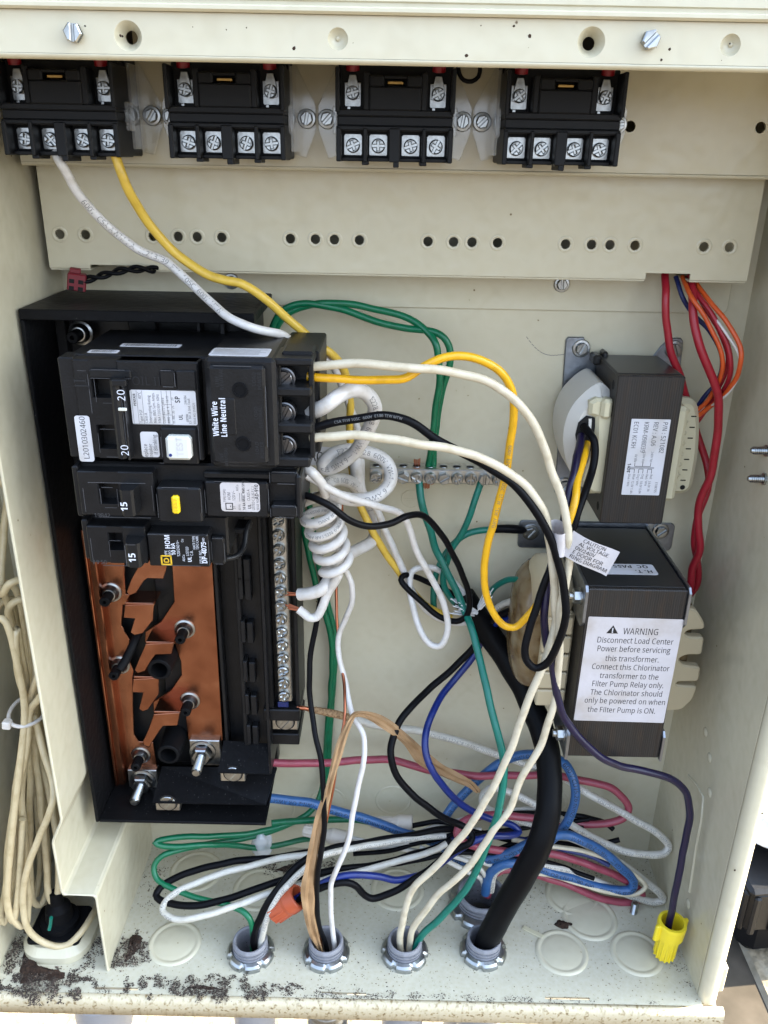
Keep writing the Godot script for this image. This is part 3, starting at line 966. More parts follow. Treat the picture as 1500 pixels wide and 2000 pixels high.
func build_load_center():
	T = Transform3D()
	var lc := thing("load_center", "black breaker tub with copper bus bars and a screw bar for neutrals", "load center", Vector3(-171, 80, 0))
	var bm: Material = M["dusty_black_metal"]
	var bp: Material = M["black_plastic"]
	var s := st0()
	rbox(s, Vector3(-171, 379.5, 0.5), Vector3(-62.5, 384.5, 63), 0.5)
	wput("top_cover", s, bm, lc)
	s = st0()
	rbox(s, Vector3(-171, 80, 0.5), Vector3(-169, 379.4, 63), 0.4)
	wput("tub_side", s, bm, lc)
	s = st0()
	rbox(s, Vector3(-168.9, 80, 0.5), Vector3(-68.5, 82, 63), 0.4)
	wput("tub_bottom", s, bm, lc)
	s = st0()
	rbox(s, Vector3(-168.9, 82, 10), Vector3(-70, 379.4, 12), 0.2)
	wput("tub_back", s, bm, lc)
	s = st0()
	rbox(s, Vector3(-168.8, 92, 12.1), Vector3(-66, 379, 22), 0.6)
	rbox(s, Vector3(-168.8, 92, 22), Vector3(-163.6, 379, 28), 0.4)
	rbox(s, Vector3(-132, 120, 22), Vector3(-118, 379, 27), 0.6)
	wput("bus_support", s, bp, lc)
	# copper
	s = st0()
	prism(s, [Vector2(-162.86, 259.68), Vector2(-144.4, 260.09), Vector2(-147.58, 229.68), Vector2(-147.94, 218.97), Vector2(-143.72, 218.06), Vector2(-144.3, 212.25), Vector2(-150.47, 211.82), Vector2(-152.49, 197.62), Vector2(-148.91, 188.4), Vector2(-150.44, 173.36), Vector2(-148.82, 167.17), Vector2(-149.99, 160.85), Vector2(-151.72, 138.28), Vector2(-153.01, 119.99), Vector2(-150.62, 114.98), Vector2(-141.72, 114.36), Vector2(-141.08, 93.68), Vector2(-159.95, 92.66), Vector2(-162.67, 71.75), Vector2(-169.34, 70.67)], 29.5, 31, 0.3)
	rbox(s, Vector3(-166, 86, 29.6), Vector3(-164.6, 262, 38.5), 0.3)
	rbox(s, Vector3(-164.7, 86, 35.5), Vector3(-160.5, 262, 36.8), 0.3)
	rbox(s, Vector3(-161.6, 86, 29.8), Vector3(-160.3, 262, 36.6), 0.3)
	var lb := wput("bus_bar", s, M["copper"], lc)
	s = st0()
	prism(s, [Vector2(-119.21, 260.65), Vector2(-96.75, 261.15), Vector2(-98.13, 117.18), Vector2(-119.49, 116.63), Vector2(-120.04, 136.62), Vector2(-139.42, 136.63), Vector2(-138.95, 144.8), Vector2(-127.46, 153.45), Vector2(-120.16, 164.73), Vector2(-119.83, 174.1), Vector2(-122.69, 187.51), Vector2(-140.08, 186.79), Vector2(-138.99, 194.21), Vector2(-129.31, 201.15), Vector2(-120.5, 214.55)], 29.5, 31, 0.3)
	var rb := wput("bus_bar", s, M["copper"], lc)
	# fingers that the breakers clip to: a raised plate, a riser and a turned-out lip
	for e in [[[Vector2(-131.86, 248.19), Vector2(-118.34, 248.5), Vector2(-119.64, 241.73), Vector2(-121.4, 236.78), Vector2(-129.9, 236.86), Vector2(-132.13, 235.16), Vector2(-137.27, 227.59), Vector2(-141.13, 225.83), Vector2(-142.36, 228.16), Vector2(-139.13, 235.82)], Vector3(-126.73, 244.37, 45), Vector3(-119.01, 243.3, 45), rb], [[Vector2(-135.13, 194.49), Vector2(-118.87, 196.05), Vector2(-120.89, 188.33), Vector2(-129.8, 187.82), Vector2(-131.81, 185.24), Vector2(-137.21, 176.54), Vector2(-141.47, 174.92), Vector2(-143.05, 177.01), Vector2(-139.91, 184.3)], Vector3(-135.04, 194.77, 45), Vector3(-118.96, 195.84, 45), rb], [[Vector2(-134.85, 146.21), Vector2(-119.25, 147.87), Vector2(-121.3, 138.56), Vector2(-129.92, 138.02), Vector2(-132.48, 134.4), Vector2(-139.68, 122.45), Vector2(-142.76, 123.69), Vector2(-143.02, 126.64), Vector2(-139.02, 135.21)], Vector3(-134.74, 146.86, 45), Vector3(-119.22, 147.98, 45), rb], [[Vector2(-144.24, 219.59), Vector2(-128.08, 220.81), Vector2(-129.81, 209.99), Vector2(-136.07, 201.77), Vector2(-140.71, 200.49), Vector2(-142.8, 202.19), Vector2(-139.64, 211.19), Vector2(-145.82, 211.61)], Vector3(-144.36, 219.78, 45), Vector3(-128.03, 220.81, 45), lb], [[Vector2(-144.46, 170.59), Vector2(-129.44, 171.87), Vector2(-130.99, 160.14), Vector2(-137.94, 149.62), Vector2(-141.21, 148.27), Vector2(-143.12, 150.12), Vector2(-139.68, 161.47), Vector2(-146.14, 161.62)], Vector3(-144.41, 171.05, 45), Vector3(-129.48, 172.12, 45), lb]]:
		s = st0()
		prism(s, e[0], 43.6, 45, 0.3)
		var a: Vector3 = e[1]
		var b: Vector3 = e[2]
		rbox(s, Vector3(a.x, a.y - 0.3, 29.6), Vector3(b.x, a.y + 1.1, 44.2), 0.3)
		wput("bus_finger", s, M["copper"], e[3])
	# speed nuts with black pegs, and the hollow posts
	for e in [Vector3(-156.07, 220.27, 31), Vector3(-115.7, 196.88, 31), Vector3(-156.32, 171.29, 31), Vector3(-116.42, 146.66, 31), Vector3(-150.25, 104.98, 31), Vector3(-154.92, 367.7, 31)]:
		s = st0()
		T = Transform3D(Basis(), e)
		lathe(s, [Vector2(6.2, 0.05), Vector2(6.1, 0.7), Vector2(5.0, 1.1), Vector2(4.4, 2.8), Vector2(3.6, 4.4), Vector2(2.6, 4.6)], 24)
		T = Transform3D()
		var nut := wput("push_nut", s, M["zinc"], lc)
		s = st0()
		T = Transform3D(Basis(), e)
		for k in 6: rbox(s, Vector3(-0.25, 3.0, 0.9).rotated(Vector3.BACK, k * TAU / 6), Vector3(-0.25, 3.0, 0.9).rotated(Vector3.BACK, k * TAU / 6) + Vector3(0.5, 1.2, 2.6), 0.1)
		T = Transform3D()
		s = st0()
		T = Transform3D(Basis(), e)
		lathe(s, [Vector2(3.0, 0.3), Vector2(3.0, 12), Vector2(2.6, 12.6), Vector2(1.2, 12.6), Vector2(1.2, 9), Vector2(0, 9)], 18)
		T = Transform3D()
		wput("peg", s, M["matte_black_plastic"], lc)
	for e in [Vector3(-128.37, 178.42, 46), Vector3(-128.15, 117.84, 46)]:
		s = st0()
		T = Transform3D(Basis(), Vector3(e.x, e.y, 18))
		lathe(s, [Vector2(7.8, 0), Vector2(6.8, 28), Vector2(6.2, 28.5), Vector2(4.9, 28.5), Vector2(4.8, 6), Vector2(0, 6)], 24)
		T = Transform3D()
		wput("hollow_post", s, M["matte_black_plastic"], lc)
	s = st0()
	tube(s, curve([-142.3, 195.5, 28.0,  -143.1, 192.5, 40.0,  -147.2, 184.2, 46.0,  -149.9, 180.6, 50.0], 3.0), 2.6, 12)
	wput("strut", s, M["matte_black_plastic"], lc)
	# lugs
	for e in [[Vector3(-159.02, 95.26, 34), Vector3(-140.47, 76.18, 34), Vector3(-149.82, 87.42, 34)], [Vector3(-118.4, 119.21, 34), Vector3(-99.35, 100.03, 34), Vector3(-110.45, 110.83, 34)]]:
		s = st0()
		pb(s, e[0], e[1], 6, 0.5)
		var lug := wput("lug", s, M["aluminium"], lc)
		s = st0()
		T = Transform3D(Basis(), Vector3(e[2].x, e[2].y, 34.1))
		lathe(s, [Vector2(8.2, 0), Vector2(8.0, 0.8), Vector2(6.4, 1.2)], 24)
		prism(s, circ(6.4, 6), 0.9, 6.2, 0.8)
		var th := []
		for k in 22: th.append(Vector2(3.1 if k % 2 == 0 else 2.6, 6.0 + k * 0.62))
		th.append(Vector2(2.2, 19.8)); th.append(Vector2(0, 19.8))
		lathe(s, th, 16)
		T = Transform3D()
		wput("stud_nut", s, M["zinc"], lug)
	# black insulating flaps with the wire lugs peeping out under them
	for e in [[Vector3(-135.58, 102.04, 38), Vector3(-118.5, 101.3, 38), Vector3(-98.6, 98.76, 40), Vector3(-71.56, 102.76, 42), Vector3(-63.59, 106.12, 42), Vector3(-68.43, 93.57, 60), Vector3(-136.55, 93.3, 60)], [Vector3(-94.6, 127.75, 44), Vector3(-68.52, 126.15, 44), Vector3(-64.98, 117.61, 61), Vector3(-95.59, 117.93, 61)]]:
		s = st0()
		var back := Vector3(0, -1.0, -0.6)
		for k in range(1, e.size() - 1):
			tri(s, e[0], e[k + 1], e[k])
			tri(s, e[0] + back, e[k] + back, e[k + 1] + back)
		for k in e.size():
			var q: Vector3 = e[(k + 1) % e.size()]
			quad(s, e[k], q, q + back, e[k] + back)
		wput("insulating_flap", s, bm, lc)
	for e in [[Vector3(-135.49, 93.87, 58), Vector3(-120.75, 85.58, 58), Vector3(-127.67, 91.72, 58)], [Vector3(-94.96, 118.04, 58), Vector3(-80.3, 108.91, 58), Vector3(-87.28, 114.83, 58)], [Vector3(-65.27, 148.6, 44), Vector3(-49.82, 136.42, 44), Vector3(-57.29, 142.17, 44)]]:
		s = st0()
		pb(s, e[0], e[1], 14, 0.5)
		var lug := wput("wire_lug", s, M["aluminium"], lc)
		s = st0()
		T = Transform3D(Basis(), e[2])
		lathe(s, [Vector2(5.9, 0.06), Vector2(0, 0.06)], 24)
		T = Transform3D()
		wput("threaded_hole", s, M["dark_hole"], lug)
		put("screw", slot_screw(5.1, 0.9, 0.9), M["zinc"], lug, e[2] + Vector3(0, 0, 0.1) - (lug.position + lc.position) / U)
	# plastic trough along the right of the bars
	s = st0()
	rbox(s, Vector3(-94.7, 108, 12), Vector3(-92.58, 379, 40), 0.4)
	rbox(s, Vector3(-92.89, 108, 12), Vector3(-80.79, 379, 32), 0.4)
	rbox(s, Vector3(-81.99, 108, 12), Vector3(-79.64, 379, 46), 0.4)
	rbox(s, Vector3(-80.82, 108, 12), Vector3(-68.91, 379, 40), 0.4)
	rbox(s, Vector3(-67.47, 108, 12), Vector3(-65.74, 379, 50), 0.4)
	wput("trough", s, bp, lc)
	for py in [1092.0, 1130.0, 1217.0, 1300.0, 1372.0, 1440.0]:
		s = st0()
		var y: float = 233.0 - (py - 1130.0) * 0.318
		rbox(s, Vector3(-80.03, y - 7, 38), Vector3(-77.68, y + 7, 47.5), 0.5)
		rbox(s, Vector3(-77.1, y - 8.5, 38), Vector3(-73.29, y + 5, 45.5), 0.5)
		wput("clip_rib", s, bp, lc)
	# neutral bar on its black carrier
	s = st0()
	rbox(s, Vector3(-67.12, 144, 10), Vector3(-48.67, 300, 37), 0.6)
	rbox(s, Vector3(-67.12, 144, 36), Vector3(-63.55, 300, 44), 0.5)
	rbox(s, Vector3(-51.05, 144, 36), Vector3(-48.67, 300, 42), 0.5)
	rbox(s, Vector3(-70.76, 122, 4), Vector3(-49.75, 130, 40), 0.6)
	rbox(s, Vector3(-69.75, 144, 24), Vector3(-48.42, 152, 46), 0.6)
	wput("bar_carrier", s, bp, lc)
	s = st0()
	pb(s, Vector3(-61.32, 156.34, 44.5), Vector3(-55.12, 152.87, 44.5), 2, 0.3)
	wput("blue_block", s, M["navy_wire"], lc)
	s = st0()
	var nx0: float = -60.57
	var nx1: float = -52.65
	rbox(s, Vector3(nx0, 158, 37), Vector3(nx1, 296, 46), 0.6)
	var nb := wput("neutral_bar", s, M["aluminium"], lc)
	for k in 15:
		var at := Vector3((nx0 + nx1) / 2.0 - 0.4, 163.0 + k * 8.55, 45.6)
		s = st0()
		T = Transform3D(rot(0.9 + 0.4 * sin(k * 2.3)), at)
		lathe(s, [Vector2(3.5, 0), Vector2(3.5, 1.6), Vector2(3.2, 2.4), Vector2(0, 2.2)], 18)
		for p in cut(circ(3.2, 18), [bar_poly(9, 1.1), bar_poly(3.4, 1.0, PI / 2)]): prism(s, Array(p), 2.1, 3.4, 0.5)
		T = Transform3D()
		wput("screw", s, M["zinc"], nb)
	sticker(lc, "label", Vector3(-67.9, 367.93, 30), rot(PI / 2), 6, 4.5, [], "label_white", "ink", [line_bar(-2, 0, 2, 0, 0.8), line_bar(-1, -1, -1, 1.2, 0.6)])
	s = st0()
	rbox(s, Vector3(-76, 371, 12), Vector3(-70, 379.3, 29.8), 0.3)
	rbox(s, Vector3(-78, 352, 12), Vector3(-68, 379.3, 27.8), 0.3)
	wput("corner_block", s, bp, lc)

func handle(s: SurfaceTool, a: Vector3, b: Vector3, z0: float, z1: float):
	# a rocker: sloped on its outer side, ridged towards the viewer
	var x0 := minf(a.x, b.x)
	var x1 := maxf(a.x, b.x)
	var keep := T
	T = Transform3D(Basis(Vector3(1, 0, 0), Vector3(0, 0, 1), Vector3(0, -1, 0)), Vector3(0, maxf(a.y, b.y), 0))
	prism(s, [Vector2(x0 - 3.0, z0), Vector2(x1 + 1.5, z0), Vector2(x1, z1 - 1.2), Vector2(x1 - 1.0, z1), Vector2(x0 + 1.2, z1), Vector2(x0, z1 - 1.0)], 0, absf(a.y - b.y), 0.4)
	T = keep

func build_breakers():
	T = Transform3D()
	var bk: Material = M["black_plastic"]
	var up := rot(PI / 2)
	# ---- two-pole breaker
	var b := thing("circuit_breaker", "wide black two pole breaker with white test button and paired 20 handles", "circuit breaker", Vector3(-137, 327, 40))
	var s := st0()
	rbox(s, Vector3(-137.6, 326.6, 40), Vector3(-76.5, 371.6, 96), 1.0)
	rbox(s, Vector3(-140.46, 326.8, 90), Vector3(-133.6, 371.4, 101.5), 0.6)
	plate_with_windows(s, -133.82, -80.43, 327.2, 371.0, 95, 103, [[-126.31, -115.71, 331.5, 342.5], [-126.31, -115.71, 354.5, 365.5]], 0.5)
	rbox(s, Vector3(-114.83, 327.2, 95), Vector3(-80.43, 371.0, 104.2), 0.6)
	pb(s, Vector3(-126.47, 367.17, 105), Vector3(-108.73, 363.58, 105), 8, 0.5)
	pb(s, Vector3(-96.58, 367.45, 105.5), Vector3(-90.25, 360.55, 105.5), 4, 0.5)
	pb(s, Vector3(-89.77, 367.52, 105.2), Vector3(-81.34, 358.88, 105.2), 4, 0.5)
	pb(s, Vector3(-139.85, 367.92, 100), Vector3(-137.6, 355, 100), 6, 0.5)
	pb(s, Vector3(-98.21, 342.48, 106), Vector3(-82.58, 325.95, 106), 6, 0.6)
	wput("housing", s, bk, b)
	s = st0()
	handle(s, Vector3(-115.97, 364.32, 112), Vector3(-112.33, 329.82, 112), 97, 112)
	pb(s, Vector3(-114.6, 365.13, 113.4), Vector3(-108.54, 362.45, 113.4), 3, 0.4)
	pb(s, Vector3(-112.12, 364.33, 110), Vector3(-111.05, 328.67, 110), 10, 0.5)
	var h := wput("handle", s, bk, b)
	s = st0()
	for e in [["20", Vector3(-109.82, 355.95, 112.05)], ["20", Vector3(-110.8, 331.73, 112.05)]]:
		T = Transform3D(up, e[1])
		letters(s, [[e[0], 0.0, 0.0, 3.1, false]])
	T = Transform3D()
	wput("lettering", s, M["white_ink"], h)
	s = st0()
	pb(s, Vector3(-113.19, 352.95, 112.6), Vector3(-109.67, 351.69, 112.6), 1.0, 0.2)
	wput("white_mark", s, M["white_button"], h)
	# the electronics module beside it
	s = st0()
	rbox(s, Vector3(-77, 325.6, 50), Vector3(-47.2, 374, 108), 1.6)
	pb(s, Vector3(-75.19, 371.34, 111), Vector3(-51.24, 328.42, 111), 6, 1.2)
	pb(s, Vector3(-70.23, 357.69, 111.4), Vector3(-64.21, 341.7, 111.4), 1.5, 0.3)
	wput("module", s, bk, b)
	for e in [Vector3(-61.75, 361.28, 111.1), Vector3(-61.62, 337.76, 111.1)]:
		s = st0()
		T = Transform3D(Basis(), e)
		lathe(s, [Vector2(3.4, 0), Vector2(3.2, 0.5), Vector2(2.5, 0.5), Vector2(2.4, 0.1), Vector2(0, 0.1)], 20)
		T = Transform3D()
		wput("plugged_hole", s, M["matte_black_plastic"], b)
	s = st0()
	for e in [["White Wire", Vector3(-71.63, 341.12, 111.5)], ["Line Neutral", Vector3(-68.16, 340.74, 111.5)]]:
		T = Transform3D(up, e[1])
		letters(s, [[e[0], 0.0, 0.0, 2.5, true]], 0.06, 0.82)
	T = Transform3D()
	wput("lettering", s, M["white_ink"], b)
	s = st0()
	for e in [["LINE", Vector3(-70.43, 362.41, 111.1), 1.5], ["NEUTRAL", Vector3(-68.59, 361.14, 111.1), 1.5], ["LOAD", Vector3(-55.06, 363.16, 111.1), 1.6], ["POWER", Vector3(-52.79, 361.46, 111.1), 1.6], ["LOAD", Vector3(-54.82, 348.59, 111.1), 1.6], ["NEUTRAL", Vector3(-53.01, 345.02, 111.1), 1.5], ["LINE", Vector3(-70.44, 328.99, 111.1), 1.4], ["NEUTRAL", Vector3(-68.53, 327.62, 111.1), 1.4], ["LOAD", Vector3(-55.02, 333.05, 111.1), 1.6], ["POWER", Vector3(-52.89, 331.23, 111.1), 1.6]]:
		T = Transform3D(up, e[1])
		letters(s, [[e[0], 0.0, 0.0, e[2], true]])
	T = Transform3D(up, Vector3(-128.54, 358.73, 103.2))
	letters(s, [["JI", 0, 0, 5, false]])
	T = Transform3D(Basis(), Vector3(-108.76, 360.78, 104.4))
	letters(s, [["OIL II", 0, 0, 3.6, false]])
	T = Transform3D()
	wput("moulded_lettering", s, M["moulded_black"], b)
	# terminal end: ribs with a screw well between each pair
	s = st0()
	rbox(s, Vector3(-48, 326.4, 45), Vector3(-30.5, 373, 88), 0.8)
	for e in [[Vector3(-48.85, 373.27, 104), Vector3(-31.75, 370.14, 104)], [Vector3(-48.99, 360.52, 103), Vector3(-32.92, 356.59, 103)], [Vector3(-49.1, 344.42, 103), Vector3(-32.75, 340.12, 103)], [Vector3(-49.76, 328.57, 102), Vector3(-34, 324.09, 102)]]:
		pb(s, e[0], e[1], 24, 0.8)
	rbox(s, Vector3(-47.6, 327, 80), Vector3(-46.4, 372.6, 98), 0.4)
	rbox(s, Vector3(-34.6, 327, 80), Vector3(-32.4, 372.6, 97), 0.4)
	pb(s, Vector3(-45.93, 374.61, 96), Vector3(-32.42, 371.8, 96), 16, 0.8)
	wput("terminal_block", s, bk, b)
	for e in [[Vector3(-45.2, 362.8, 94), 0.75], [Vector3(-45.42, 347.38, 94), 1.1], [Vector3(-45.4, 332.17, 94), 1.25]]:
		s = st0()
		T = Transform3D(Basis(), e[0] + Vector3(0, 0, -2))
		lathe(s, [Vector2(4.9, 0), Vector2(4.9, 4.4), Vector2(4.3, 4.6), Vector2(4.0, 2.6), Vector2(0, 2.6)], 24)
		T = Transform3D()
		wput("well", s, M["dark_steel"], b)
		put("screw", slot_screw(3.5, 2.2, e[1]), M["dark_steel"], b, e[0] - b.position / U + Vector3(0, 0, 0.8))
	s = st0()
	pb(s, Vector3(-95.44, 339.91, 110), Vector3(-84.6, 329.23, 110), 5, 1.2)
	var tb := wput("test_button", s, M["white_button"], b)
	s = st0()
	T = Transform3D(up, Vector3(-87.78, 331.06, 110.05))
	letters(s, [["TEST", 0, 0, 2.9, true]], 0.05)
	T = Transform3D()
	wput("moulded_lettering", s, M["label_white"], tb)
	s = st0()
	prism(s, circ(0.7, 12, Vector2(-93.49, 331.62)), 110, 110.2)
	wput("blue_dot", s, M["deep_blue_wire"], tb)
	# its stickers
	var n: Vector3 = Vector3(-96.13, 351.15, 104.3)
	var rules := []
	for x in [-13.4, -11.2, -8.9, -0.6, 1.6, 3.4]: rules.append(line_bar(-7.4, -x, 7.4, -x, 0.12))
	rules.append(line_bar(-7.4, -3.4, -7.4, 13.6, 0.12)); rules.append(line_bar(-3.2, 0.6, -3.2, -3.4, 0.12)); rules.append(line_bar(1.4, 0.6, 1.4, -3.4, 0.12))
	sticker(b, "rating_label", n, up, 15.2, 28, [["PENTAIR", 0.5, 11.7, 1.1, true], ["Type PGF", -7.0, 9.4, 1.2], ["40°C", 3.6, 9.4, 1.2], ["Class A", -7.0, 7.4, 1.2], ["Interrupting Rating", -7.0, 5.5, 1.2], ["Max. RMS Sym. Amps.", -7.0, 3.6, 1.15], ["10kA 120/240V~ 60Hz", -7.0, 1.7, 1.1], ["Cu/Al 60/75°C Wire", -7.0, -0.3, 1.1], ["AWG", -7.0, -2.3, 1.1], ["6-4", -2.8, -2.3, 1.0], ["8", -0.2, -2.3, 1.0], ["14-10", 2.2, -2.3, 1.0], ["in. lbs.", -7.0, -4.4, 1.1], ["35", -2.6, -4.4, 1.0], ["25", -0.4, -4.4, 1.0], ["20", 3.2, -4.4, 1.0], ["UL", -5.4, -7.8, 1.7, true], ["LISTED", -6.2, -10.2, 0.9, true], ["SP", 2.2, -7.2, 2.2, true], ["246084", 1.6, -10.0, 1.0], ["Cir. Bkr. & Gnd. Fault", -7.0, -11.4, 1.0], ["ISSUE NO. 0105525", -7.0, -13.4, 0.9]], "label_white", "ink", rules, 0.86)
	sticker(b, "serial_label", Vector3(-132.44, 335.99, 103.2), up, 21, 6.6, [["L2010302460", -9.4, -1.2, 2.35]], "label_white", "ink", null, 1.0, 1.2)
	sticker(b, "notice_label", Vector3(-103.59, 334.41, 104.4), up, 11.6, 7.8, [["Replace", -3.4, 1.3, 1.6, false, 1], ["Breaker", -3.2, -0.9, 1.6, false, 1], ["if Blinking", 0.0, -3.1, 1.6, false, 1]], "label_white", "ink", null, 0.92, 1.2)
	var lying := Basis(Vector3(1, 0, 0), Vector3(0, 0, -1), Vector3(0, 1, 0))
	var print_lines := []
	for k in 6: print_lines.append(line_bar(-11.4, 4.6 - k * 1.8, 11.0 - 3.0 * absf(sin(k * 2.1)), 4.6 - k * 1.8, 0.42))
	sticker(b, "top_label", Vector3(-63.35, 374.05, 97), lying, 25, 15, [], "label_white", "grey_ink", print_lines, 1.0, 1.6)
	var small_bars := []
	for k in 12: small_bars.append(line_bar(-5 + k * 0.9, -0.4, -5 + k * 0.9, 1.8, 0.25 + 0.3 * absf(sin(k * 2.3))))
	small_bars.append(line_bar(-5, -1.6, 4, -1.6, 0.6))
	sticker(b, "bar_code_label", Vector3(-124.18, 371.65, 90), lying, 13, 5.5, [], "label_white", "ink", small_bars)
	var code_bars := []
	for k in 22: code_bars.append(line_bar(-12 + k * 1.1, -2.0, -12 + k * 1.1, 2.0, 0.25 + 0.35 * absf(sin(k * 1.7))))
	sticker(b, "bar_code_label", Vector3(-107.3, 371.65, 76), lying, 27, 6, [], "label_white", "ink", code_bars)

	worn_edges(b, [[Vector3(-126.47, 367.17, 105), Vector3(-108.73, 363.58, 105)], [Vector3(-125.26, 364.54, 103.1), Vector3(-115.72, 352.22, 103.1)], [Vector3(-126.34, 340.52, 103.1), Vector3(-117.43, 327.75, 103.1)], [Vector3(-112.08, 364.36, 110.1), Vector3(-111.01, 328.71, 110.1)], [Vector3(-98.19, 342.51, 106.1), Vector3(-82.56, 325.98, 106.1)], [Vector3(-96.12, 367.49, 105.6), Vector3(-90.23, 360.58, 105.6)], [Vector3(-75.17, 371.36, 111.1), Vector3(-51.23, 328.46, 111.1)], [Vector3(-107.34, 366.51, 104.3), Vector3(-82.05, 325.82, 104.3)], [Vector3(-132, 366.17, 103.1), Vector3(-127.74, 347.42, 103.1)]])
	# ---- one-pole breaker with ground fault test
	b = thing("circuit_breaker", "long black single pole breaker with yellow test button and 15 handle", "circuit breaker", Vector3(-137, 299, 40))
	s = st0()
	rbox(s, Vector3(-138, 298.6, 40), Vector3(-40.5, 323.6, 98), 1.0)
	rbox(s, Vector3(-139.99, 299, 90), Vector3(-137.17, 323.2, 103.5), 0.6)
	plate_with_windows(s, -137.4, -103.61, 300.4, 321.5, 97, 105, [[-128.43, -119.69, 306, 316]], 0.5)
	pb(s, Vector3(-101.86, 315.7, 108), Vector3(-82.18, 299.09, 108), 10, 0.8)
	pb(s, Vector3(-81.56, 317.13, 103), Vector3(-52.93, 299.82, 103), 8, 0.8)
	pb(s, Vector3(-82.19, 320.75, 101), Vector3(-40.17, 317.74, 101), 8, 0.6)
	pb(s, Vector3(-51.95, 306.73, 105), Vector3(-40.13, 300.97, 105), 30, 0.8)
	pb(s, Vector3(-52.12, 322.14, 103), Vector3(-39.52, 316.56, 103), 30, 0.8)
	pb(s, Vector3(-40.68, 320.82, 104), Vector3(-37.94, 300.08, 104), 40, 0.8)
	wput("housing", s, bk, b)
	s = st0()
	handle(s, Vector3(-116.61, 315.91, 113), Vector3(-110.71, 303.39, 113), 98, 113)
	h = wput("handle", s, bk, b)
	s = st0()
	T = Transform3D(up, Vector3(-113.59, 306.05, 113.05))
	letters(s, [["15", 0, 0, 3.0, true]])
	T = Transform3D()
	wput("lettering", s, M["white_ink"], h)
	s = st0()
	pb(s, Vector3(-95.1, 312.27, 110), Vector3(-91.7, 303.75, 110), 4, 0.8)
	tb = wput("test_button", s, M["yellow_button"], b)
	s = st0()
	T = Transform3D(up, Vector3(-92.29, 304.75, 110.05))
	letters(s, [["TEST", 0, 0, 2.2, true]], 0.05)
	T = Transform3D()
	wput("moulded_lettering", s, M["yellow_ink"], tb)
	sticker(b, "rating_label", Vector3(-65.67, 309.87, 103.1), up, 14, 17.6, [["TYPE/TIPO", -2.6, 6.4, 1.1], ["HOM", -1.4, 4.3, 1.3], ["S1", -5.8, 2.4, 1.2], ["120 V~", -1.8, 2.2, 1.3], ["60 Hz", -6.2, 0.0, 0.9], ["Al/Cu", 3.0, 0.6, 1.0], ["10 kA MAX. RMS SYM.", -6.2, -2.2, 1.15, true], ["UL", -5.6, -4.8, 1.5, true], ["CLASS A", -1.6, -4.4, 1.2], ["LISTED C.B./G.F.C.I", -6.2, -6.4, 1.1], ["ISSUE NO.", -6.2, -8.3, 1.0], ["AD-910", -0.8, -8.3, 1.7, true]], "label_pink_white", "ink", [line_bar(-6, 3.6, -3, 3.6, 0.4), line_bar(-6, 6.6, -3, 6.6, 0.4), line_bar(-6, 3.4, -6, 6.8, 0.4), line_bar(-3, 3.4, -3, 6.8, 0.4), line_bar(-4.9, 4.5, -4.1, 4.5, 0.3), line_bar(-2, 0.2, 2, 0.2, 0.15), line_bar(-2, -0.8, 2, -0.8, 0.15)], 0.9, 1.6)
	s = st0()
	pb(s, Vector3(-53.18, 313.05, 96), Vector3(-50.99, 301.45, 96), 6, 0.4)
	pb(s, Vector3(-51.77, 309.46, 88), Vector3(-42.91, 300.34, 88), 4, 0.3)
	wput("terminal", s, M["aluminium"], b)
	s = st0()
	for k in 9:
		var a: Vector3 = Vector3(-47.08, 306.25, 90)
		var d := Vector3(rng.randf_range(-4, 4), rng.randf_range(-2.5, 2.5), 0)
		tube(s, spline(PackedVector3Array([a + d, a + d * 0.6 + Vector3(rng.randf_range(-3, 3), rng.randf_range(-2, 2), 3), a - d * 0.7 + Vector3(2, 0, 0.5)]), 1.2), 0.45, 6)
	wput("bare_strands", s, M["copper_wire"], b)
	s = st0()
	T = Transform3D(Basis(), Vector3(-131.88, 299.5, 105.1))
	letters(s, [["19B42", 0, 0, 1.9]])
	T = Transform3D()
	wput("moulded_lettering", s, M["worn_black_edge"], b)

	worn_edges(b, [[Vector3(-127.88, 314, 105.1), Vector3(-120.25, 304.27, 105.1)], [Vector3(-135.36, 316.28, 105.1), Vector3(-104.53, 299.59, 105.1)], [Vector3(-101.83, 315.74, 108.1), Vector3(-82.16, 299.14, 108.1)], [Vector3(-81.53, 317.16, 103.1), Vector3(-52.92, 299.86, 103.1)], [Vector3(-51.93, 306.77, 105.1), Vector3(-40.12, 301.02, 105.1)], [Vector3(-52.11, 322.18, 103.1), Vector3(-39.51, 316.6, 103.1)]])
	# ---- plain one-pole breaker
	b = thing("circuit_breaker", "short black single pole breaker with white print and 15 handle, lowest of the breakers", "circuit breaker", Vector3(-137, 275, 40))
	s = st0()
	rbox(s, Vector3(-138.4, 276, 40), Vector3(-74, 296.4, 94), 1.0)
	rbox(s, Vector3(-140, 276.2, 90), Vector3(-137.01, 296.2, 101), 0.6)
	plate_with_windows(s, -137.25, -110.22, 275.4, 294, 92, 103, [[-127.29, -121.12, 282, 291]], 0.5)
	pb(s, Vector3(-109.44, 291.16, 103.6), Vector3(-81.43, 274.5, 103.6), 10, 0.6)
	pb(s, Vector3(-81.75, 287.12, 98), Vector3(-75.4, 272.88, 98), 20, 0.8)
	wput("housing", s, bk, b)
	s = st0()
	handle(s, Vector3(-117.18, 289.78, 112), Vector3(-110.76, 277.56, 112), 96, 112)
	h = wput("handle", s, bk, b)
	s = st0()
	T = Transform3D(up, Vector3(-112.8, 280.4, 112.05))
	letters(s, [["15", 0, 0, 3.2, true]])
	T = Transform3D()
	wput("lettering", s, M["white_ink"], h)
	s = st0()
	T = Transform3D(up, Vector3(-93.63, 282.99, 103.7))
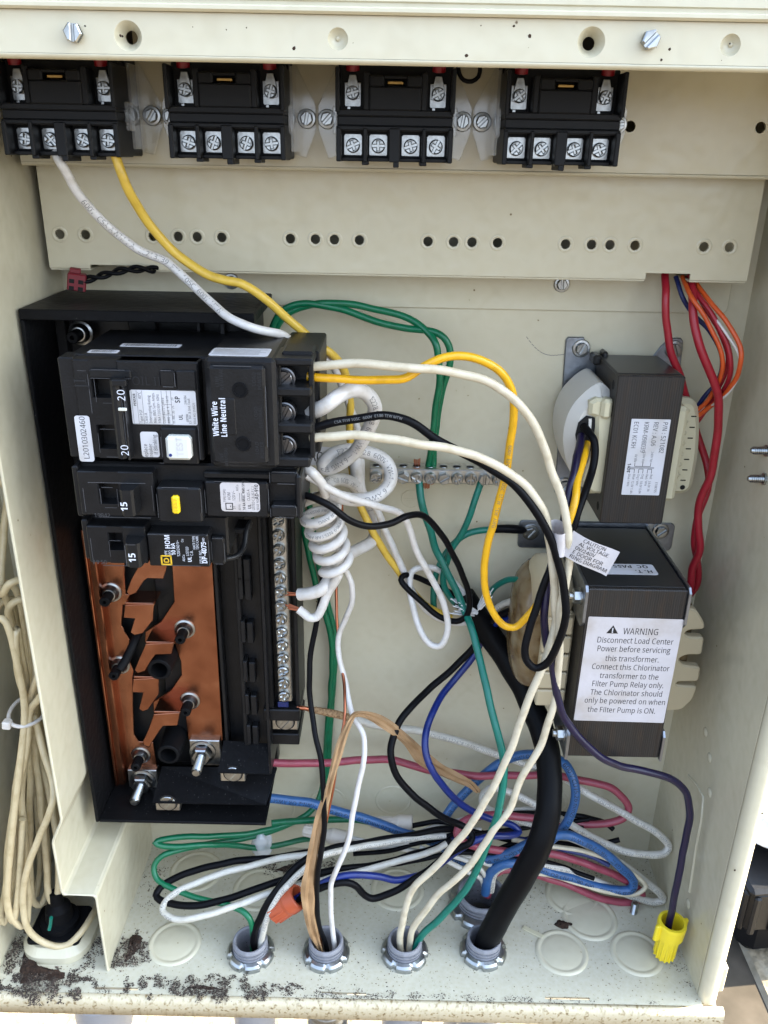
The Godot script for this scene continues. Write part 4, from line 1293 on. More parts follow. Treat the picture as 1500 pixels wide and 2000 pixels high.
	letters(s, [["TYPE", -3.4, 7.0, 1.2], ["TIPO", -3.4, 5.2, 1.2], ["HOM", 0.6, 5.4, 2.4, true], ["10 kA", -2.6, 3.2, 1.9, true], ["120/240 V~", -3.2, 1.2, 1.3], ["Al/Cu", -5.6, -0.9, 1.1], ["Cu", 4.2, -0.9, 1.1], ["UL", -6.0, -4.0, 1.8, true], ["LISTED", -2.8, -2.9, 1.2], ["C.B.", -2.6, -4.8, 1.2], ["HACR TYPE", 0.6, -6.2, 1.1], ["TIPO CARR", 0.6, -7.8, 1.1], ["SWD", 4.0, -10.6, 1.0], ["ISSUE NO.", -6.6, -8.9, 1.2], ["DP-4075", -6.6, -11.2, 2.3, true]], 0.06, 0.92)
	T = Transform3D()
	wput("lettering", s, M["white_ink"], b)
	s = st0()
	T = Transform3D(up, Vector3(-101.4, 277.81, 103.7))
	for e in [line_bar(-2.2, -2.2, 2.2, -2.2, 0.7), line_bar(-2.2, 2.2, 2.2, 2.2, 0.7), line_bar(-2.2, -2.5, -2.2, 2.5, 0.7), line_bar(2.2, -2.5, 2.2, 2.5, 0.7), line_bar(-1, -1, -1, 1, 0.5), line_bar(-1, 1, 0.4, 1, 0.5), line_bar(-1, -1, 0.4, -1, 0.5), line_bar(0.4, 1, 1, 0, 0.5), line_bar(0.4, -1, 1, 0, 0.5)]: prism(s, e, 0.02, 0.07)
	T = Transform3D()
	wput("emblem", s, M["yellow_ink"], b)
	s = st0()
	T = Transform3D(Basis(), Vector3(-135.94, 274.87, 103.1))
	letters(s, [["19 50", 0, 0, 1.9]])
	T = Transform3D()
	wput("moulded_lettering", s, M["worn_black_edge"], b)
	s = st0()
	pb(s, Vector3(-83.28, 274.6, 92), Vector3(-75.64, 270.95, 92), 14, 0.6)
	tube(s, curve([-76.5, 273.1, 92.0,  -71.8, 272.9, 88.0,  -69.2, 275.0, 82.0,  -68.3, 282.8, 76.0,  -67.4, 284.3, 72.0], 2.5), 1.4, 8)
	pb(s, Vector3(-78.54, 282.91, 78), Vector3(-67.14, 279.85, 78), 12, 0.6)
	wput("clip", s, bk, b)
	s = st0()
	pb(s, Vector3(-78.65, 285.25, 82), Vector3(-74.08, 282.62, 82), 3, 0.4)
	wput("terminal", s, M["aluminium"], b)
	worn_edges(b, [[Vector3(-135.79, 291.89, 103.1), Vector3(-111.66, 274.09, 103.1)], [Vector3(-127.43, 286.91, 103.1), Vector3(-121.27, 278.12, 103.1)], [Vector3(-117.2, 289.31, 112.1), Vector3(-110.68, 278.14, 112.1)], [Vector3(-109.46, 290.69, 103.7), Vector3(-81.37, 275.08, 103.7)], [Vector3(-81.28, 286.66, 98.1), Vector3(-75.35, 273.47, 98.1)]])

# thin scuffed edges round the front faces of moulded blocks: [corner, opposite corner]
func worn_edges(parent: Node3D, rects: Array):
	var s := st0()
	for e in rects:
		var a: Vector3 = e[0]
		var b: Vector3 = e[1]
		var z := a.z + 0.02
		var ends := [Vector2(a.x, a.y), Vector2(b.x, a.y), Vector2(b.x, b.y), Vector2(a.x, b.y)]
		for k in 4:
			if rng.randf() < 0.22: continue
			var p: Vector2 = ends[k].lerp(ends[(k + 1) % 4], rng.randf() * 0.2)
			var q: Vector2 = ends[(k + 1) % 4].lerp(ends[k], rng.randf() * 0.3)
			prism(s, line_bar(p.x, p.y, q.x, q.y, 0.16 + rng.randf() * 0.12), z - 0.3, z)
	wput("scuffed_edge", s, M["worn_black_edge"], parent)

func build_bars():
	T = Transform3D()
	# grounding bar on the back panel
	var g := thing("grounding_bar", "aluminium bar with a row of screws holding green ground wires", "terminal bar", Vector3(-8, 288, 0))
	var s := st0()
	var x0: float = -9.41
	var x1: float = 64.56
	rbox(s, Vector3(x0, 286.2, 9), Vector3(x1, 294.4, 20), 0.5)
	rbox(s, Vector3(x0 + 3, 286.4, 0.3), Vector3(x0 + 9, 294, 9), 0.4)
	rbox(s, Vector3(x1 - 9, 286.4, 0.3), Vector3(x1 - 3, 294, 9), 0.4)
	wput("bar", s, M["aluminium"], g)
	for k in 10:
		var x: float = x0 + 3.6 + k * (x1 - x0 - 7.2) / 9.0
		s = st0()
		T = Transform3D(rot(0.4 + 1.7 * sin(k * 1.9)), Vector3(x, 290.0, 20.1))
		if k % 3 == 2:
			prism(s, circ(3.5, 6), 0, 2.6, 0.4)
			for p in cut(circ(3.3, 6), [bar_poly(9, 1.0, 0.3)]): prism(s, Array(p), 2.3, 3.6, 0.3)
		else:
			lathe(s, [Vector2(3.4, 0), Vector2(3.4, 1.8), Vector2(3.1, 2.6), Vector2(0, 2.5)], 18)
			for p in cut(circ(3.1, 18), [bar_poly(9, 1.0), bar_poly(3.2, 1.0, PI / 2)]): prism(s, Array(p), 2.4, 3.5, 0.4)
		T = Transform3D()
		wput("screw", s, M["zinc"], g)
		s = st0()
		T = Transform3D(Basis(Vector3.RIGHT, -PI / 2), Vector3(x, 294.42, 14.5))
		lathe(s, [Vector2(2.6, 0), Vector2(2.5, 0.2), Vector2(2.2, 0.15), Vector2(2.1, -0.4)], 16)
		T = Transform3D()
		wput("wire_hole_rim", s, M["zinc"], g)
		s = st0()
		T = Transform3D(Basis(Vector3.RIGHT, -PI / 2), Vector3(x, 294.42, 14.5))
		lathe(s, [Vector2(2.1, 0.06), Vector2(0, 0.06)], 16)
		T = Transform3D()
		wput("wire_hole", s, M["dark_hole"], g)
	s = st0()
	for e in [[16.45, 294.4, 298.6], [23.24, 294.4, 297.0], [22.17, 281.0, 286.4], [24.34, 283.5, 286.4]]:
		for j in 5: rbox(s, Vector3(e[0] - 1.6 + j * 0.75, e[1], 13 + (j % 2)), Vector3(e[0] - 1.0 + j * 0.75, e[2] - rng.randf() * 1.0, 14 + (j % 2)), 0.1)
	wput("bare_ends", s, M["copper_wire"], g)
	# pressed ground symbol
	s = st0()
	T = Transform3D(Basis(), Vector3(14.16, 268.85, 0.05))
	lathe(s, [Vector2(5.6, 0), Vector2(5.45, 0.2), Vector2(5.3, 0)], 32)
	for e in [line_bar(0, 4.6, 0, 0, 0.3), line_bar(-4, 0, 4, 0, 0.3), line_bar(-2.6, -1.4, 2.6, -1.4, 0.3), line_bar(-1.2, -2.8, 1.2, -2.8, 0.3)]: prism(s, e, 0, 0.2)
	T = Transform3D()
	solo("ground_symbol", done(s), M["cream_paint"], "ground symbol in a circle pressed into the back panel under the screw bar", "symbol")
	# white sticker on the back panel, upside down, half hidden
	var st := thing("voltage_sticker", "white sticker with upside down black figures beside the coiled white wires", "sticker", Vector3(-29.52, 293.51, 0.2))
	sticker(st, "card", st.position / U, rot(PI - 0.06), 30, 11.5, [["120V", -2, -2.6, 5.6, false]])
	# line of small scratches left of the upper transformer
	s = st0()
	for k in 14:
		var t := k / 13.0
		var q: Vector3 = Vector3(74.03, 363.46, 0.1).lerp(Vector3(95.25, 355.03, 0.1), t) + Vector3(0, -5.5 * sin(t * PI) * (1.0 - t * 0.4), 0)
		prism(s, bar_poly(1.7, 0.35, -0.9 + t * 1.1, Vector2(q.x, q.y)), 0.02, 0.08)
	solo("pencil_mark", done(s), M["grey_ink"], "faint curved dashed pencil mark on the back panel beside the upper transformer", "mark")
	T = Transform3D()

# a rounded pillow of wound tape or nylon, between two corners
func pillow(s: SurfaceTool, a: Vector3, b: Vector3, p := 3.0, nu := 28, nv := 14, lumps := 0.0):
	var c := (a + b) / 2.0
	var h := (b - a).abs() / 2.0
	var grid := []
	for i in nv + 1:
		var row := []
		for j in nu:
			var th := PI * i / nv
			var ph := TAU * j / nu
			var d := Vector3(sin(th) * cos(ph), cos(th), sin(th) * sin(ph))
			var l := pow(pow(absf(d.x), p) + pow(absf(d.y), p) + pow(absf(d.z), p), -1.0 / p)
			var w := 1.0 + lumps * (sin(d.y * 9.0 + d.x * 4.0) * 0.5 + sin(d.z * 7.0 + d.y * 5.0) * 0.5)
			row.append(c + d * l * w * h)
		grid.append(row)
	for i in nv:
		for j in nu:
			var k := (j + 1) % nu
			if i > 0: tri(s, grid[i][j], grid[i][k], grid[i + 1][k], 4)
			if i < nv - 1: tri(s, grid[i][j], grid[i + 1][k], grid[i + 1][j], 4)

func build_transformers():
	T = Transform3D()
	var zn: Material = M["zinc"]
	# ---------------- upper transformer
	var t := thing("transformer", "upper black laminated transformer with nylon bobbin and sideways printed parts label", "transformer", Vector3(128, 277, 0))
	var s := st0()
	prism(s, [Vector2(94.54, 362.95), Vector2(95.74, 364.62), Vector2(103.95, 364.78), Vector2(108.51, 356.05), Vector2(121.98, 352.13), Vector2(140.77, 352.51), Vector2(146.17, 360.95), Vector2(150.48, 365.15), Vector2(155.94, 365.26), Vector2(157.29, 363.64), Vector2(157.89, 352.85), Vector2(166.26, 277.02), Vector2(161.69, 272.14), Vector2(99.37, 273.02), Vector2(97.05, 275.52)], 0.1, 1.7, 0.4)
	wput("mounting_plate", s, M["steel_sheet"], t)
	for e in [[Vector3(103.08, 358.86, 1.7), 0.5], [Vector3(152.8, 359.29, 1.7), 1.4], [Vector3(102.4, 279.71, 1.7), 0.2]]: put("screw", hex_screw(3.4, 2.8), zn, t, e[0] - t.position / U, rot(e[1]))
	s = st0()
	rbox(s, Vector3(111.6, 277.6, 4), Vector3(144.4, 356, 50), 0.6)
	wput("core", s, M["laminations"], t)
	s = st0()
	rbox(s, Vector3(112.4, 356.02, 5), Vector3(143.6, 356.3, 46), 0.1)
	rbox(s, Vector3(108, 352, 1.7), Vector3(112.2, 357.4, 12), 1.0)
	rbox(s, Vector3(113, 355, 1.7), Vector3(116, 359, 10), 1.0)
	wput("varnish_run", s, M["dark_varnish"], t)
	for y in [349.5, 284.5]:
		s = st0()
		T = Transform3D(Basis(Vector3.UP, -PI / 2), Vector3(111.58, y, 43))
		lathe(s, [Vector2(2.4, 0.05), Vector2(0, 0.05)], 16)
		T = Transform3D()
		wput("bolt_hole", s, M["dark_hole"], t)
	s = st0()    # bobbin flange by the coil, and the flange on the far side with its slots
	rbox(s, Vector3(103.5, 291, 8), Vector3(111.4, 341, 44), 2.0)
	rbox(s, Vector3(106, 333, 30), Vector3(111.4, 343, 48), 1.6)
	wput("bobbin", s, M["nylon"], t)
	s = st0()
	rbox(s, Vector3(144.6, 287, 10), Vector3(152, 338.5, 42), 2.0)
	prism(s, fillet([Vector2(150.22, 338.22), Vector2(159.86, 338.14), Vector2(163.57, 333.52), Vector2(166.15, 321.24), Vector2(167.71, 306.92), Vector2(167.54, 287.7), Vector2(164.22, 284.01), Vector2(154.72, 283.8), Vector2(153.36, 303.7)], 4.0), 12, 24, 2.6, true)
	for k in 7: rbox(s, Vector3(153.6 - k * 0.1, 293.8 + k * 6.0, 20), Vector3(159.4 - k * 0.1, 297.4 + k * 6.0, 25.4), 1.4)
	wput("bobbin", s, M["nylon"], t)
	for k in 7:
		s = st0()
		rbox(s, Vector3(159.8, 292.4 + k * 6.0, 23.9), Vector3(162.6, 293.0 + k * 6.0, 24.3), 0.1)
		wput("slot", s, M["dark_hole"], t)
	s = st0()
	T = Transform3D(Basis(), Vector3(161.5, 288.6, 24.2))
	lathe(s, [Vector2(1.4, 0.05), Vector2(0, 0.05)], 12)
	T = Transform3D()
	wput("slot", s, M["dark_hole"], t)
	s = st0()
	prism(s, fillet([Vector2(107.51, 350.18), Vector2(101.24, 346.36), Vector2(94.09, 338.22), Vector2(90.86, 328.94), Vector2(90.67, 317.9), Vector2(93.74, 306.13), Vector2(99.4, 295.91), Vector2(105.97, 290.51), Vector2(117.28, 289.29), Vector2(117.16, 318.46), Vector2(116.25, 340.28)], 6.0), 6, 42, 5.0, true)
	wput("coil_wrap", s, M["white_tape"], t)
	s = st0()
	prism(s, [Vector2(100.44, 340.87), Vector2(103.75, 343.03), Vector2(113.53, 342.18), Vector2(114.79, 324.08), Vector2(114.07, 291.66), Vector2(107.62, 292.1), Vector2(103.34, 294.59), Vector2(101.8, 298.83), Vector2(103.59, 308.72), Vector2(105.74, 319.53), Vector2(104.39, 333.27), Vector2(100.68, 334.26)], 38, 45.5, 1.6)
	wput("bobbin_flange", s, M["nylon"], t)
	s = st0()
	prism(s, [Vector2(100.18, 333.39), Vector2(104.42, 332.41), Vector2(106.01, 323.25), Vector2(104.36, 314.98), Vector2(102.26, 307.97), Vector2(98.07, 314.85), Vector2(95.62, 323.04), Vector2(96.47, 329.56)], 42.2, 43.4, 0.3)
	wput("coil_opening", s, M["dark_hole"], t)
	s = st0()
	prism(s, [Vector2(101.14, 332.11), Vector2(102.68, 332.14), Vector2(103.16, 323.52), Vector2(101.93, 322.95)], 43.2, 44.2, 0.2)
	wput("paper_liner", s, M["white_tape"], t)
	sticker(t, "parts_label", Vector3(130.56, 314.16, 50.15), rot(-PI / 2), 40.5, 19.4, [["P/N : 521082", -19, 6.2, 2.2], ["REV : A.06", -19, 1.6, 2.2], ["KRM-098039", -19, -3.1, 2.2], ["EC01 KCRH", -19, -8.2, 2.2], ["240V Yel", -3.4, 2.4, 1.15], ["120V Vio", -3.2, -1.6, 1.15], ["0V Blk", -1.8, -5.6, 1.15], ["1404", 3.0, -8.6, 1.7, true], ["E108705", 13.0, 6.8, 1.15], ["Red", 8.8, 3.6, 1.15], ["24.0V 3A", 12.4, 3.2, 1.15], ["Red / Wht", 8.8, 1.4, 1.1], ["Org", 8.8, -0.8, 1.15], ["18.0V 0.8A", 12.4, -1.0, 1.15], ["Org / Wht", 8.8, -3.0, 1.1], ["Blue", 8.8, -5.2, 1.15], ["12.0V 1.4A", 12.4, -5.4, 1.15], ["Blue / Wht", 8.8, -7.6, 1.1]], "label_white", "ink", [line_bar(5.1, 5, 5.1, -7, 0.2), line_bar(5.6, 5, 5.6, -7, 0.2), line_bar(2.6, 3.0, 4.6, 3.0, 0.25), line_bar(2.6, -1.0, 4.6, -1.0, 0.25), line_bar(2.6, -5.0, 4.6, -5.0, 0.25), line_bar(4.6, 3.0, 4.6, -5.0, 0.25), line_bar(6.1, 4, 8.4, 4, 0.25), line_bar(6.1, 1.9, 8.4, 1.9, 0.25), line_bar(6.1, 4, 6.1, 1.9, 0.25), line_bar(6.1, -0.4, 8.4, -0.4, 0.25), line_bar(6.1, -2.6, 8.4, -2.6, 0.25), line_bar(6.1, -0.4, 6.1, -2.6, 0.25), line_bar(6.1, -4.8, 8.4, -4.8, 0.25), line_bar(6.1, -7.2, 8.4, -7.2, 0.25), line_bar(6.1, -4.8, 6.1, -7.2, 0.25)], 0.94, 0.4)
	# ---------------- lower transformer
	t = thing("transformer", "lower laminated transformer with large printed warning label and metal end frames", "transformer", Vector3(127, 150, 0))
	s = st0()
	prism(s, rrect(78.4, 239.5, 169.6, 257, 2.5), 0.1, 1.8, 0.4)
	prism(s, rrect(100, 150, 152, 245, 2.5), 0.1, 1.75, 0.4)
	prism(s, rrect(70, 176, 104, 193, 2.5), 0.12, 1.78, 0.4)
	wput("mounting_plate", s, M["steel_sheet"], t)
	for e in [[Vector3(85.24, 249.95, 1.8), 0.3], [Vector3(161.41, 252.31, 1.8), 0.1], [Vector3(85.32, 159.41, 1.8), 1.2]]: put("screw", hex_screw(3.5, 2.8), zn, t, e[0] - t.position / U, rot(e[1]))
	s = st0()
	rbox(s, Vector3(102.2, 150.6, 8), Vector3(152.2, 254.6, 80), 0.5)
	wput("core", s, M["laminations"], t)
	s = st0()
	rbox(s, Vector3(103, 254.65, 5), Vector3(151.5, 254.9, 77), 0.1)
	wput("varnish_coat", s, M["dark_varnish"], t)
	for x in [[100.4, 102.1], [152.3, 153.6]]:     # end frames at the four corners
		for y in [[232, 256], [149.6, 168]]:
			s = st0()
			T = Transform3D(Basis(Vector3(0, 0, 1), Vector3(0, 1, 0), Vector3(-1, 0, 0)), Vector3(x[1], 0, 0))
			var top: bool = y[0] > 200
			prism(s, [Vector2(2, y[0]), Vector2(2, y[1]), Vector2(79, y[1]), Vector2(81.5, y[1] - 2.5), Vector2(81.5, y[0] + (0.0 if not top else 4.0)), Vector2(78, y[0])], 0, x[1] - x[0], 0.3)
			T = Transform3D()
			wput("end_frame", s, M["steel_sheet"], t)
	for q in [Vector3(97.82, 247.2, 74), Vector3(99.18, 161.38, 74)]:
		s = st0()
		T = Transform3D(Basis(Vector3.UP, -PI / 2), Vector3(100.3, q.y, q.z))
		lathe(s, [Vector2(4.6, 0), Vector2(4.6, 0.7), Vector2(0, 0.7)], 20)
		prism(s, circ(4.0, 6), 0.6, 4.2, 0.5)
		lathe(s, [Vector2(2.1, 4.0), Vector2(2.1, 6.0), Vector2(0, 6.2)], 12)
		T = Transform3D()
		wput("hex_nut", s, zn, t)
	s = st0()
	rbox(s, Vector3(86, 172, 26), Vector3(101.8, 232, 64), 2.5)
	for k in 5: rbox(s, Vector3(84.6, 174 + k * 11.4, 62), Vector3(100.2, 184.2 + k * 11.4, 67.0), 0.7)
	wput("bobbin", s, M["yellowed_nylon"], t)
	for k in 4:
		s = st0()
		rbox(s, Vector3(95.5, 184.6 + k * 11.4, 66), Vector3(97.6, 185.5 + k * 11.4, 66.9), 0.1)
		wput("slot", s, M["dark_hole"], t)
	s = st0()
	pillow(s, Vector3(72, 168, 10), Vector3(101.5, 244, 56), 2.8, 28, 18, 0.03)
	wput("coil_wrap", s, M["varnished_tape"], t)
	s = st0()
	pillow(s, Vector3(80, 224, 20), Vector3(101.8, 250, 66), 3.4)
	wput("bobbin_shoulder", s, M["yellowed_nylon"], t)
	s = st0()
	prism(s, fillet([Vector2(156.55, 220.72), Vector2(165.85, 223.56), Vector2(174.71, 221.8), Vector2(180.37, 213.68), Vector2(181.38, 209.37), Vector2(172.27, 208.49), Vector2(170.33, 206.09), Vector2(172.97, 204.13), Vector2(182, 204.01), Vector2(182.47, 192.42), Vector2(173.71, 192.21), Vector2(169.46, 189.35), Vector2(172.46, 185.26), Vector2(183.27, 184.12), Vector2(183.71, 174.29), Vector2(171.31, 173.63), Vector2(171.05, 171.49), Vector2(183.7, 170.73), Vector2(182.24, 161.35), Vector2(176.79, 153.93), Vector2(166.65, 152.94)], 2.2), 36, 41, 1.0)
	wput("bobbin", s, M["yellowed_nylon"], t)
	s = st0()
	pillow(s, Vector3(148, 158, 6), Vector3(180, 226, 36), 3.4, 28, 16, 0.02)
	wput("coil_wrap", s, M["varnished_tape"], t)
	sticker(t, "warning_label", Vector3(127.73, 206.56, 80.1), rot(-0.012), 48.4, 64, [["WARNING", 3.4, 22.4, 3.5, false, 1], ["Disconnect Load Center", 1.4, 17.0, 3.25, false, 1], ["Power before servicing", 1.4, 11.8, 3.25, false, 1], ["this transformer.", 1.4, 6.0, 3.25, false, 1], ["Connect this Chlorinator", 1.4, 0.8, 3.25, false, 1], ["transformer to the", 1.4, -4.6, 3.25, false, 1], ["Filter Pump Relay only.", 1.4, -9.8, 3.25, false, 1], ["The Chlorinator should", 1.4, -15.2, 3.25, false, 1], ["only be powered on when", 1.4, -20.4, 3.25, false, 1], ["the Filter Pump is ON.", 0.4, -26.2, 3.25, false, 1]], "label_pink_white", "ink", [[Vector2(-14.0, 22.6), Vector2(-8.0, 22.6), Vector2(-11.0, 27.4)]], 0.82, 0.6)
	var wl: Node3D = t.get_node("warning_label")
	s = st0()
	prism(s, bar_poly(0.55, 1.9, 0, Vector2(-11.0, 24.9)), 0.17, 0.22)
	prism(s, circ(0.4, 8, Vector2(-11.0, 23.4)), 0.17, 0.22)
	put("exclamation_mark", done(s), M["label_white"], wl)
	sticker(t, "test_label", Vector3(129.91, 259.49, 58) * Vector3(1, 0, 1) + Vector3(-3, 254.95, 0), Basis(Vector3(-1, 0, 0), Vector3(0, 0, 1), Vector3(0, 1, 0)), 30, 12, [["H. T.", -13.0, 0.9, 3.2, true], ["QC  PASS", -12.0, -4.6, 3.2, true]], "label_white", "ink", null, 1.0, 1.4)

func build_fittings():
	T = Transform3D()
	var kinds := ["conduit fitting holding the green, black and white pair, beside the orange wire nut", "conduit fitting holding the brown paper, thin black and thin white wires", "conduit fitting holding two ivory wires and a green wire", "conduit fitting filled by the thick black cable", "large conduit fitting at the back holding rose and blue wires"]
	var where := [Vector3(-77.5, 0, 85.5), Vector3(-31.3, 0, 84.4), Vector3(16.9, 0, 83.2), Vector3(65.5, 0, 80.6), Vector3(67.6, 0, 46)]
	for i in 5:
		var k := 1.5 if i == 4 else 1.0
		var t := thing("conduit_fitting", kinds[i], "conduit fitting", where[i], "" if i == 4 else "small conduit fittings in the cabinet floor")
		var up := Basis(Vector3.RIGHT, -PI / 2)
		var s := st0()
		T = Transform3D(up, Vector3.ZERO)
		var prof := [Vector2(8.6 * k, -12), Vector2(8.6 * k, 11.4), Vector2(9.2 * k, 12.2), Vector2(9.9 * k, 12.2), Vector2(10.2 * k, 11.6)]
		for j in 3:
			prof.append(Vector2(10.6 * k, 10.8 - j * 2.6)); prof.append(Vector2(10.6 * k, 9.6 - j * 2.6)); prof.append(Vector2(9.4 * k, 9.1 - j * 2.6)); prof.append(Vector2(9.4 * k, 8.4 - j * 2.6))
		prof.append(Vector2(9.4 * k, -12))
		prof.reverse()
		lathe(s, prof, 32)
		put("threaded_nipple", done(s), M["grey_fitting"], t)
		s = st0()
		var ring := []
		var n := 96
		for j in n:
			var a := TAU * j / n
			var lobe: float = smoothstep(0.72, 0.86, cos(a * 7.0))
			ring.append([a, (14.6 - 1.7 * lobe) * k])
		for j in n:
			var p: Array = ring[j]
			var q: Array = ring[(j + 1) % n]
			var du := Vector2.from_angle(p[0])
			var dv := Vector2.from_angle(q[0])
			var r0 := 10.6 * k
			var rows := [[r0, 4.6], [r0 + 0.9, 5.0], [-1.4, 4.4], [-0.3, 3.0], [0.0, 1.6], [0.0, 0.05]]
			for m in rows.size() - 1:
				var ra: float = rows[m][0]
				var rb: float = rows[m + 1][0]
				var pa: float = ra if ra > 2.0 else p[1] + ra
				var pb2: float = rb if rb > 2.0 else p[1] + rb
				var qa: float = ra if ra > 2.0 else q[1] + ra
				var qb: float = rb if rb > 2.0 else q[1] + rb
				quad(s, v3(du * pa, rows[m][1]), v3(du * pb2, rows[m + 1][1]), v3(dv * qb, rows[m + 1][1]), v3(dv * qa, rows[m][1]), 20 + m)
		T = Transform3D()
		put("locknut", done(s), M["zinc"], t, Vector3.ZERO, Basis(Vector3.UP, i * 0.3))

func strands(s: SurfaceTool, a: Vector3, d: Vector3, l: float, n := 8, w := 1.0):
	for k in n:
		var o := Vector3(rng.randf_range(-w, w), rng.randf_range(-w, w), rng.randf_range(-w, w))
		tube(s, spline(PackedVector3Array([a + o * 0.6, a + d * l * 0.5 + o, a + d * l * rng.randf_range(0.8, 1.1) + o * 1.3]), 2.0), 0.35, 5)

func build_wires():
	T = Transform3D()
	# ---- from the wired relay
	wire("white_wire", "white printed wire from the wired relay down past the breaker, beside the yellow one", [-143.3, 450.9, 66.0,  -141.0, 446.5, 68.0,  -137.6, 435.2, 62.0,  -130.0, 423.2, 55.0,  -118.2, 412.2, 52.0,  -102.4, 404.6, 52.0,  -87.8, 393.0, 58.0,  -74.6, 384.5, 68.0,  -62.8, 379.3, 71.0,  -52.2, 375.9, 64.0,  -46.8, 369.8, 50.0,  -40.5, 364.4, 40.0,  -29.6, 355.8, 34.0,  -24.8, 344.7, 28.0,  -20.0, 331.4, 24.0,  -16.2, 313.9, 22.0,  -14.7, 299.4, 22.0,  -13.2, 281.5, 22.0,  -8.6, 275.5, 22.0,  -3.4, 264.8, 20.0,  0.6, 254.4, 20.0,  11.4, 230.2, 20.0,  17.8, 215.9, 18.0,  24.9, 204.6, 16.0,  33.3, 197.6, 14.0,  43.4, 193.5, 12.0,  52.3, 192.9, 10.0], 2.01, "bright_white_wire", "wire", "", "600V  CSA AWM I A  LL213739  FT1  105C  600V  MTW", 2.2, 22.0)
	wire("yellow_wire", "long dull yellow wire from the wired relay down behind the breakers' wires", [-118.0, 450.3, 66.0,  -115.6, 441.9, 66.0,  -112.6, 428.1, 58.0,  -106.1, 416.9, 52.0,  -97.9, 407.8, 50.0,  -86.2, 400.3, 52.0,  -76.5, 397.5, 54.0,  -68.2, 396.1, 54.0,  -58.1, 389.2, 52.0,  -47.1, 377.6, 46.0,  -35.4, 366.8, 40.0,  -28.2, 360.2, 36.0,  -22.9, 351.4, 30.0,  -20.7, 340.2, 26.0,  -20.2, 328.6, 24.0,  -20.3, 313.9, 22.0,  -18.9, 293.0, 21.0,  -15.5, 276.4, 21.0,  -8.2, 259.5, 21.0,  0.8, 241.5, 20.0,  11.6, 224.2, 18.0,  21.1, 210.7, 16.0,  30.6, 202.3, 13.0,  40.3, 196.2, 10.0], 2.13, "dull_yellow_wire")
	T = Transform3D()
	var s := st0()
	tube(s, spline(PackedVector3Array([Vector3(-17.52, 300.53, 22), Vector3(-16.34, 295.3, 23), Vector3(-15.79, 288.67, 22)]), 3.0), 3.9, 20)
	solo("white_sleeve", done(s), M["bright_white_wire"], "short white plastic sleeve around the yellow and white wires over the screw bar", "sleeve")
	# ---- from the two pole breaker
	wire("ivory_wire", "ivory wire from the breaker's top screw sweeping to the third conduit fitting, outer of two", [-34.4, 367.5, 94.0,  -28.6, 368.5, 95.0,  -21.9, 369.4, 96.0,  -8.7, 370.3, 98.0,  4.4, 369.2, 98.0,  19.8, 368.0, 97.0,  31.0, 365.7, 96.0,  44.6, 361.5, 95.0,  56.0, 354.6, 94.0,  64.2, 345.8, 92.0,  69.9, 335.5, 91.0,  74.7, 323.0, 90.0,  79.3, 311.8, 90.0,  83.8, 300.7, 91.0,  86.9, 287.6, 92.0,  88.1, 274.7, 92.0,  87.2, 258.6, 91.0,  86.7, 245.4, 90.0,  88.1, 229.5, 88.0,  90.3, 212.1, 87.0,  90.6, 198.3, 86.0,  88.6, 182.7, 86.0,  85.5, 163.6, 86.0,  78.2, 143.6, 87.0,  73.1, 123.5, 87.0,  65.1, 106.6, 88.0,  56.1, 85.1, 88.0,  48.7, 71.4, 87.0,  36.5, 53.9, 86.0,  26.9, 36.0, 85.0,  21.3, 21.6, 84.0,  19.8, 7.3, 83.0,  19.8, -3.7, 83.0], 1.98, "ivory_wire")
	wire("white_wire", "white wire from the breaker's lowest screw curving to the third conduit fitting, inner of two", [-34.6, 335.0, 93.0,  -26.7, 336.6, 94.0,  -13.0, 337.7, 95.0,  0.7, 336.1, 95.0,  14.5, 334.2, 95.0,  28.4, 331.8, 94.0,  42.5, 327.4, 93.0,  57.4, 318.5, 91.0,  67.8, 308.2, 90.0,  75.3, 296.6, 89.0,  78.6, 283.4, 88.0,  80.4, 272.5, 88.0,  84.2, 253.5, 87.0,  86.4, 240.7, 86.0,  85.6, 230.3, 86.0,  82.4, 215.0, 87.0,  79.0, 201.6, 88.0,  74.0, 182.5, 88.0,  65.6, 146.9, 88.0,  58.0, 126.9, 88.0,  50.2, 106.2, 88.0,  40.7, 88.3, 87.0,  30.9, 71.4, 86.0,  20.8, 56.4, 85.0,  15.6, 34.1, 84.0,  14.4, 21.4, 84.0,  14.2, 7.2, 83.0,  15.1, -3.9, 83.0], 2.08, "ivory_wire")
	wire("yellow_wire", "bright yellow wire from the breaker looping down to the upper transformer's coil", [-35.7, 362.7, 91.0,  -26.7, 362.2, 92.0,  -13.2, 361.8, 92.0,  0.2, 361.9, 92.0,  8.0, 363.1, 92.0,  15.7, 367.8, 91.0,  24.5, 371.4, 90.0,  33.5, 371.8, 88.0,  42.8, 369.0, 86.0,  51.4, 362.7, 84.0,  56.3, 352.9, 82.0,  57.7, 341.5, 80.0,  57.0, 328.8, 79.0,  55.5, 307.9, 78.0,  53.2, 291.0, 76.0,  51.5, 276.2, 74.0,  50.4, 260.9, 72.0,  52.7, 243.7, 70.0,  58.3, 231.6, 70.0,  63.8, 226.2, 70.0,  69.5, 225.7, 70.0,  74.2, 231.7, 71.0,  78.9, 240.3, 72.0,  81.0, 251.0, 74.0,  82.8, 263.7, 76.0,  86.1, 278.8, 78.0,  89.0, 291.3, 78.0,  91.4, 301.8, 74.0,  95.4, 310.6, 62.0,  99.4, 316.9, 52.0,  101.6, 319.1, 44.0], 1.9, "yellow_wire", "wire", "", "600V  E248889  105C  MTW  TEW  AWG", 1.6, 128.0)
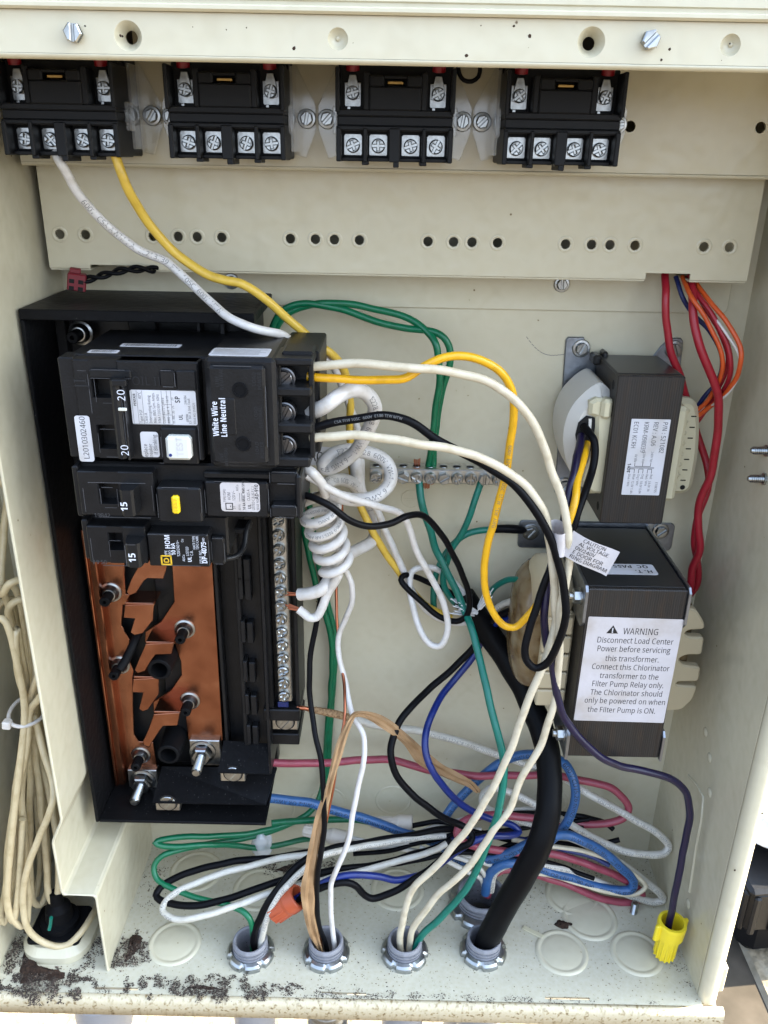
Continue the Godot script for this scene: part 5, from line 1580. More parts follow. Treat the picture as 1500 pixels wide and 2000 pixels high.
	wire("black_wire", "black wire from the breaker's lowest screw looping over the ivory wires to the upper transformer", [-35.1, 338.7, 92.0,  -22.3, 342.8, 92.0,  -8.6, 345.4, 92.0,  0.5, 345.3, 91.0,  9.7, 342.7, 91.0,  21.5, 335.2, 90.0,  33.4, 329.1, 90.0,  45.5, 322.4, 90.0,  57.9, 313.9, 90.0,  68.1, 303.0, 91.0,  75.8, 290.5, 92.0,  81.7, 277.7, 93.0,  86.3, 262.4, 95.0,  88.0, 248.9, 96.0,  86.4, 231.5, 95.0,  82.6, 220.6, 94.0,  76.9, 215.2, 92.0,  72.4, 219.0, 91.0,  71.1, 226.7, 90.0,  72.9, 235.7, 88.0,  76.0, 245.2, 86.0,  78.1, 253.4, 84.0,  81.0, 263.9, 82.0,  86.6, 277.0, 80.0,  91.7, 289.1, 78.0,  93.5, 295.4, 76.0,  97.2, 302.2, 70.0,  102.1, 308.7, 60.0,  103.5, 317.2, 55.0,  102.7, 323.4, 52.0,  101.0, 326.1, 48.0,  99.2, 328.0, 43.0], 1.98, "black_wire", "wire", "", "CSA TEW 105C  600V  E186 TEW MTW", 1.15, 12.0)
	wire("purple_wire", "dark purple wire from the upper transformer down to the yellow wire nut on the floor", [98.5, 323.4, 44.0,  95.6, 317.2, 54.0,  92.4, 308.6, 64.0,  89.7, 300.1, 70.0,  87.6, 290.9, 74.0,  84.8, 278.8, 78.0,  81.8, 267.1, 80.0,  80.2, 256.7, 82.0,  80.7, 241.8, 84.0,  83.1, 226.9, 84.0,  87.0, 212.3, 85.0,  91.8, 194.1, 86.0,  97.0, 180.0, 86.0,  105.5, 169.0, 87.0,  116.8, 157.1, 87.0,  129.7, 148.0, 84.0,  145.4, 143.2, 82.0,  160.5, 136.9, 80.0,  170.8, 126.4, 78.0,  174.6, 117.3, 78.0,  177.4, 103.1, 78.0,  177.0, 83.5, 80.0,  175.9, 63.3, 82.0,  175.3, 39.8, 83.0,  176.0, 20.7, 83.0], 2.1, "purple_wire")
	# thick pigtail in two loose loops
	wire("white_wire", "thick glossy white pigtail in two loose loops from the breaker's middle screw", [-35.1, 344.8, 86.0,  -29.2, 348.7, 90.0,  -24.6, 352.3, 90.0,  -19.8, 354.3, 86.0,  -14.5, 354.6, 82.0,  -9.5, 351.2, 78.0,  -6.5, 345.1, 74.0,  -6.7, 337.2, 70.0,  -9.6, 328.7, 66.0,  -13.7, 321.1, 62.0,  -19.4, 313.5, 58.0,  -25.7, 307.9, 55.0,  -30.7, 305.8, 54.0,  -32.5, 308.2, 54.0,  -28.7, 312.2, 52.0,  -19.9, 314.1, 48.0,  -11.1, 313.0, 46.0,  -2.6, 309.3, 46.0,  2.2, 303.5, 48.0,  2.3, 298.3, 52.0,  -2.3, 294.7, 56.0,  -9.4, 292.7, 59.0,  -17.7, 291.8, 60.0,  -26.0, 294.1, 60.0,  -30.5, 295.8, 54.0,  -29.2, 296.4, 46.0,  -23.7, 293.3, 36.0,  -16.8, 285.2, 24.0,  -10.5, 270.6, 14.0,  -5.7, 258.5, 13.0,  -6.4, 251.8, 18.0,  -10.8, 250.3, 26.0,  -17.7, 249.9, 34.0,  -24.4, 250.4, 40.0,  -28.4, 248.0, 44.0,  -29.4, 242.3, 50.0,  -33.8, 237.5, 54.0,  -40.2, 234.5, 54.0,  -46.0, 232.7, 52.0], 3.46, "bright_white_wire", "wire", "", "E228/1228  600V  VW-1 --- 6 AWG  FT2", 2.4, 34.0, 3)
	var ends := st0()
	strands(ends, Vector3(-45.4, 232.7, 52), Vector3(-1, 0.05, -0.05), 7.5, 12, 0.9)
	put("bare_end", done(ends), M["copper_wire"], get_node("white_wire_002"))
	# ---- from the ground fault breaker
	var p := curve([-37.9, 316.4, 82.0,  -34.4, 314.7, 84.0,  -30.9, 308.1, 80.0,  -29.5, 300.5, 74.0], 2.0)
	var a: Vector3 = Vector3(-34.63, 289.98, 62)
	var b: Vector3 = Vector3(-26.31, 250.6, 54)
	var ax := (b - a).normalized()
	var u := ax.cross(Vector3(0, 0, 1)).normalized()
	var w := ax.cross(u)
	for k in 5 * 24:
		var t := k / (5.0 * 24.0)
		var g := TAU * 5.0 * t + 0.4 + 0.35 * sin(t * 17.0)
		p.append(a.lerp(b, t) + (u * cos(g) + w * sin(g)) * (9.2 - 1.2 * t + 0.5 * sin(t * 31.0)))
	p.append_array(curve([-23.6, 249.7, 58.0,  -26.2, 243.4, 56.0,  -30.5, 235.1, 54.0,  -33.4, 226.5, 54.0,  -36.8, 220.0, 54.0,  -40.7, 219.6, 54.0,  -43.6, 221.5, 53.0,  -46.7, 223.5, 52.0], 2.0))
	T = Transform3D()
	var coil := solo("white_wire", tube_mesh(p, 2.45, 12), M["bright_white_wire"], "white pigtail wound into a tight coil, ending at the neutral bar", "wire")
	ends = st0()
	strands(ends, Vector3(-45.89, 223.16, 52), Vector3(-1, 0.25, -0.05), 7.0, 10, 0.8)
	put("bare_end", done(ends), M["copper_wire"], coil)
	put("lettering", wire_letters("600V E8969 NISTAR AWG", p, 2.55, 1.5, 60.0, Vector3(0, 0.3, 1), 3), M["grey_ink"], coil)
	wire("black_wire", "black wire from the ground fault breaker looping round at the cut black cable", [-40.6, 305.0, 86.0,  -34.7, 304.7, 88.0,  -27.3, 301.5, 90.0,  -17.9, 293.5, 88.0,  -8.2, 288.5, 84.0,  1.6, 287.7, 78.0,  9.7, 288.8, 72.0,  15.9, 287.2, 66.0,  21.5, 281.6, 60.0,  28.5, 271.6, 54.0,  36.1, 256.9, 48.0,  42.9, 240.4, 42.0,  47.5, 225.6, 38.0,  47.1, 213.9, 36.0,  41.8, 207.9, 34.0,  32.4, 209.2, 32.0,  22.8, 216.6, 30.0,  13.2, 224.6, 28.0,  9.0, 229.3, 26.0,  10.7, 231.0, 24.0,  15.6, 228.3, 20.0,  26.7, 222.5, 16.0,  39.1, 215.5, 14.0,  51.2, 207.0, 13.0], 1.72, "black_wire")
	wire("white_wire", "white wire from the ground fault breaker hanging in a long narrow loop", [-38.0, 313.9, 84.0,  -32.7, 309.6, 82.0,  -27.0, 304.0, 78.0,  -16.2, 296.4, 70.0,  -3.6, 289.3, 62.0,  6.9, 283.6, 56.0,  12.5, 273.8, 52.0,  16.2, 260.1, 48.0,  23.6, 243.5, 44.0,  29.8, 231.2, 42.0,  35.2, 215.9, 40.0,  36.3, 203.9, 40.0,  32.7, 194.3, 40.0,  26.9, 194.3, 38.0,  20.8, 202.6, 34.0,  17.0, 213.7, 30.0,  14.4, 223.5, 26.0,  14.6, 230.7, 22.0,  19.1, 232.7, 18.0,  28.7, 231.4, 15.0,  36.3, 225.9, 13.0,  43.7, 217.3, 12.0,  51.3, 207.1, 12.0], 1.84, "bright_white_wire")
	# ---- green wires
	wire("green_wire", "green wire arching over the back panel, ending in a flat loop under the tub", [25.7, 293.2, 14.0,  25.8, 313.5, 18.0,  26.8, 331.2, 20.0,  29.4, 344.3, 22.0,  31.7, 354.2, 24.0,  31.1, 362.2, 24.0,  27.9, 367.3, 24.0,  21.9, 369.9, 22.0,  7.6, 371.0, 18.0,  -11.0, 375.0, 16.0,  -29.5, 380.0, 14.0,  -42.6, 382.3, 14.0,  -53.2, 379.5, 14.0,  -59.2, 373.7, 14.0,  -62.2, 364.9, 14.0,  -62.9, 352.8, 14.0,  -59.3, 329.5, 10.0,  -52.0, 293.6, 8.0,  -48.0, 258.8, 7.0,  -44.7, 232.0, 6.0,  -40.4, 211.4, 6.0,  -36.1, 196.2, 7.0,  -32.5, 178.8, 8.0,  -31.4, 157.7, 7.0,  -33.2, 133.8, 6.0,  -35.1, 109.8, 6.0,  -36.7, 84.9, 6.0,  -40.6, 56.5, 8.0,  -48.9, 44.1, 14.0,  -61.8, 41.6, 22.0,  -81.0, 42.6, 30.0,  -99.4, 47.3, 38.0,  -120.2, 53.7, 46.0,  -137.0, 54.6, 50.0,  -140.0, 54.0, 52.0,  -133.5, 51.2, 52.0,  -110.9, 47.2, 46.0,  -90.3, 36.9, 36.0,  -72.3, 28.5, 28.0,  -48.6, 27.5, 20.0,  -28.2, 26.9, 16.0], 1.84, "green_wire")
	wire("green_wire", "green wire arching over the back panel and ending in the first small conduit fitting", [22.8, 293.1, 14.0,  24.4, 314.8, 22.0,  25.2, 332.3, 24.0,  26.1, 346.6, 26.0,  25.7, 355.9, 26.0,  23.8, 363.8, 26.0,  20.1, 368.9, 22.0,  12.7, 374.2, 18.0,  2.2, 377.8, 16.0,  -16.3, 381.0, 14.0,  -32.1, 381.5, 14.0,  -45.4, 379.0, 13.0,  -54.8, 373.6, 13.0,  -60.5, 364.7, 13.0,  -61.4, 352.6, 13.0,  -55.5, 323.3, 8.0,  -46.6, 286.9, 6.0,  -42.9, 254.8, 5.0,  -39.6, 228.2, 5.0,  -35.0, 204.0, 5.0,  -30.7, 183.1, 6.0,  -29.5, 160.9, 6.0,  -31.7, 137.1, 5.0,  -33.2, 109.1, 5.0,  -34.7, 84.2, 5.0,  -37.5, 64.4, 7.0,  -45.4, 48.6, 14.0,  -56.9, 42.9, 20.0,  -73.6, 39.4, 26.0,  -89.3, 37.1, 30.0,  -106.3, 41.5, 38.0,  -124.2, 44.2, 46.0,  -135.8, 44.0, 52.0,  -141.0, 38.5, 56.0,  -139.5, 32.5, 60.0,  -132.6, 30.1, 64.0,  -113.5, 28.6, 70.0,  -95.8, 30.7, 76.0,  -82.2, 31.9, 82.0,  -76.4, 27.9, 85.0,  -75.5, 14.6, 86.0,  -76.1, 1.5, 86.0], 1.84, "green_wire")
	wire("green_wire", "short green wire lying along the blue printed wire above the floor", [-71.6, 45.0, 24.0,  -53.8, 44.3, 20.0,  -34.8, 43.8, 18.0,  -14.3, 43.9, 18.0,  6.3, 41.5, 20.0,  26.9, 35.2, 22.0,  40.8, 29.5, 24.0,  56.5, 20.2, 26.0], 2.22, "green_wire")
	wire("teal_wire", "teal green wire from under the screw bar down the front to the third fitting", [17.7, 288.0, 20.0,  19.7, 276.9, 24.0,  23.3, 264.6, 24.0,  28.2, 248.3, 24.0,  35.0, 236.5, 26.0,  41.3, 224.5, 28.0,  46.3, 214.2, 32.0,  49.4, 208.9, 40.0,  53.4, 196.4, 52.0,  57.3, 184.3, 64.0,  62.8, 166.1, 76.0,  66.6, 150.3, 82.0,  67.9, 138.8, 85.0,  66.3, 119.0, 87.0,  62.1, 96.5, 87.0,  56.4, 72.1, 86.0,  46.1, 45.4, 84.0,  34.7, 26.2, 84.0,  25.4, 10.6, 83.0,  22.0, -2.8, 83.0], 2.12, "teal_wire")
	wire("teal_wire", "teal green wire slanting down and inwards from the right end of the screw bar", [52.1, 288.2, 20.0,  47.8, 272.1, 22.0,  42.6, 255.4, 20.0,  37.5, 243.0, 18.0,  34.0, 230.9, 17.0,  35.2, 220.3, 16.0,  40.8, 210.6, 15.0,  48.4, 202.2, 14.0], 1.88, "teal_wire")
	var lug := wire("green_wire", "dark green wire with a black sleeved ring lug under the transformer's bracket screw", [66.0, 253.9, 7.0,  52.3, 253.9, 10.0,  43.5, 250.1, 12.0,  35.6, 240.5, 13.0,  30.2, 227.1, 13.0,  29.0, 212.8, 12.0,  30.3, 199.5, 10.0], 1.92, "teal_wire")
	s = st0()
	tube(s, curve([81.9, 251.4, 3.0,  76.7, 252.9, 5.0,  70.4, 254.0, 7.0,  62.0, 254.2, 8.0], 2.0), 2.4, 12, [1.2, 2.3, 2.5, 2.6, 2.7, 2.7, 2.6, 2.6, 2.5])
	put("black_sleeve", done(s), M["black_wire"], lug)
	wire("green_wire", "short green wire arching out from the lower transformer's coil", [78.5, 235.2, 34.0,  70.2, 229.0, 24.0,  62.9, 218.6, 16.0,  58.6, 206.4, 13.0,  52.4, 198.7, 12.0], 1.81, "teal_wire")
	wire("white_wire", "short printed white wire between the cut cable and the lower transformer", [50.1, 197.0, 11.0,  61.5, 201.0, 12.0,  70.8, 210.2, 18.0,  77.2, 218.3, 26.0], 2, "white_wire", "wire", "", "14 AWG E22", 1.8, 9.0)
	# ---- thick cable with its cut jacket
	var cable := wire("black_cable", "thick black jacketed cable rising from the fourth conduit fitting across the wires", [46.9, 212.6, 14.0,  53.6, 202.3, 14.0,  61.8, 190.6, 16.0,  77.6, 170.9, 24.0,  89.4, 152.5, 38.0,  95.9, 139.1, 54.0,  97.7, 123.2, 66.0,  96.1, 109.6, 76.0,  92.3, 92.4, 82.0,  85.9, 70.9, 84.0,  79.4, 49.4, 83.0,  71.9, 27.1, 82.0,  67.6, 10.7, 81.0,  66.4, -8.3, 80.0], 7.4, "black_jacket", "cable")
	s = st0()
	strands(s, Vector3(52.99, 208.9, 26), Vector3(-0.75, 0.45, 0.35), 15.0, 40, 2.8)
	strands(s, Vector3(55.07, 212.24, 27), Vector3(0.35, 0.9, 0.25), 13.0, 26, 1.8)
	put("white_filler", done(s), M["fibre"], cable)
	wire("blue_wire", "deep blue wire hanging from the cut cable and ending in the orange wire nut", [75.8, 207.2, 28.0,  66.7, 196.2, 18.0,  60.9, 183.7, 14.0,  55.1, 171.1, 14.0,  45.4, 158.7, 18.0,  35.2, 150.5, 28.0,  28.1, 142.8, 42.0,  26.2, 135.7, 52.0,  28.8, 123.9, 58.0,  36.7, 108.6, 58.0,  47.6, 92.8, 54.0,  59.8, 81.4, 50.0,  71.9, 73.4, 48.0,  82.3, 70.4, 48.0,  86.1, 67.4, 50.0,  77.6, 69.3, 56.0,  65.7, 71.7, 60.0,  56.8, 71.0, 62.0,  46.5, 63.7, 64.0,  36.2, 54.8, 66.0,  27.6, 49.1, 68.0,  11.4, 45.8, 70.0,  0.1, 50.9, 72.0,  -11.0, 54.4, 74.0,  -24.4, 54.1, 76.0,  -32.9, 51.4, 78.0,  -42.6, 45.1, 80.0,  -50.6, 40.1, 81.0], 2.13, "deep_blue_wire")
	wire("black_wire", "black wire hanging beside the deep blue one, ending in the orange wire nut", [75.7, 211.5, 26.0,  66.4, 200.4, 18.0,  53.3, 176.8, 16.0,  41.3, 164.4, 20.0,  28.8, 156.7, 28.0,  16.4, 150.6, 40.0,  8.6, 142.5, 48.0,  5.6, 131.0, 56.0,  9.2, 117.2, 60.0,  19.8, 104.0, 62.0,  29.8, 94.9, 62.0,  40.1, 85.5, 60.0,  50.9, 78.3, 58.0,  56.2, 73.9, 60.0,  54.8, 71.7, 64.0,  48.0, 68.6, 66.0,  38.3, 61.8, 68.0,  31.0, 56.3, 70.0,  18.8, 47.3, 72.0,  6.6, 39.5, 74.0,  -3.3, 37.6, 76.0,  -8.9, 41.1, 77.0,  -13.8, 48.3, 78.0,  -20.5, 52.5, 79.0,  -30.3, 52.0, 80.0,  -38.8, 47.9, 81.0,  -50.6, 39.3, 81.0], 2.13, "black_wire")
	# ---- thin wires and paper of the second fitting
	wire("white_wire", "thin white wire from the coil down into the second conduit fitting", [-21.7, 250.7, 54.0,  -18.0, 238.8, 50.0,  -17.9, 225.6, 46.0,  -21.2, 211.8, 42.0,  -25.7, 200.4, 40.0,  -26.0, 190.1, 40.0,  -22.2, 173.3, 46.0,  -16.4, 157.7, 56.0,  -10.2, 147.9, 64.0,  -9.6, 135.5, 70.0,  -12.6, 119.8, 74.0,  -15.8, 103.9, 78.0,  -18.1, 87.4, 80.0,  -24.0, 68.9, 82.0,  -27.9, 53.7, 83.0,  -28.3, 35.0, 84.0,  -26.8, 18.0, 84.0,  -26.0, 0.6, 84.0], 1.61, "bright_white_wire")
	wire("copper_wire", "bare copper wire running down beside the brown paper strip", [-24.9, 271.1, 16.0,  -25.5, 250.4, 16.0,  -26.9, 233.3, 18.0,  -27.8, 214.7, 24.0,  -26.2, 195.5, 32.0,  -23.5, 178.9, 44.0,  -21.0, 167.8, 58.0,  -21.1, 159.8, 66.0,  -23.6, 144.9, 74.0,  -26.8, 127.5, 79.0,  -29.6, 108.0, 82.0,  -34.1, 80.3, 85.0,  -37.4, 62.6, 87.0,  -38.2, 43.3, 88.0,  -35.7, 20.1, 86.0,  -33.5, 1.6, 85.0], 0.89, "copper_wire")
	wire("black_wire", "thin black wire from the neutral bar straight down into the second conduit fitting", [-34.0, 245.9, 50.0,  -33.7, 235.8, 48.0,  -35.8, 220.3, 46.0,  -39.6, 201.6, 48.0,  -41.1, 181.8, 54.0,  -40.0, 165.3, 60.0,  -36.4, 152.0, 70.0,  -33.1, 137.3, 78.0,  -31.7, 120.0, 83.0,  -32.3, 93.9, 87.0,  -34.7, 72.7, 89.0,  -36.6, 51.6, 88.0,  -35.5, 29.8, 87.0,  -32.1, 11.2, 85.0,  -30.4, -2.2, 84.0], 1.58, "black_wire")
	# ---- rose, blue and white wires coiled on the floor at the back
	wire("rose_wire", "faded rose red wire from the tub looping round the floor into the large fitting", [-73.5, 108.1, 40.0,  -52.3, 102.9, 34.0,  -33.6, 98.3, 28.0,  -14.4, 98.3, 24.0,  5.2, 95.9, 20.0,  18.4, 93.0, 20.0,  38.4, 86.9, 20.0,  71.7, 84.5, 20.0,  104.5, 87.0, 20.0,  124.6, 84.2, 20.0,  144.5, 80.2, 22.0,  156.4, 73.9, 24.0,  161.1, 66.6, 26.0,  158.2, 59.8, 28.0,  148.8, 55.2, 28.0,  129.5, 54.7, 28.0,  105.5, 58.5, 30.0,  85.0, 62.4, 32.0,  64.6, 66.0, 36.0,  53.0, 64.4, 40.0,  49.4, 59.8, 44.0,  52.1, 55.1, 46.0,  63.1, 49.4, 46.0,  84.9, 44.6, 44.0,  108.3, 42.4, 42.0,  128.7, 36.0, 42.0,  149.6, 26.9, 42.0,  165.8, 17.5, 42.0,  174.2, 7.8, 42.0,  169.6, 1.8, 42.0,  149.1, 3.9, 42.0,  124.3, 14.6, 42.0,  100.0, 24.6, 42.0,  82.7, 29.3, 44.0,  72.9, 25.4, 46.0,  71.3, 8.4, 46.0], 2.46, "rose_wire")
	wire("blue_wire", "light blue printed wire from the tub looping round the floor into the large fitting", [-75.0, 79.5, 38.0,  -59.5, 74.2, 34.0,  -46.7, 70.2, 32.0,  -20.5, 59.8, 30.0,  6.2, 49.8, 30.0,  29.8, 41.5, 32.0,  46.7, 35.2, 34.0,  63.5, 32.0, 36.0,  86.4, 34.6, 38.0,  105.0, 46.3, 40.0,  116.6, 61.1, 40.0,  122.0, 78.6, 38.0,  121.7, 91.4, 34.0,  115.3, 102.2, 28.0,  102.7, 103.4, 22.0,  87.7, 97.2, 16.0,  72.2, 86.1, 14.0,  57.0, 68.4, 16.0,  45.1, 55.0, 22.0,  40.6, 43.2, 28.0,  42.1, 35.3, 32.0,  48.3, 31.4, 38.0,  62.8, 33.7, 42.0,  81.3, 45.7, 46.0,  99.3, 58.3, 48.0,  116.5, 63.0, 48.0,  135.0, 55.1, 48.0,  152.5, 39.4, 48.0,  163.5, 25.7, 48.0,  162.2, 17.5, 47.0,  146.5, 17.7, 46.0,  122.3, 26.8, 46.0,  98.5, 34.9, 46.0,  79.9, 38.2, 48.0,  71.3, 31.0, 48.0,  69.5, 12.8, 48.0], 3, "blue_wire", "wire", "", "TYPE THHN OR C(UL) T90  600 V CU (5.26 mm2) 10 AWG OR GR II  THWN-2 OR AWM", 2.4, 8.0, 4, true)
	var we := wire("white_wire", "white printed wire with a frayed tan end at the neutral lug, looping far right", [-17.3, 137.9, 34.0,  -1.7, 129.1, 28.0,  17.5, 123.4, 24.0,  43.9, 112.3, 18.0,  71.2, 99.3, 15.0,  88.2, 93.1, 15.0,  105.3, 86.9, 15.0,  118.8, 81.5, 17.0,  138.9, 71.2, 22.0,  161.3, 62.2, 30.0,  178.8, 55.2, 36.0,  186.4, 46.6, 38.0,  182.9, 41.6, 40.0,  170.8, 41.2, 40.0,  151.7, 44.3, 38.0,  128.3, 54.8, 34.0,  105.2, 65.6, 28.0,  85.1, 75.0, 24.0,  72.0, 76.2, 22.0,  66.4, 69.7, 22.0,  69.4, 61.8, 24.0,  85.9, 57.8, 28.0,  105.8, 51.4, 32.0,  125.3, 48.1, 36.0,  148.6, 38.9, 40.0,  170.0, 23.9, 42.0,  182.6, 13.0, 44.0,  186.7, 5.9, 44.0,  178.9, 3.8, 44.0,  161.2, 11.0, 44.0,  136.3, 23.3, 44.0,  112.1, 33.2, 44.0,  88.4, 37.2, 46.0,  75.0, 30.9, 47.0,  72.9, 14.0, 47.0], 2.44, "white_wire", "wire", "", "SOUTHWIRE E22478 10 AWG THHN GASOLINE AND OIL RESISTANT II OR AWM VW-1", 2.0, 48.0, 5)
	s = st0()
	tube(s, curve([-44.4, 149.5, 41.0,  -38.4, 147.8, 40.0,  -26.4, 143.6, 38.0,  -16.1, 137.5, 34.0], 1.5), 1.9, 9, [1.3, 1.8, 2.1, 1.8, 2.3, 2.0, 2.3, 2.1, 2.4, 2.2, 2.4])
	put("frayed_end", done(s), M["frayed_cloth"], we)
	s = st0()
	tube(s, curve([-50.3, 151.2, 42.0,  -46.7, 150.9, 42.0,  -41.9, 149.2, 41.0], 1.5), 1.3, 8)
	put("bare_end", done(s), M["copper_wire"], we)
	# ---- the pair of the first fitting and its loops
	wire("black_wire", "black wire of the printed pair coming out of the first conduit fitting", [-75.3, -1.1, 86.0,  -75.0, 13.8, 86.0,  -72.1, 26.4, 85.0,  -65.1, 42.1, 82.0,  -55.1, 53.6, 76.0,  -45.8, 59.1, 70.0,  -34.6, 59.4, 62.0,  -13.0, 56.7, 52.0,  11.3, 55.4, 44.0,  32.4, 54.4, 38.0,  49.1, 53.5, 34.0], 2.14, "black_wire")
	wire("white_wire", "white printed wire of the pair coming out of the first conduit fitting", [-70.9, -1.0, 86.0,  -70.6, 13.9, 86.0,  -67.1, 29.1, 85.0,  -58.3, 46.0, 82.0,  -47.7, 56.3, 76.0,  -36.5, 61.8, 70.0,  -24.0, 60.6, 62.0,  -3.4, 56.1, 52.0,  19.2, 53.0, 44.0,  42.4, 51.2, 38.0], 1.99, "white_wire", "wire", "", "AWG GASOLINE AND OIL RESISTANT THHN OR MTW", 1.9, 22.0, 2)
	wire("black_wire", "black wire lying in a flat loop towards the partition on the floor", [45.6, 49.8, 40.0,  37.6, 47.6, 44.0,  16.1, 44.0, 50.0,  -6.4, 42.3, 56.0,  -31.6, 43.6, 62.0,  -61.4, 40.7, 68.0,  -87.2, 33.8, 74.0,  -112.2, 29.0, 76.0,  -130.7, 25.2, 72.0,  -137.7, 26.6, 68.0,  -133.1, 30.5, 62.0,  -116.1, 35.8, 56.0,  -90.7, 39.7, 52.0,  -58.7, 41.6, 48.0,  -39.3, 44.0, 46.0,  -19.8, 46.0, 44.0,  11.5, 49.7, 40.0,  35.8, 53.4, 36.0], 2.19, "black_wire")
	wire("white_wire", "white wire lying in a flat loop towards the partition on the floor", [42.7, 50.3, 44.0,  34.8, 48.5, 48.0,  -6.3, 44.0, 60.0,  -37.5, 41.4, 68.0,  -63.2, 38.7, 74.0,  -86.2, 32.9, 80.0,  -110.6, 27.1, 84.0,  -124.2, 24.4, 82.0,  -132.0, 25.2, 77.0,  -128.8, 28.2, 70.0,  -111.1, 33.7, 62.0,  -90.1, 37.8, 56.0,  -64.7, 42.5, 52.0,  -32.6, 45.4, 48.0,  -13.2, 48.2, 46.0,  16.0, 52.7, 42.0], 2.01, "white_wire", "wire", "", "SOUTHWIRE SIMPULL", 1.9, 175.0)
	for e in [["thin black wire among the tangle behind the thick cable, the upper one", [19.6, 48.7, 28.0,  36.2, 53.5, 28.0,  52.7, 54.1, 30.0,  72.5, 59.6, 28.0,  99.3, 60.2, 26.0,  126.1, 59.2, 26.0,  146.8, 53.7, 26.0,  152.8, 49.7, 28.0]], ["thin black wire among the tangle behind the thick cable, the lower one", [19.6, 42.8, 38.0,  39.4, 47.5, 36.0,  59.2, 51.2, 34.0,  86.1, 45.0, 34.0,  113.0, 42.3, 34.0,  136.4, 41.2, 34.0,  155.7, 47.0, 34.0]], ["black wire twisted low behind the big conduit fitting", [29.4, 41.9, 42.0,  45.8, 45.5, 40.0,  66.3, 36.3, 38.0,  86.0, 43.5, 36.0,  105.6, 49.9, 34.0,  132.1, 53.9, 32.0]]]:
		wire("black_wire", e[0], e[1], 1.7, "black_wire", "wire", "black wires in the tangle at the back")
	for e in [["white wire from the beige wire nut behind the blue printed wire", [-23.2, 38.1, 30.0,  -13.6, 37.5, 34.0,  6.4, 39.6, 36.0,  26.2, 45.4, 36.0,  46.0, 49.1, 34.0,  66.0, 51.2, 32.0]], ["white wire from the beige wire nut, lower of its two", [-23.2, 41.6, 30.0,  -7.0, 40.7, 34.0,  13.1, 39.2, 38.0,  36.1, 39.5, 42.0,  55.7, 40.3, 44.0,  72.2, 35.0, 46.0]], ["white wire entering the large conduit fitting", [26.0, 44.8, 42.0,  42.5, 38.5, 46.0,  55.8, 32.3, 48.0,  66.2, 24.5, 47.0,  69.9, 10.6, 46.0]]]:
		wire("white_wire", e[0], e[1], 1.6, "white_wire", "wire", "white wires in the tangle at the back")
	# more strands lying low in the tangle
	for e in [["thin white strand arching highest in the tangle behind the thick cable", [-13.6, 37.0, 34.0,  13.0, 42.8, 32.0,  39.7, 50.1, 28.0,  66.5, 55.7, 24.0,  93.3, 59.8, 22.0,  116.4, 59.6, 24.0,  133.2, 55.1, 26.0], "white_wire"], ["thin black strand crossing under the light blue wire by the beige nuts", [-16.7, 36.0, 40.0,  6.4, 39.2, 40.0,  32.8, 45.5, 36.0,  55.8, 49.6, 36.0,  82.2, 52.7, 34.0,  109.2, 53.9, 30.0,  135.8, 57.9, 28.0], "black_wire"], ["thin white strand running low from the paper to the large fitting", [-32.1, 38.2, 56.0,  -6.4, 41.1, 54.0,  19.4, 43.7, 50.0,  42.3, 43.7, 46.0,  62.1, 36.8, 48.0,  71.2, 23.1, 48.0], "white_wire"], ["thin black strand lying lowest on the floor before the large fitting", [-41.3, 37.4, 62.0,  -12.7, 40.8, 58.0,  16.1, 43.5, 54.0,  38.7, 46.0, 50.0,  58.4, 45.9, 46.0,  85.0, 42.9, 44.0,  115.3, 34.2, 44.0,  138.9, 25.5, 46.0], "black_wire"], ["thin grey white strand looping back by the side wall", [84.9, 50.9, 40.0,  111.5, 46.5, 40.0,  137.9, 42.3, 42.0,  161.0, 33.2, 46.0,  172.5, 22.4, 48.0,  166.4, 14.2, 48.0,  142.7, 18.0, 48.0,  115.7, 26.6, 46.0,  88.9, 31.1, 46.0], "ivory_wire"], ["thin navy strand under the rose wire behind the thick cable", [45.8, 47.9, 38.0,  69.0, 50.0, 36.0,  95.2, 49.2, 38.0,  118.4, 43.2, 40.0,  134.8, 40.5, 42.0,  148.1, 35.1, 44.0], "navy_wire"]]:
		wire("thin_wire", e[0], e[1], 1.5, e[2], "wire", "thin strands in the tangle")
	# ---- red pair and the bundle of the upper transformer
	wire("red_wire", "red wire beside the transformer, nearer the core, twisted with another red wire", [138.4, 399.5, 14.0,  138.0, 389.6, 22.0,  140.0, 377.3, 24.0,  144.5, 361.8, 24.0,  152.7, 347.6, 20.0,  161.1, 332.3, 14.0,  167.8, 317.5, 12.0,  172.8, 306.5, 14.0,  176.8, 294.6, 18.0,  176.9, 283.3, 20.0,  174.7, 269.4, 20.0,  175.5, 252.6, 18.0,  180.5, 238.7, 16.0,  183.8, 223.3, 12.0,  182.3, 212.5, 8.0], 1.96, "red_wire")
	wire("red_wire", "red wire beside the transformer, nearer the side wall, twisted with another red wire", [151.6, 399.3, 14.0,  150.3, 387.9, 26.0,  152.7, 376.1, 30.0,  157.8, 361.7, 34.0,  164.4, 350.0, 34.0,  169.7, 337.6, 32.0,  172.9, 323.3, 30.0,  173.7, 308.4, 28.0,  174.0, 293.1, 26.0,  172.9, 278.7, 24.0,  174.7, 264.9, 24.0,  178.4, 249.8, 22.0,  177.1, 237.3, 20.0,  178.3, 223.0, 18.0], 2.18, "red_wire")
	wire("orange_wire", "orange wire of the bundle bulging towards the side wall, inner one", [147.3, 398.7, 14.0,  148.4, 390.7, 28.0,  157.3, 378.2, 34.0,  164.3, 367.4, 36.0,  167.1, 358.4, 36.0,  168.1, 348.3, 32.0,  166.8, 338.6, 26.0,  164.5, 331.3, 20.0], 1.15, "orange_wire", "wire", "bundle of transformer wires")
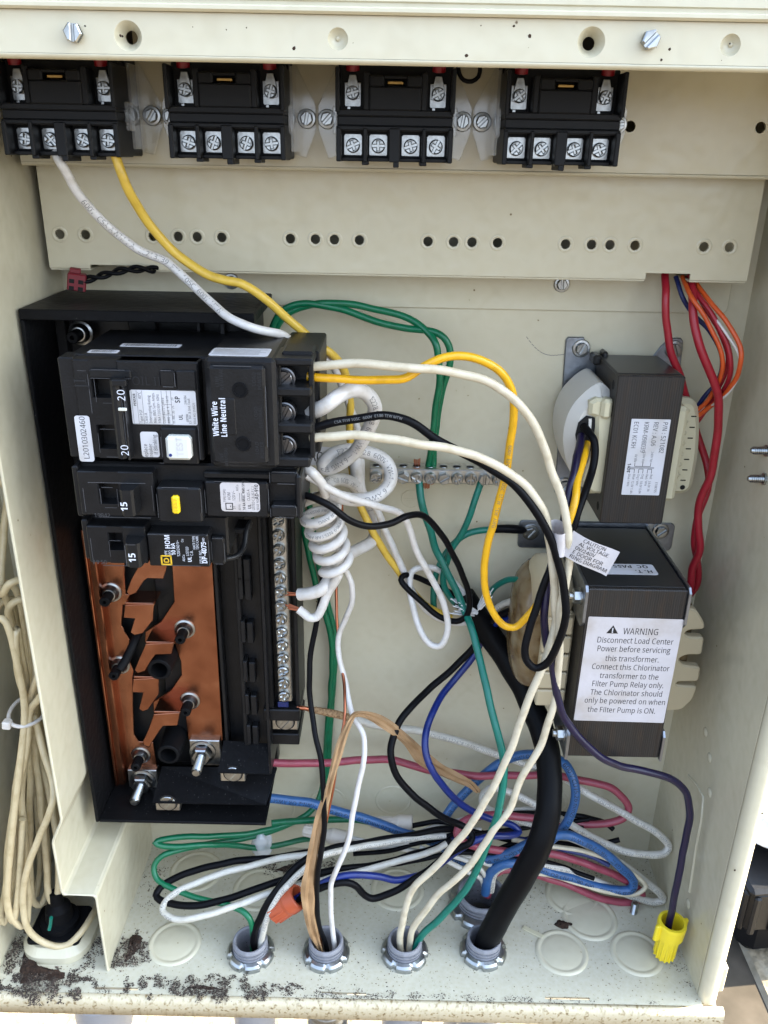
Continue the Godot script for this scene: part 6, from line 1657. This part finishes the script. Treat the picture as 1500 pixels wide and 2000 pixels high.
	wire("orange_wire", "orange wire of the bundle bulging towards the side wall, outermost", [152.7, 398.2, 13.0,  157.5, 389.6, 28.0,  164.1, 381.5, 38.0,  169.3, 371.6, 44.0,  171.1, 363.4, 46.0,  172.5, 351.7, 40.0,  171.2, 340.3, 30.0,  165.0, 327.9, 20.0], 1.2, "orange_wire", "wire", "bundle of transformer wires")
	wire("red_wire", "thin red wire between the two orange wires of the bundle", [150.4, 398.2, 12.0,  154.4, 389.3, 26.0,  162.6, 377.0, 34.0,  168.2, 365.3, 38.0,  170.4, 357.7, 38.0,  171.9, 347.0, 32.0,  169.7, 337.3, 26.0,  165.9, 326.5, 18.0], 1.3, "red_wire", "wire", "bundle of transformer wires")
	wire("red_wire", "thin red wire lowest in the bundle at the transformer's bobbin", [151.8, 397.9, 11.0,  157.1, 387.4, 22.0,  165.3, 373.8, 30.0,  169.9, 361.5, 32.0,  171.0, 350.5, 30.0,  169.5, 338.1, 24.0,  167.0, 323.9, 16.0], 1.2, "red_wire", "wire", "bundle of transformer wires")
	wire("blue_wire", "navy blue wire of the bundle, nearest the transformer", [144.6, 398.4, 12.0,  148.1, 389.2, 18.0,  154.7, 380.4, 18.0,  163.8, 372.7, 18.0,  169.9, 364.1, 20.0,  172.8, 354.8, 20.0,  171.6, 346.6, 20.0,  167.4, 339.7, 20.0,  164.9, 333.0, 18.0], 1.2, "navy_wire", "wire", "bundle of transformer wires")
	wire("white_wire", "thin white wire of the transformer's coloured bundle", [151.2, 398.0, 12.0,  157.4, 386.8, 26.0,  163.8, 375.8, 38.0,  169.6, 366.2, 44.0,  172.3, 359.6, 44.0,  173.2, 352.0, 40.0,  171.4, 341.1, 32.0,  165.1, 329.3, 19.0], 0.7, "bright_white_wire", "wire", "bundle of transformer wires")
	# ---- at the top
	wire("black_wire", "black wire hooking down between two relays under the front panel", [25.6, 488.8, 60.0,  26.7, 484.3, 60.0,  28.7, 481.9, 60.0,  32.2, 481.4, 60.0,  34.8, 483.1, 60.0,  35.2, 486.7, 60.0,  34.6, 490.1, 60.0], 0.9, "black_wire")
	for k in 2:
		var q := PackedVector3Array()
		var f := curve([-151.6, 392.9, 30.0,  -141.2, 395.8, 30.0,  -128.3, 398.9, 30.0,  -116.9, 398.6, 26.0,  -116.5, 398.7, 18.0], 1.5)
		var fr := frames(f)
		for i in f.size():
			var g := i * 0.55 + k * PI
			q.append(f[i] + (fr[i][0] * cos(g) + fr[i][1] * sin(g)) * 1.15)
		T = Transform3D()
		solo("black_wire", tube_mesh(q, 1.0, 8), M["black_wire"], ["black wire of the dark red plug's twisted pair, starting lower at the plug", "black wire of the dark red plug's twisted pair, starting higher at the plug"][k], "wire", "twisted pair of the red plug")

func build_raceway():
	T = Transform3D()
	# one long cream cable folded up and down, and the tie round its waist
	wire("cream_cable", "coiled cream low voltage cable hanging in the raceway, tied at its waist", [-204.1, 291.8, 40.0,  -201.4, 284.5, 40.0,  -204.9, 262.4, 44.0,  -203.3, 239.9, 60.0,  -198.5, 239.3, 70.0,  -191.2, 248.2, 74.0,  -187.6, 248.0, 70.0,  -190.6, 234.0, 60.0,  -195.1, 204.9, 54.0,  -199.0, 176.6, 52.0,  -203.0, 153.6, 52.0,  -204.5, 128.2, 50.0,  -206.3, 85.5, 50.0,  -207.3, 41.8, 56.0,  -206.6, 26.7, 66.0,  -210.0, 19.0, 70.0,  -212.8, 24.6, 72.0,  -212.7, 47.7, 70.0,  -208.2, 84.4, 66.0,  -204.1, 126.7, 62.0,  -201.3, 161.0, 62.0,  -199.9, 191.4, 64.0,  -200.2, 214.1, 64.0,  -199.1, 226.3, 66.0,  -194.5, 232.8, 68.0,  -190.4, 233.6, 66.0,  -191.4, 221.5, 60.0,  -192.8, 190.9, 58.0,  -197.5, 158.1, 58.0,  -199.2, 125.2, 60.0,  -195.4, 98.5, 64.0,  -192.4, 72.8, 70.0,  -194.8, 44.2, 74.0,  -197.1, 31.2, 76.0,  -200.4, 30.2, 76.0,  -201.1, 44.0, 74.0,  -199.9, 80.5, 70.0,  -198.5, 130.2, 66.0,  -197.0, 164.1, 66.0,  -192.0, 201.4, 74.0,  -190.8, 222.8, 78.0,  -191.8, 214.7, 80.0,  -194.1, 189.8, 76.0,  -195.0, 168.5, 72.0,  -200.2, 147.4, 74.0,  -207.1, 118.2, 78.0,  -215.0, 80.1, 82.0,  -222.1, 44.0, 86.0,  -225.4, 29.6, 88.0,  -224.3, 24.5, 88.0,  -221.5, 33.5, 84.0,  -216.2, 62.2, 80.0,  -209.4, 97.6, 76.0,  -202.4, 135.0, 72.0,  -195.6, 168.5, 72.0,  -185.2, 190.0, 76.0,  -178.0, 201.2, 78.0,  -176.7, 192.9, 80.0,  -185.6, 178.2, 78.0,  -191.4, 170.6, 76.0,  -195.9, 148.8, 80.0,  -207.3, 103.2, 86.0,  -215.2, 64.7, 90.0,  -216.8, 34.4, 92.0,  -212.7, 25.3, 92.0,  -209.8, 25.6, 90.0,  -208.6, 36.1, 86.0,  -207.2, 68.5, 82.0,  -204.2, 110.9, 78.0,  -198.5, 143.9, 74.0,  -192.4, 163.5, 72.0,  -188.9, 149.3, 76.0,  -182.0, 127.8, 84.0,  -180.8, 120.1, 90.0,  -194.6, 88.7, 92.0,  -206.0, 59.1, 92.0,  -208.9, 34.6, 92.0,  -204.3, 15.8, 92.0,  -195.0, 9.6, 92.0,  -186.4, 10.1, 90.0,  -178.4, 16.1, 84.0,  -177.6, 14.2, 70.0,  -181.2, 6.5, 55.0], 1.98, "cream_wire", "cable")
	var s := st0()
	var kept := [[-221.9, 219.3, 52.0,  -212.4, 232.3, 52.0,  -207.8, 228.1, 50.0,  -207.8, 199.7, 46.0,  -204.7, 167.5, 44.0,  -206.1, 145.8, 44.0,  -211.7, 111.7, 44.0,  -214.6, 65.3, 46.0,  -217.3, 26.7, 50.0,  -219.8, 11.0, 56.0], [-222.8, 201.5, 44.0,  -215.4, 217.1, 42.0,  -209.5, 219.4, 40.0,  -208.2, 187.9, 38.0,  -204.1, 157.5, 40.0,  -204.8, 143.6, 42.0,  -202.6, 113.6, 46.0,  -198.4, 81.4, 54.0,  -196.8, 48.2, 62.0,  -196.8, 31.4, 70.0], [-214.7, 229.2, 58.0,  -204.7, 238.3, 56.0,  -200.2, 232.6, 52.0,  -199.6, 212.2, 50.0,  -200.7, 182.1, 50.0,  -204.8, 150.3, 50.0,  -213.6, 110.6, 52.0,  -221.2, 66.4, 56.0,  -227.5, 21.8, 62.0,  -224.1, -0.1, 66.0,  -216.5, -4.6, 62.0,  -213.0, 13.4, 54.0,  -208.0, 69.3, 50.0], [-206.3, 220.6, 80.0,  -198.2, 231.1, 80.0,  -193.9, 228.2, 80.0,  -192.2, 208.5, 80.0,  -193.6, 173.0, 78.0,  -199.3, 138.0, 84.0,  -208.5, 92.0, 90.0,  -217.9, 42.6, 92.0,  -216.2, 30.3, 92.0,  -210.5, 52.8, 90.0,  -203.2, 101.5, 84.0]]
	for k in kept.size(): solo("cream_cable", tube_mesh(curve(kept[k], 4.0), 1.96, 10), M["cream_wire"], ["cream strand deepest in the raceway, running straight down behind the tied coil", "cream strand nearest the partition behind the tied coil", "cream strand in front of the coil, nearest the raceway's outer wall", "cream strand making the highest arch above the cable tie"][k], "cable", "cream strands behind the tied coil")
	s = st0()
	var c: Vector3 = Vector3(-197.31, 163.7, 66)
	T = Transform3D(Basis(Vector3.RIGHT, -PI / 2), c)
	var band := []
	for k in 33: band.append(Vector3(cos(TAU * k / 32) * 9.6, 0, sin(TAU * k / 32) * 15.0))
	T = Transform3D(Basis(Vector3.BACK, -0.12), c)
	tube(s, PackedVector3Array(band), 1.1, 8)
	rbox(s, Vector3(-8.5, -2.4, 12), Vector3(-4, 2.4, 16.5), 0.6)
	T = Transform3D()
	solo("cable_tie", done(s), M["bright_white_wire"], "white cable tie round the coiled cream cable", "cable tie")
	# cable entry in the raceway's floor
	var e := thing("cable_gland", "black square cable gland on a raised cream boss in the raceway's dirty floor", "cable gland", Vector3(-196.9, 0, 81.23))
	var up := Basis(Vector3.RIGHT, -PI / 2)
	T = Transform3D(up, Vector3.ZERO)
	s = st0()
	prism(s, rrect(-20, -15, 21, 24, 14, 8), 0.05, 9.0, 4.0, true)
	put("boss", done(s), M["cream_paint"], e)
	s = st0()
	prism(s, rrect(-16, -9, 16, 19, 3), 8.9, 11.5, 1.0)
	put("flange", done(s), M["matte_black_plastic"], e)
	s = st0()
	lathe(s, [Vector2(0, 36), Vector2(3.4, 36), Vector2(4.2, 28), Vector2(7.5, 24), Vector2(8.2, 16), Vector2(11.5, 15), Vector2(11.5, 11.4)].map(func(q): return q), 24)
	put("nut", done(s), M["matte_black_plastic"], e, Vector3(0, 0, -6))
	T = Transform3D()
	wire("green_wire", "short end of green wire sticking out of the black cable gland", [-193.2, 34.3, 92.0,  -194.6, 28.4, 92.0,  -195.8, 24.1, 92.0], 1.0, "teal_wire")
	s = st0()
	T = Transform3D(up, Vector3.ZERO)
	rbox(s, Vector3(-26, -2, 0.1), Vector3(20, 6, 140), 4)
	T = Transform3D()
	solo("black_cable", done(s), M["matte_black_plastic"], "dark cable trunking against the back of the raceway, behind the cream cable", "trunking", "", Vector3(-196, 0, 14))

func grain_mesh() -> ArrayMesh:
	T = Transform3D()
	var s := st0()
	var p := [Vector3(0.5, 0, 0), Vector3(-0.1, 0.12, 0.45), Vector3(-0.55, 0, 0.1), Vector3(-0.1, 0.06, -0.4), Vector3(0.0, 0.3, 0.02)]
	for k in 4: tri(s, p[(k + 1) % 4], p[k], p[4])
	return done(s)

func scatter(called: String, label: String, spots: Array, m: String):
	# spots: [centre, half width, half depth, how many, largest]
	var mm := MultiMesh.new()
	mm.transform_format = MultiMesh.TRANSFORM_3D
	mm.use_colors = true
	mm.mesh = grain_mesh()
	var ns := FastNoiseLite.new()
	ns.frequency = 0.09
	ns.fractal_octaves = 3
	ns.seed = 9
	var n := 0
	for e in spots: n += e[3]
	mm.instance_count = n
	var i := 0
	for e in spots:
		for k in e[3]:
			var at := Vector3.ZERO
			var r := 0.0
			for attempt in 12:
				r = sqrt(rng.randf())
				var a := rng.randf() * TAU
				at = e[0] + Vector3(cos(a) * r * e[1], 0.05, sin(a) * r * e[2])
				if ns.get_noise_2d(at.x, at.z) * 1.5 + 0.75 - r * 0.9 > rng.randf() * 0.6: break
			var sz: float = e[4] * (0.2 + 0.8 * pow(rng.randf(), 2.5))
			if e.size() > 5: at.y += e[5] * maxf(0.0, 0.9 - r) * rng.randf()
			var b := Basis(Vector3.UP, rng.randf() * TAU) * Basis(Vector3.RIGHT, rng.randf_range(-0.6, 0.6))
			mm.set_instance_transform(i, Transform3D(b.scaled(Vector3(sz, sz * 1.3, sz * rng.randf_range(0.5, 1.0))), at * U))
			var tone := rng.randf_range(0.018, 0.07) * (2.6 if rng.randf() < 0.08 else 1.0)
			mm.set_instance_color(i, Color(tone * 1.3, tone * 0.95, tone * 0.70))
			i += 1
	var o := MultiMeshInstance3D.new()
	o.name = numbered(called)
	o.multimesh = mm
	o.material_override = M[m]
	add_child(o, true)
	tag(o, label, "dirt")
	o.set_meta("kind", "stuff")

func mound(s: SurfaceTool, outline: Array, h: float):
	# a low uneven heap inside an outline on the floor
	var c := Vector2.ZERO
	for p in outline: c += p / outline.size()
	var n := outline.size()
	var rings := 7
	var g := []
	for k in rings + 1:
		var row := []
		for i in n * 5:
			var q: Vector2 = outline[i / 5].lerp(outline[(i / 5 + 1) % n], (i % 5) / 5.0)
			var t := float(k) / rings
			var pt := q.lerp(c, t) + Vector2(rng.randf_range(-1, 1), rng.randf_range(-1, 1)) * 0.7
			row.append(Vector3(pt.x, 0.02 + h * sqrt(t) * rng.randf_range(0.55, 1.15) * (0.0 if k == 0 else 1.0), pt.y))
		g.append(row)
	for k in rings:
		for i in n * 5:
			var j := (i + 1) % (n * 5)
			quad(s, g[k][i], g[k][j], g[k + 1][j], g[k + 1][i])

func build_small_things():
	T = Transform3D()
	# brown paper from the cable
	var path := curve([-34.6, 3.6, 86.0,  -38.0, 20.3, 88.0,  -40.0, 37.3, 90.0,  -40.5, 57.7, 90.0,  -38.8, 76.5, 89.0,  -35.3, 96.7, 86.0,  -29.4, 123.7, 83.0,  -24.5, 144.6, 78.0,  -19.7, 159.2, 72.0,  -14.8, 164.8, 66.0,  -3.1, 156.3, 58.0,  13.6, 135.2, 48.0,  26.9, 112.7, 40.0,  43.9, 94.5, 32.0,  56.1, 84.8, 28.0,  63.0, 76.1, 26.0], 2.0)
	var s := st0()
	var n := path.size()
	var f := frames(path)
	var rows := []
	for i in n:
		var t := float(i) / n
		var wd := 3.1 + 1.1 * sin(t * 9.0) + 0.5 * sin(t * 41.0)
		if t > 0.9: wd *= 1.0 - (t - 0.9) * 5.0
		if t < 0.12: wd *= 0.55 + t * 3.7
		var side: Vector3 = (Vector3(0, 0.1, 1).cross(f[i][2])).normalized()
		side = side.rotated(f[i][2], 0.5 * sin(t * 7.0))
		var out: Vector3 = f[i][2].cross(side)
		var row := []
		for k in 5:
			var v := (k - 2) / 2.0
			row.append(path[i] + side * v * wd + out * (0.9 * (1.0 if k % 2 else -1.0) * (0.6 + 0.5 * sin(i * 0.45 + k * 1.7))) * 1.1)
		rows.append(row)
	for i in n - 1:
		for k in 4: quad(s, rows[i][k], rows[i][k + 1], rows[i + 1][k + 1], rows[i + 1][k])
	for i in n - 1:
		for k in 4:
			var d := Vector3(0, 0, -0.15)
			quad(s, rows[i + 1][k] + d, rows[i + 1][k + 1] + d, rows[i][k + 1] + d, rows[i][k] + d, 3)
	solo("paper_strip", done(s), M["kraft_paper"], "torn strip of brown kraft paper rising from the second conduit fitting", "paper strip")
	# wire nuts
	var base: Vector3 = Vector3(175.73, 4.01, 84)
	var tip: Vector3 = Vector3(177.01, 32.56, 84)
	var yn := thing("wire_nut", "yellow winged wire nut standing on the floor at the end of the purple wire", "wire nut", base)
	var up := (tip - base).normalized()
	var bs := Basis(Vector3(1, 0, 0).slide(up).normalized(), up, Vector3.ZERO)
	bs.z = bs.x.cross(bs.y)
	var lie := bs * Basis(Vector3.RIGHT, -PI / 2)
	T = Transform3D(lie, Vector3.ZERO)
	var l := base.distance_to(tip)
	s = st0()
	lathe(s, [Vector2(0, 0), Vector2(4.8, 0), Vector2(5.4, 0.8), Vector2(6.4, l * 0.6), Vector2(8.2, l * 0.64), Vector2(8.6, l * 0.95), Vector2(8.2, l), Vector2(6.6, l), Vector2(6.2, l * 0.6), Vector2(0, l * 0.55)].map(func(q): return q), 28)
	for k in 14:
		var a := TAU * k / 14
		T = Transform3D(lie * rot(a), Vector3.ZERO)
		rbox(s, Vector3(4.6, -0.55, 0.8), Vector3(6.5, 0.55, l * 0.6), 0.3)
	for sg in [0.0, PI]:
		T = Transform3D(lie * rot(sg + 0.3), Vector3.ZERO)
		prism(s, rrect(6.5, -1.3, 11.2, 1.3, 1.1), l * 0.58, l * 0.98, 0.6)
	T = Transform3D()
	put("cap", done(s), M["yellow_plastic"], yn)
	for e in [[Vector3(-63.11, 29.97, 82), Vector3(-47.31, 44.65, 82), "orange_plastic", "orange wire nut lying on the floor behind the first conduit fitting", 6.2, 7.6], [Vector3(-50.25, 43.72, 28), Vector3(-21.77, 40.09, 32), "grey_plastic", "beige wire nut with white wires, lying behind the brown paper", 3.4, 5.4], [Vector3(-5.97, 47.66, 24), Vector3(21.62, 49.87, 26), "grey_plastic", "beige wire nut behind the blue printed wire, with black wires", 3.4, 5.0]]:
		base = e[0]; tip = e[1]
		up = (tip - base).normalized()
		bs = Basis(up.cross(Vector3.BACK).normalized(), up, Vector3.ZERO)
		bs.z = bs.x.cross(bs.y)
		lie = bs * Basis(Vector3.RIGHT, -PI / 2)
		l = base.distance_to(tip)
		s = st0()
		T = Transform3D(lie, Vector3.ZERO)
		lathe(s, [Vector2(0, 0), Vector2(e[4] * 0.85, 0), Vector2(e[4], 0.8), Vector2(e[4] * 1.12, l * 0.55), Vector2(e[5], l * 0.66), Vector2(e[5], l * 0.97), Vector2(e[5] * 0.9, l), Vector2(e[5] * 0.75, l), Vector2(e[4] * 0.8, l * 0.6), Vector2(0, l * 0.6)], 24)
		for k in 10:
			T = Transform3D(lie * rot(TAU * k / 10), Vector3.ZERO)
			rbox(s, Vector3(e[4] * 0.8, -0.5, 0.9), Vector3(e[4] * 1.14, 0.5, l * 0.52), 0.3)
		T = Transform3D()
		var wn := thing("wire_nut", e[3], "wire nut", base)
		put("cap", done(s), M[e[2]], wn)
	# red plug
	var pl := thing("red_plug", "dark red two row plug on a twisted black pair under the bracket's slot", "plug", Vector3(-154.11, 393.07, 30))
	s = st0()
	T = Transform3D(Basis(Vector3.BACK, -0.18) * Basis(Vector3.UP, 0.3), Vector3.ZERO)
	rbox(s, Vector3(-4.4, -4.6, -3), Vector3(4.4, 3.6, 3), 0.5)
	rbox(s, Vector3(-3.6, 3.4, -2.6), Vector3(1.6, 5.8, 1), 0.4)
	put("plug_body", done(s), M["dark_red_plastic"], pl)
	for k in 4:
		s = st0()
		T = Transform3D(Basis(Vector3.BACK, -0.18) * Basis(Vector3.UP, 0.3), Vector3.ZERO)
		var x := -2.3 + 4.2 * (k % 2)
		var y := -3.4 + 3.4 * (k / 2)
		rbox(s, Vector3(x - 1.2, y - 1.0, 2.9), Vector3(x + 1.2, y + 1.0, 3.06), 0.02)
		put("socket", done(s), M["dark_hole"], pl)
	T = Transform3D()
	# caution flag folded round the wires
	var tagn := thing("caution_flag", "white printed caution flag wrapped round the wires above the lower transformer", "label flag", Vector3(97.12, 281.72, 96))
	var tb := Basis(Vector3.BACK, -0.36) * Basis(Vector3.UP, -0.25)
	s = st0()
	var g := []
	for i in 25:
		var t := i / 24.0
		var x := lerpf(-12.5, 11.0, t)
		var zz := 1.4 * sin(t * 5.0) + 0.8 * t
		g.append([Vector3(x, -6.6 - 0.6 * t, zz - 0.3), Vector3(x, 6.6 - 0.4 * sin(t * 3.0), zz)])
	T = Transform3D(tb, Vector3.ZERO)
	for i in 24:
		quad(s, g[i][0], g[i + 1][0], g[i + 1][1], g[i][1], 2)
		var d := Vector3(0, 0, -0.12)
		quad(s, g[i][1] + d, g[i + 1][1] + d, g[i + 1][0] + d, g[i][0] + d, 3)
	var card := put("card", done(s), M["label_pink_white"], tagn)
	s = st0()
	T = Transform3D()
	var lines := [["CAUTION", -6.6, 3.9], ["AL VOLTAGE", -7.6, 1.5], ["0V/240V", -8.4, -0.9], ["E DOOR FOR", -8.6, -3.3], ["RING DIAGRAM", -9.0, -5.7]]
	for e in lines:
		var gl := glyphs(e[0], 1.75, false, 1.12)
		for i in range(0, gl.size(), 3):
			var q := []
			for j in 3:
				var p2: Vector2 = gl[i + j] + Vector2(e[1], e[2])
				var t: float = (p2.x + 12.5) / 23.5
				q.append(tb * Vector3(p2.x, p2.y, 1.4 * sin(t * 5.0) + 0.8 * t + 0.12))
			if (q[1] - q[0]).cross(q[2] - q[0]).dot(tb.z) > 0: tri(s, q[0], q[1], q[2])
			else: tri(s, q[0], q[2], q[1])
	put("lettering", done(s), M["ink"], card)
	s = st0()
	var wrap := []
	for k in 17: wrap.append(Vector3(cos(TAU * k / 16) * 4.0, 0, sin(TAU * k / 16) * 9.0))
	T = Transform3D(Basis(Vector3.BACK, 0.1), Vector3(-14.5, 3.2, -10))
	for k in 16:
		quad(s, wrap[k] + Vector3(0, 6, 0), wrap[k + 1] + Vector3(0, 6, 0), wrap[k + 1] - Vector3(0, 6, 0), wrap[k] - Vector3(0, 6, 0), 2)
	T = Transform3D()
	put("wrapped_end", done(s), M["label_pink_white"], tagn)
	# screw tips poking through the right wall, and one through the floor
	for e in [[Vector3(187, 320.43, 53.84), "screw tip poking through the side wall, the upper of two"], [Vector3(187, 306.54, 56.73), "screw tip poking through the side wall, the lower of two"]]:
		s = st0()
		T = Transform3D(Basis(Vector3.UP, -PI / 2), Vector3.ZERO)
		var th := [Vector2(3.0, 0.0), Vector2(3.0, 1.0)]
		for k in 14: th.append(Vector2(2.1 if k % 2 == 0 else 1.65, 1.0 + k * 0.5))
		th.append(Vector2(1.2, 8.4)); th.append(Vector2(0, 8.8))
		lathe(s, th, 16)
		T = Transform3D()
		solo("screw_tip", done(s), M["zinc"], e[1], "screw", "screw tips in the side wall", Vector3(189.4, e[0].y, e[0].z))
	s = st0()
	T = Transform3D(Basis(Vector3.RIGHT, -PI / 2), Vector3.ZERO)
	var th2 := []
	for k in 16: th2.append(Vector2(2.4 if k % 2 == 0 else 1.9, k * 0.55))
	th2.append(Vector2(0, 8.8))
	lathe(s, th2, 16)
	T = Transform3D()
	solo("screw_tip", done(s), M["zinc"], "screw tip standing up through the floor under the rose and blue loops", "screw", "", Vector3(167.33, 0, 49.04))
	# bits on the floor
	s = st0()
	pillow(s, Vector3(-85.1, 41.18, 34), Vector3(-71.06, 16.94, 20), 1.7, 24, 12, 0.16)
	solo("silicone_blob", done(s), M["silicone"], "clear blob of old sealant on the floor under the tub", "sealant")
	s = st0()
	rbox(s, Vector3(-7, 0.1, -1.6), Vector3(7, 1.0, 1.6), 0.3)
	solo("plastic_sliver", done(s), M["nylon"], "cream sliver of plastic lying beside a knockout ring", "sliver", "", Vector3(98.72, 0, 66.41), Basis(Vector3.UP, -0.55))
	s = st0()
	mound(s, [Vector2(-6, 0), Vector2(-2, 3.5), Vector2(3, 2.4), Vector2(6.5, 0.2), Vector2(2, -2.2), Vector2(-3, -3.4)], 2.5)
	solo("rust_flake", done(s), M["soil"], "brown flake of rust lying between the knockout rings", "flake", "", Vector3(119.4, 0, 60.13))
	var heaps := [["dark soil heaped against the foot of the partition", [Vector3(-154.59, 0, 101.33), Vector3(-149.59, 0, 95.38), Vector3(-143.89, 0, 84.64), Vector3(-144.66, 0, 72.51), Vector3(-151.47, 0, 68.89), Vector3(-156.93, 0, 71.31)], 4.0, 0.62], ["dark soil filling the raceway's front corner", [Vector3(-216.34, 0, 118.58), Vector3(-166.7, 0, 110.95), Vector3(-170.32, 0, 103.73), Vector3(-187.24, 0, 104.14), Vector3(-207.09, 0, 100.21), Vector3(-221.09, 0, 81.09), Vector3(-228.92, 0, 77.6), Vector3(-223.98, 0, 102.31)], 3.0, 0.5], ["strip of soil along the front edge of the floor", [Vector3(-138.86, 0, 111.6), Vector3(-94.13, 0, 113.15), Vector3(-52.29, 0, 112.82), Vector3(-70.67, 0, 110), Vector3(-101.72, 0, 105.45), Vector3(-123.17, 0, 104.62), Vector3(-134.55, 0, 107.56)], 1.2, 0.25], ["dark debris on the floor behind the printed pair", [Vector3(-84.15, 0, 20.96), Vector3(-62.31, 0, 27.43), Vector3(-34.57, 0, 26.69), Vector3(-28.33, 0, 14.95), Vector3(-49.98, 0, 10.98), Vector3(-71.07, 0, 13.39)], 2.0, 0.55]]
	for e in heaps:
		s = st0()
		var mid := Vector2.ZERO
		for q in e[1]: mid += Vector2(q.x, q.z) / e[1].size()
		mound(s, ccw(e[1].map(func(q): return mid + (Vector2(q.x, q.z) - mid) * e[3])), e[2])
		var o := solo("soil_heap", done(s), M["soil"], e[0], "soil")
		o.set_meta("kind", "stuff")
	scatter("soil_grains", "loose soil grains over the floor, thickest at the front and the corners", [[Vector3(-150.69, 0, 88.38), 14.0, 18.0, 1620, 1.6, 6.0], [Vector3(-100.9, 0, 109.4), 58.0, 10.0, 3960, 1.4, 3.0], [Vector3(-195.64, 0, 109.99), 32.0, 13.0, 3960, 1.6, 6.0], [Vector3(-219.78, 0, 91.84), 12.0, 22.0, 1620, 1.6, 6.0], [Vector3(-173.04, 0, 87.15), 9.0, 20.0, 750, 1.4, 3.0], [Vector3(-56.13, 0, 20.21), 34.0, 16.0, 1620, 1.6, 4.0], [Vector3(190.16, 0, 88.92), 11.0, 26.0, 390, 1.0], [Vector3(-11.13, 0, 93.77), 90.0, 22.0, 255, 1.2], [Vector3(83.5, 0, 80.86), 110.0, 34.0, 225, 0.9], [Vector3(-106.61, 0, 81.91), 60.0, 40.0, 180, 0.9], [Vector3(145.27, 0, 14.76), 60.0, 25.0, 750, 1.4], [Vector3(127.31, 0, 43.17), 25.0, 12.0, 240, 1.3], [Vector3(-13.99, 0, 19.07), 100.0, 30.0, 300, 1.1], [Vector3(-148.18, 0, 31.46), 14.0, 25.0, 390, 1.2], [Vector3(75.2, 0, 40.4), 28.0, 18.0, 450, 1.1], [Vector3(161.01, 0, 75.31), 40.0, 20.0, 180, 1.0], [Vector3(-10.41, 0, 112.49), 190.0, 3.0, 2200, 1.0], [Vector3(-70.48, 0, 111.3), 110.0, 5.0, 1200, 1.1]], "soil_grain")
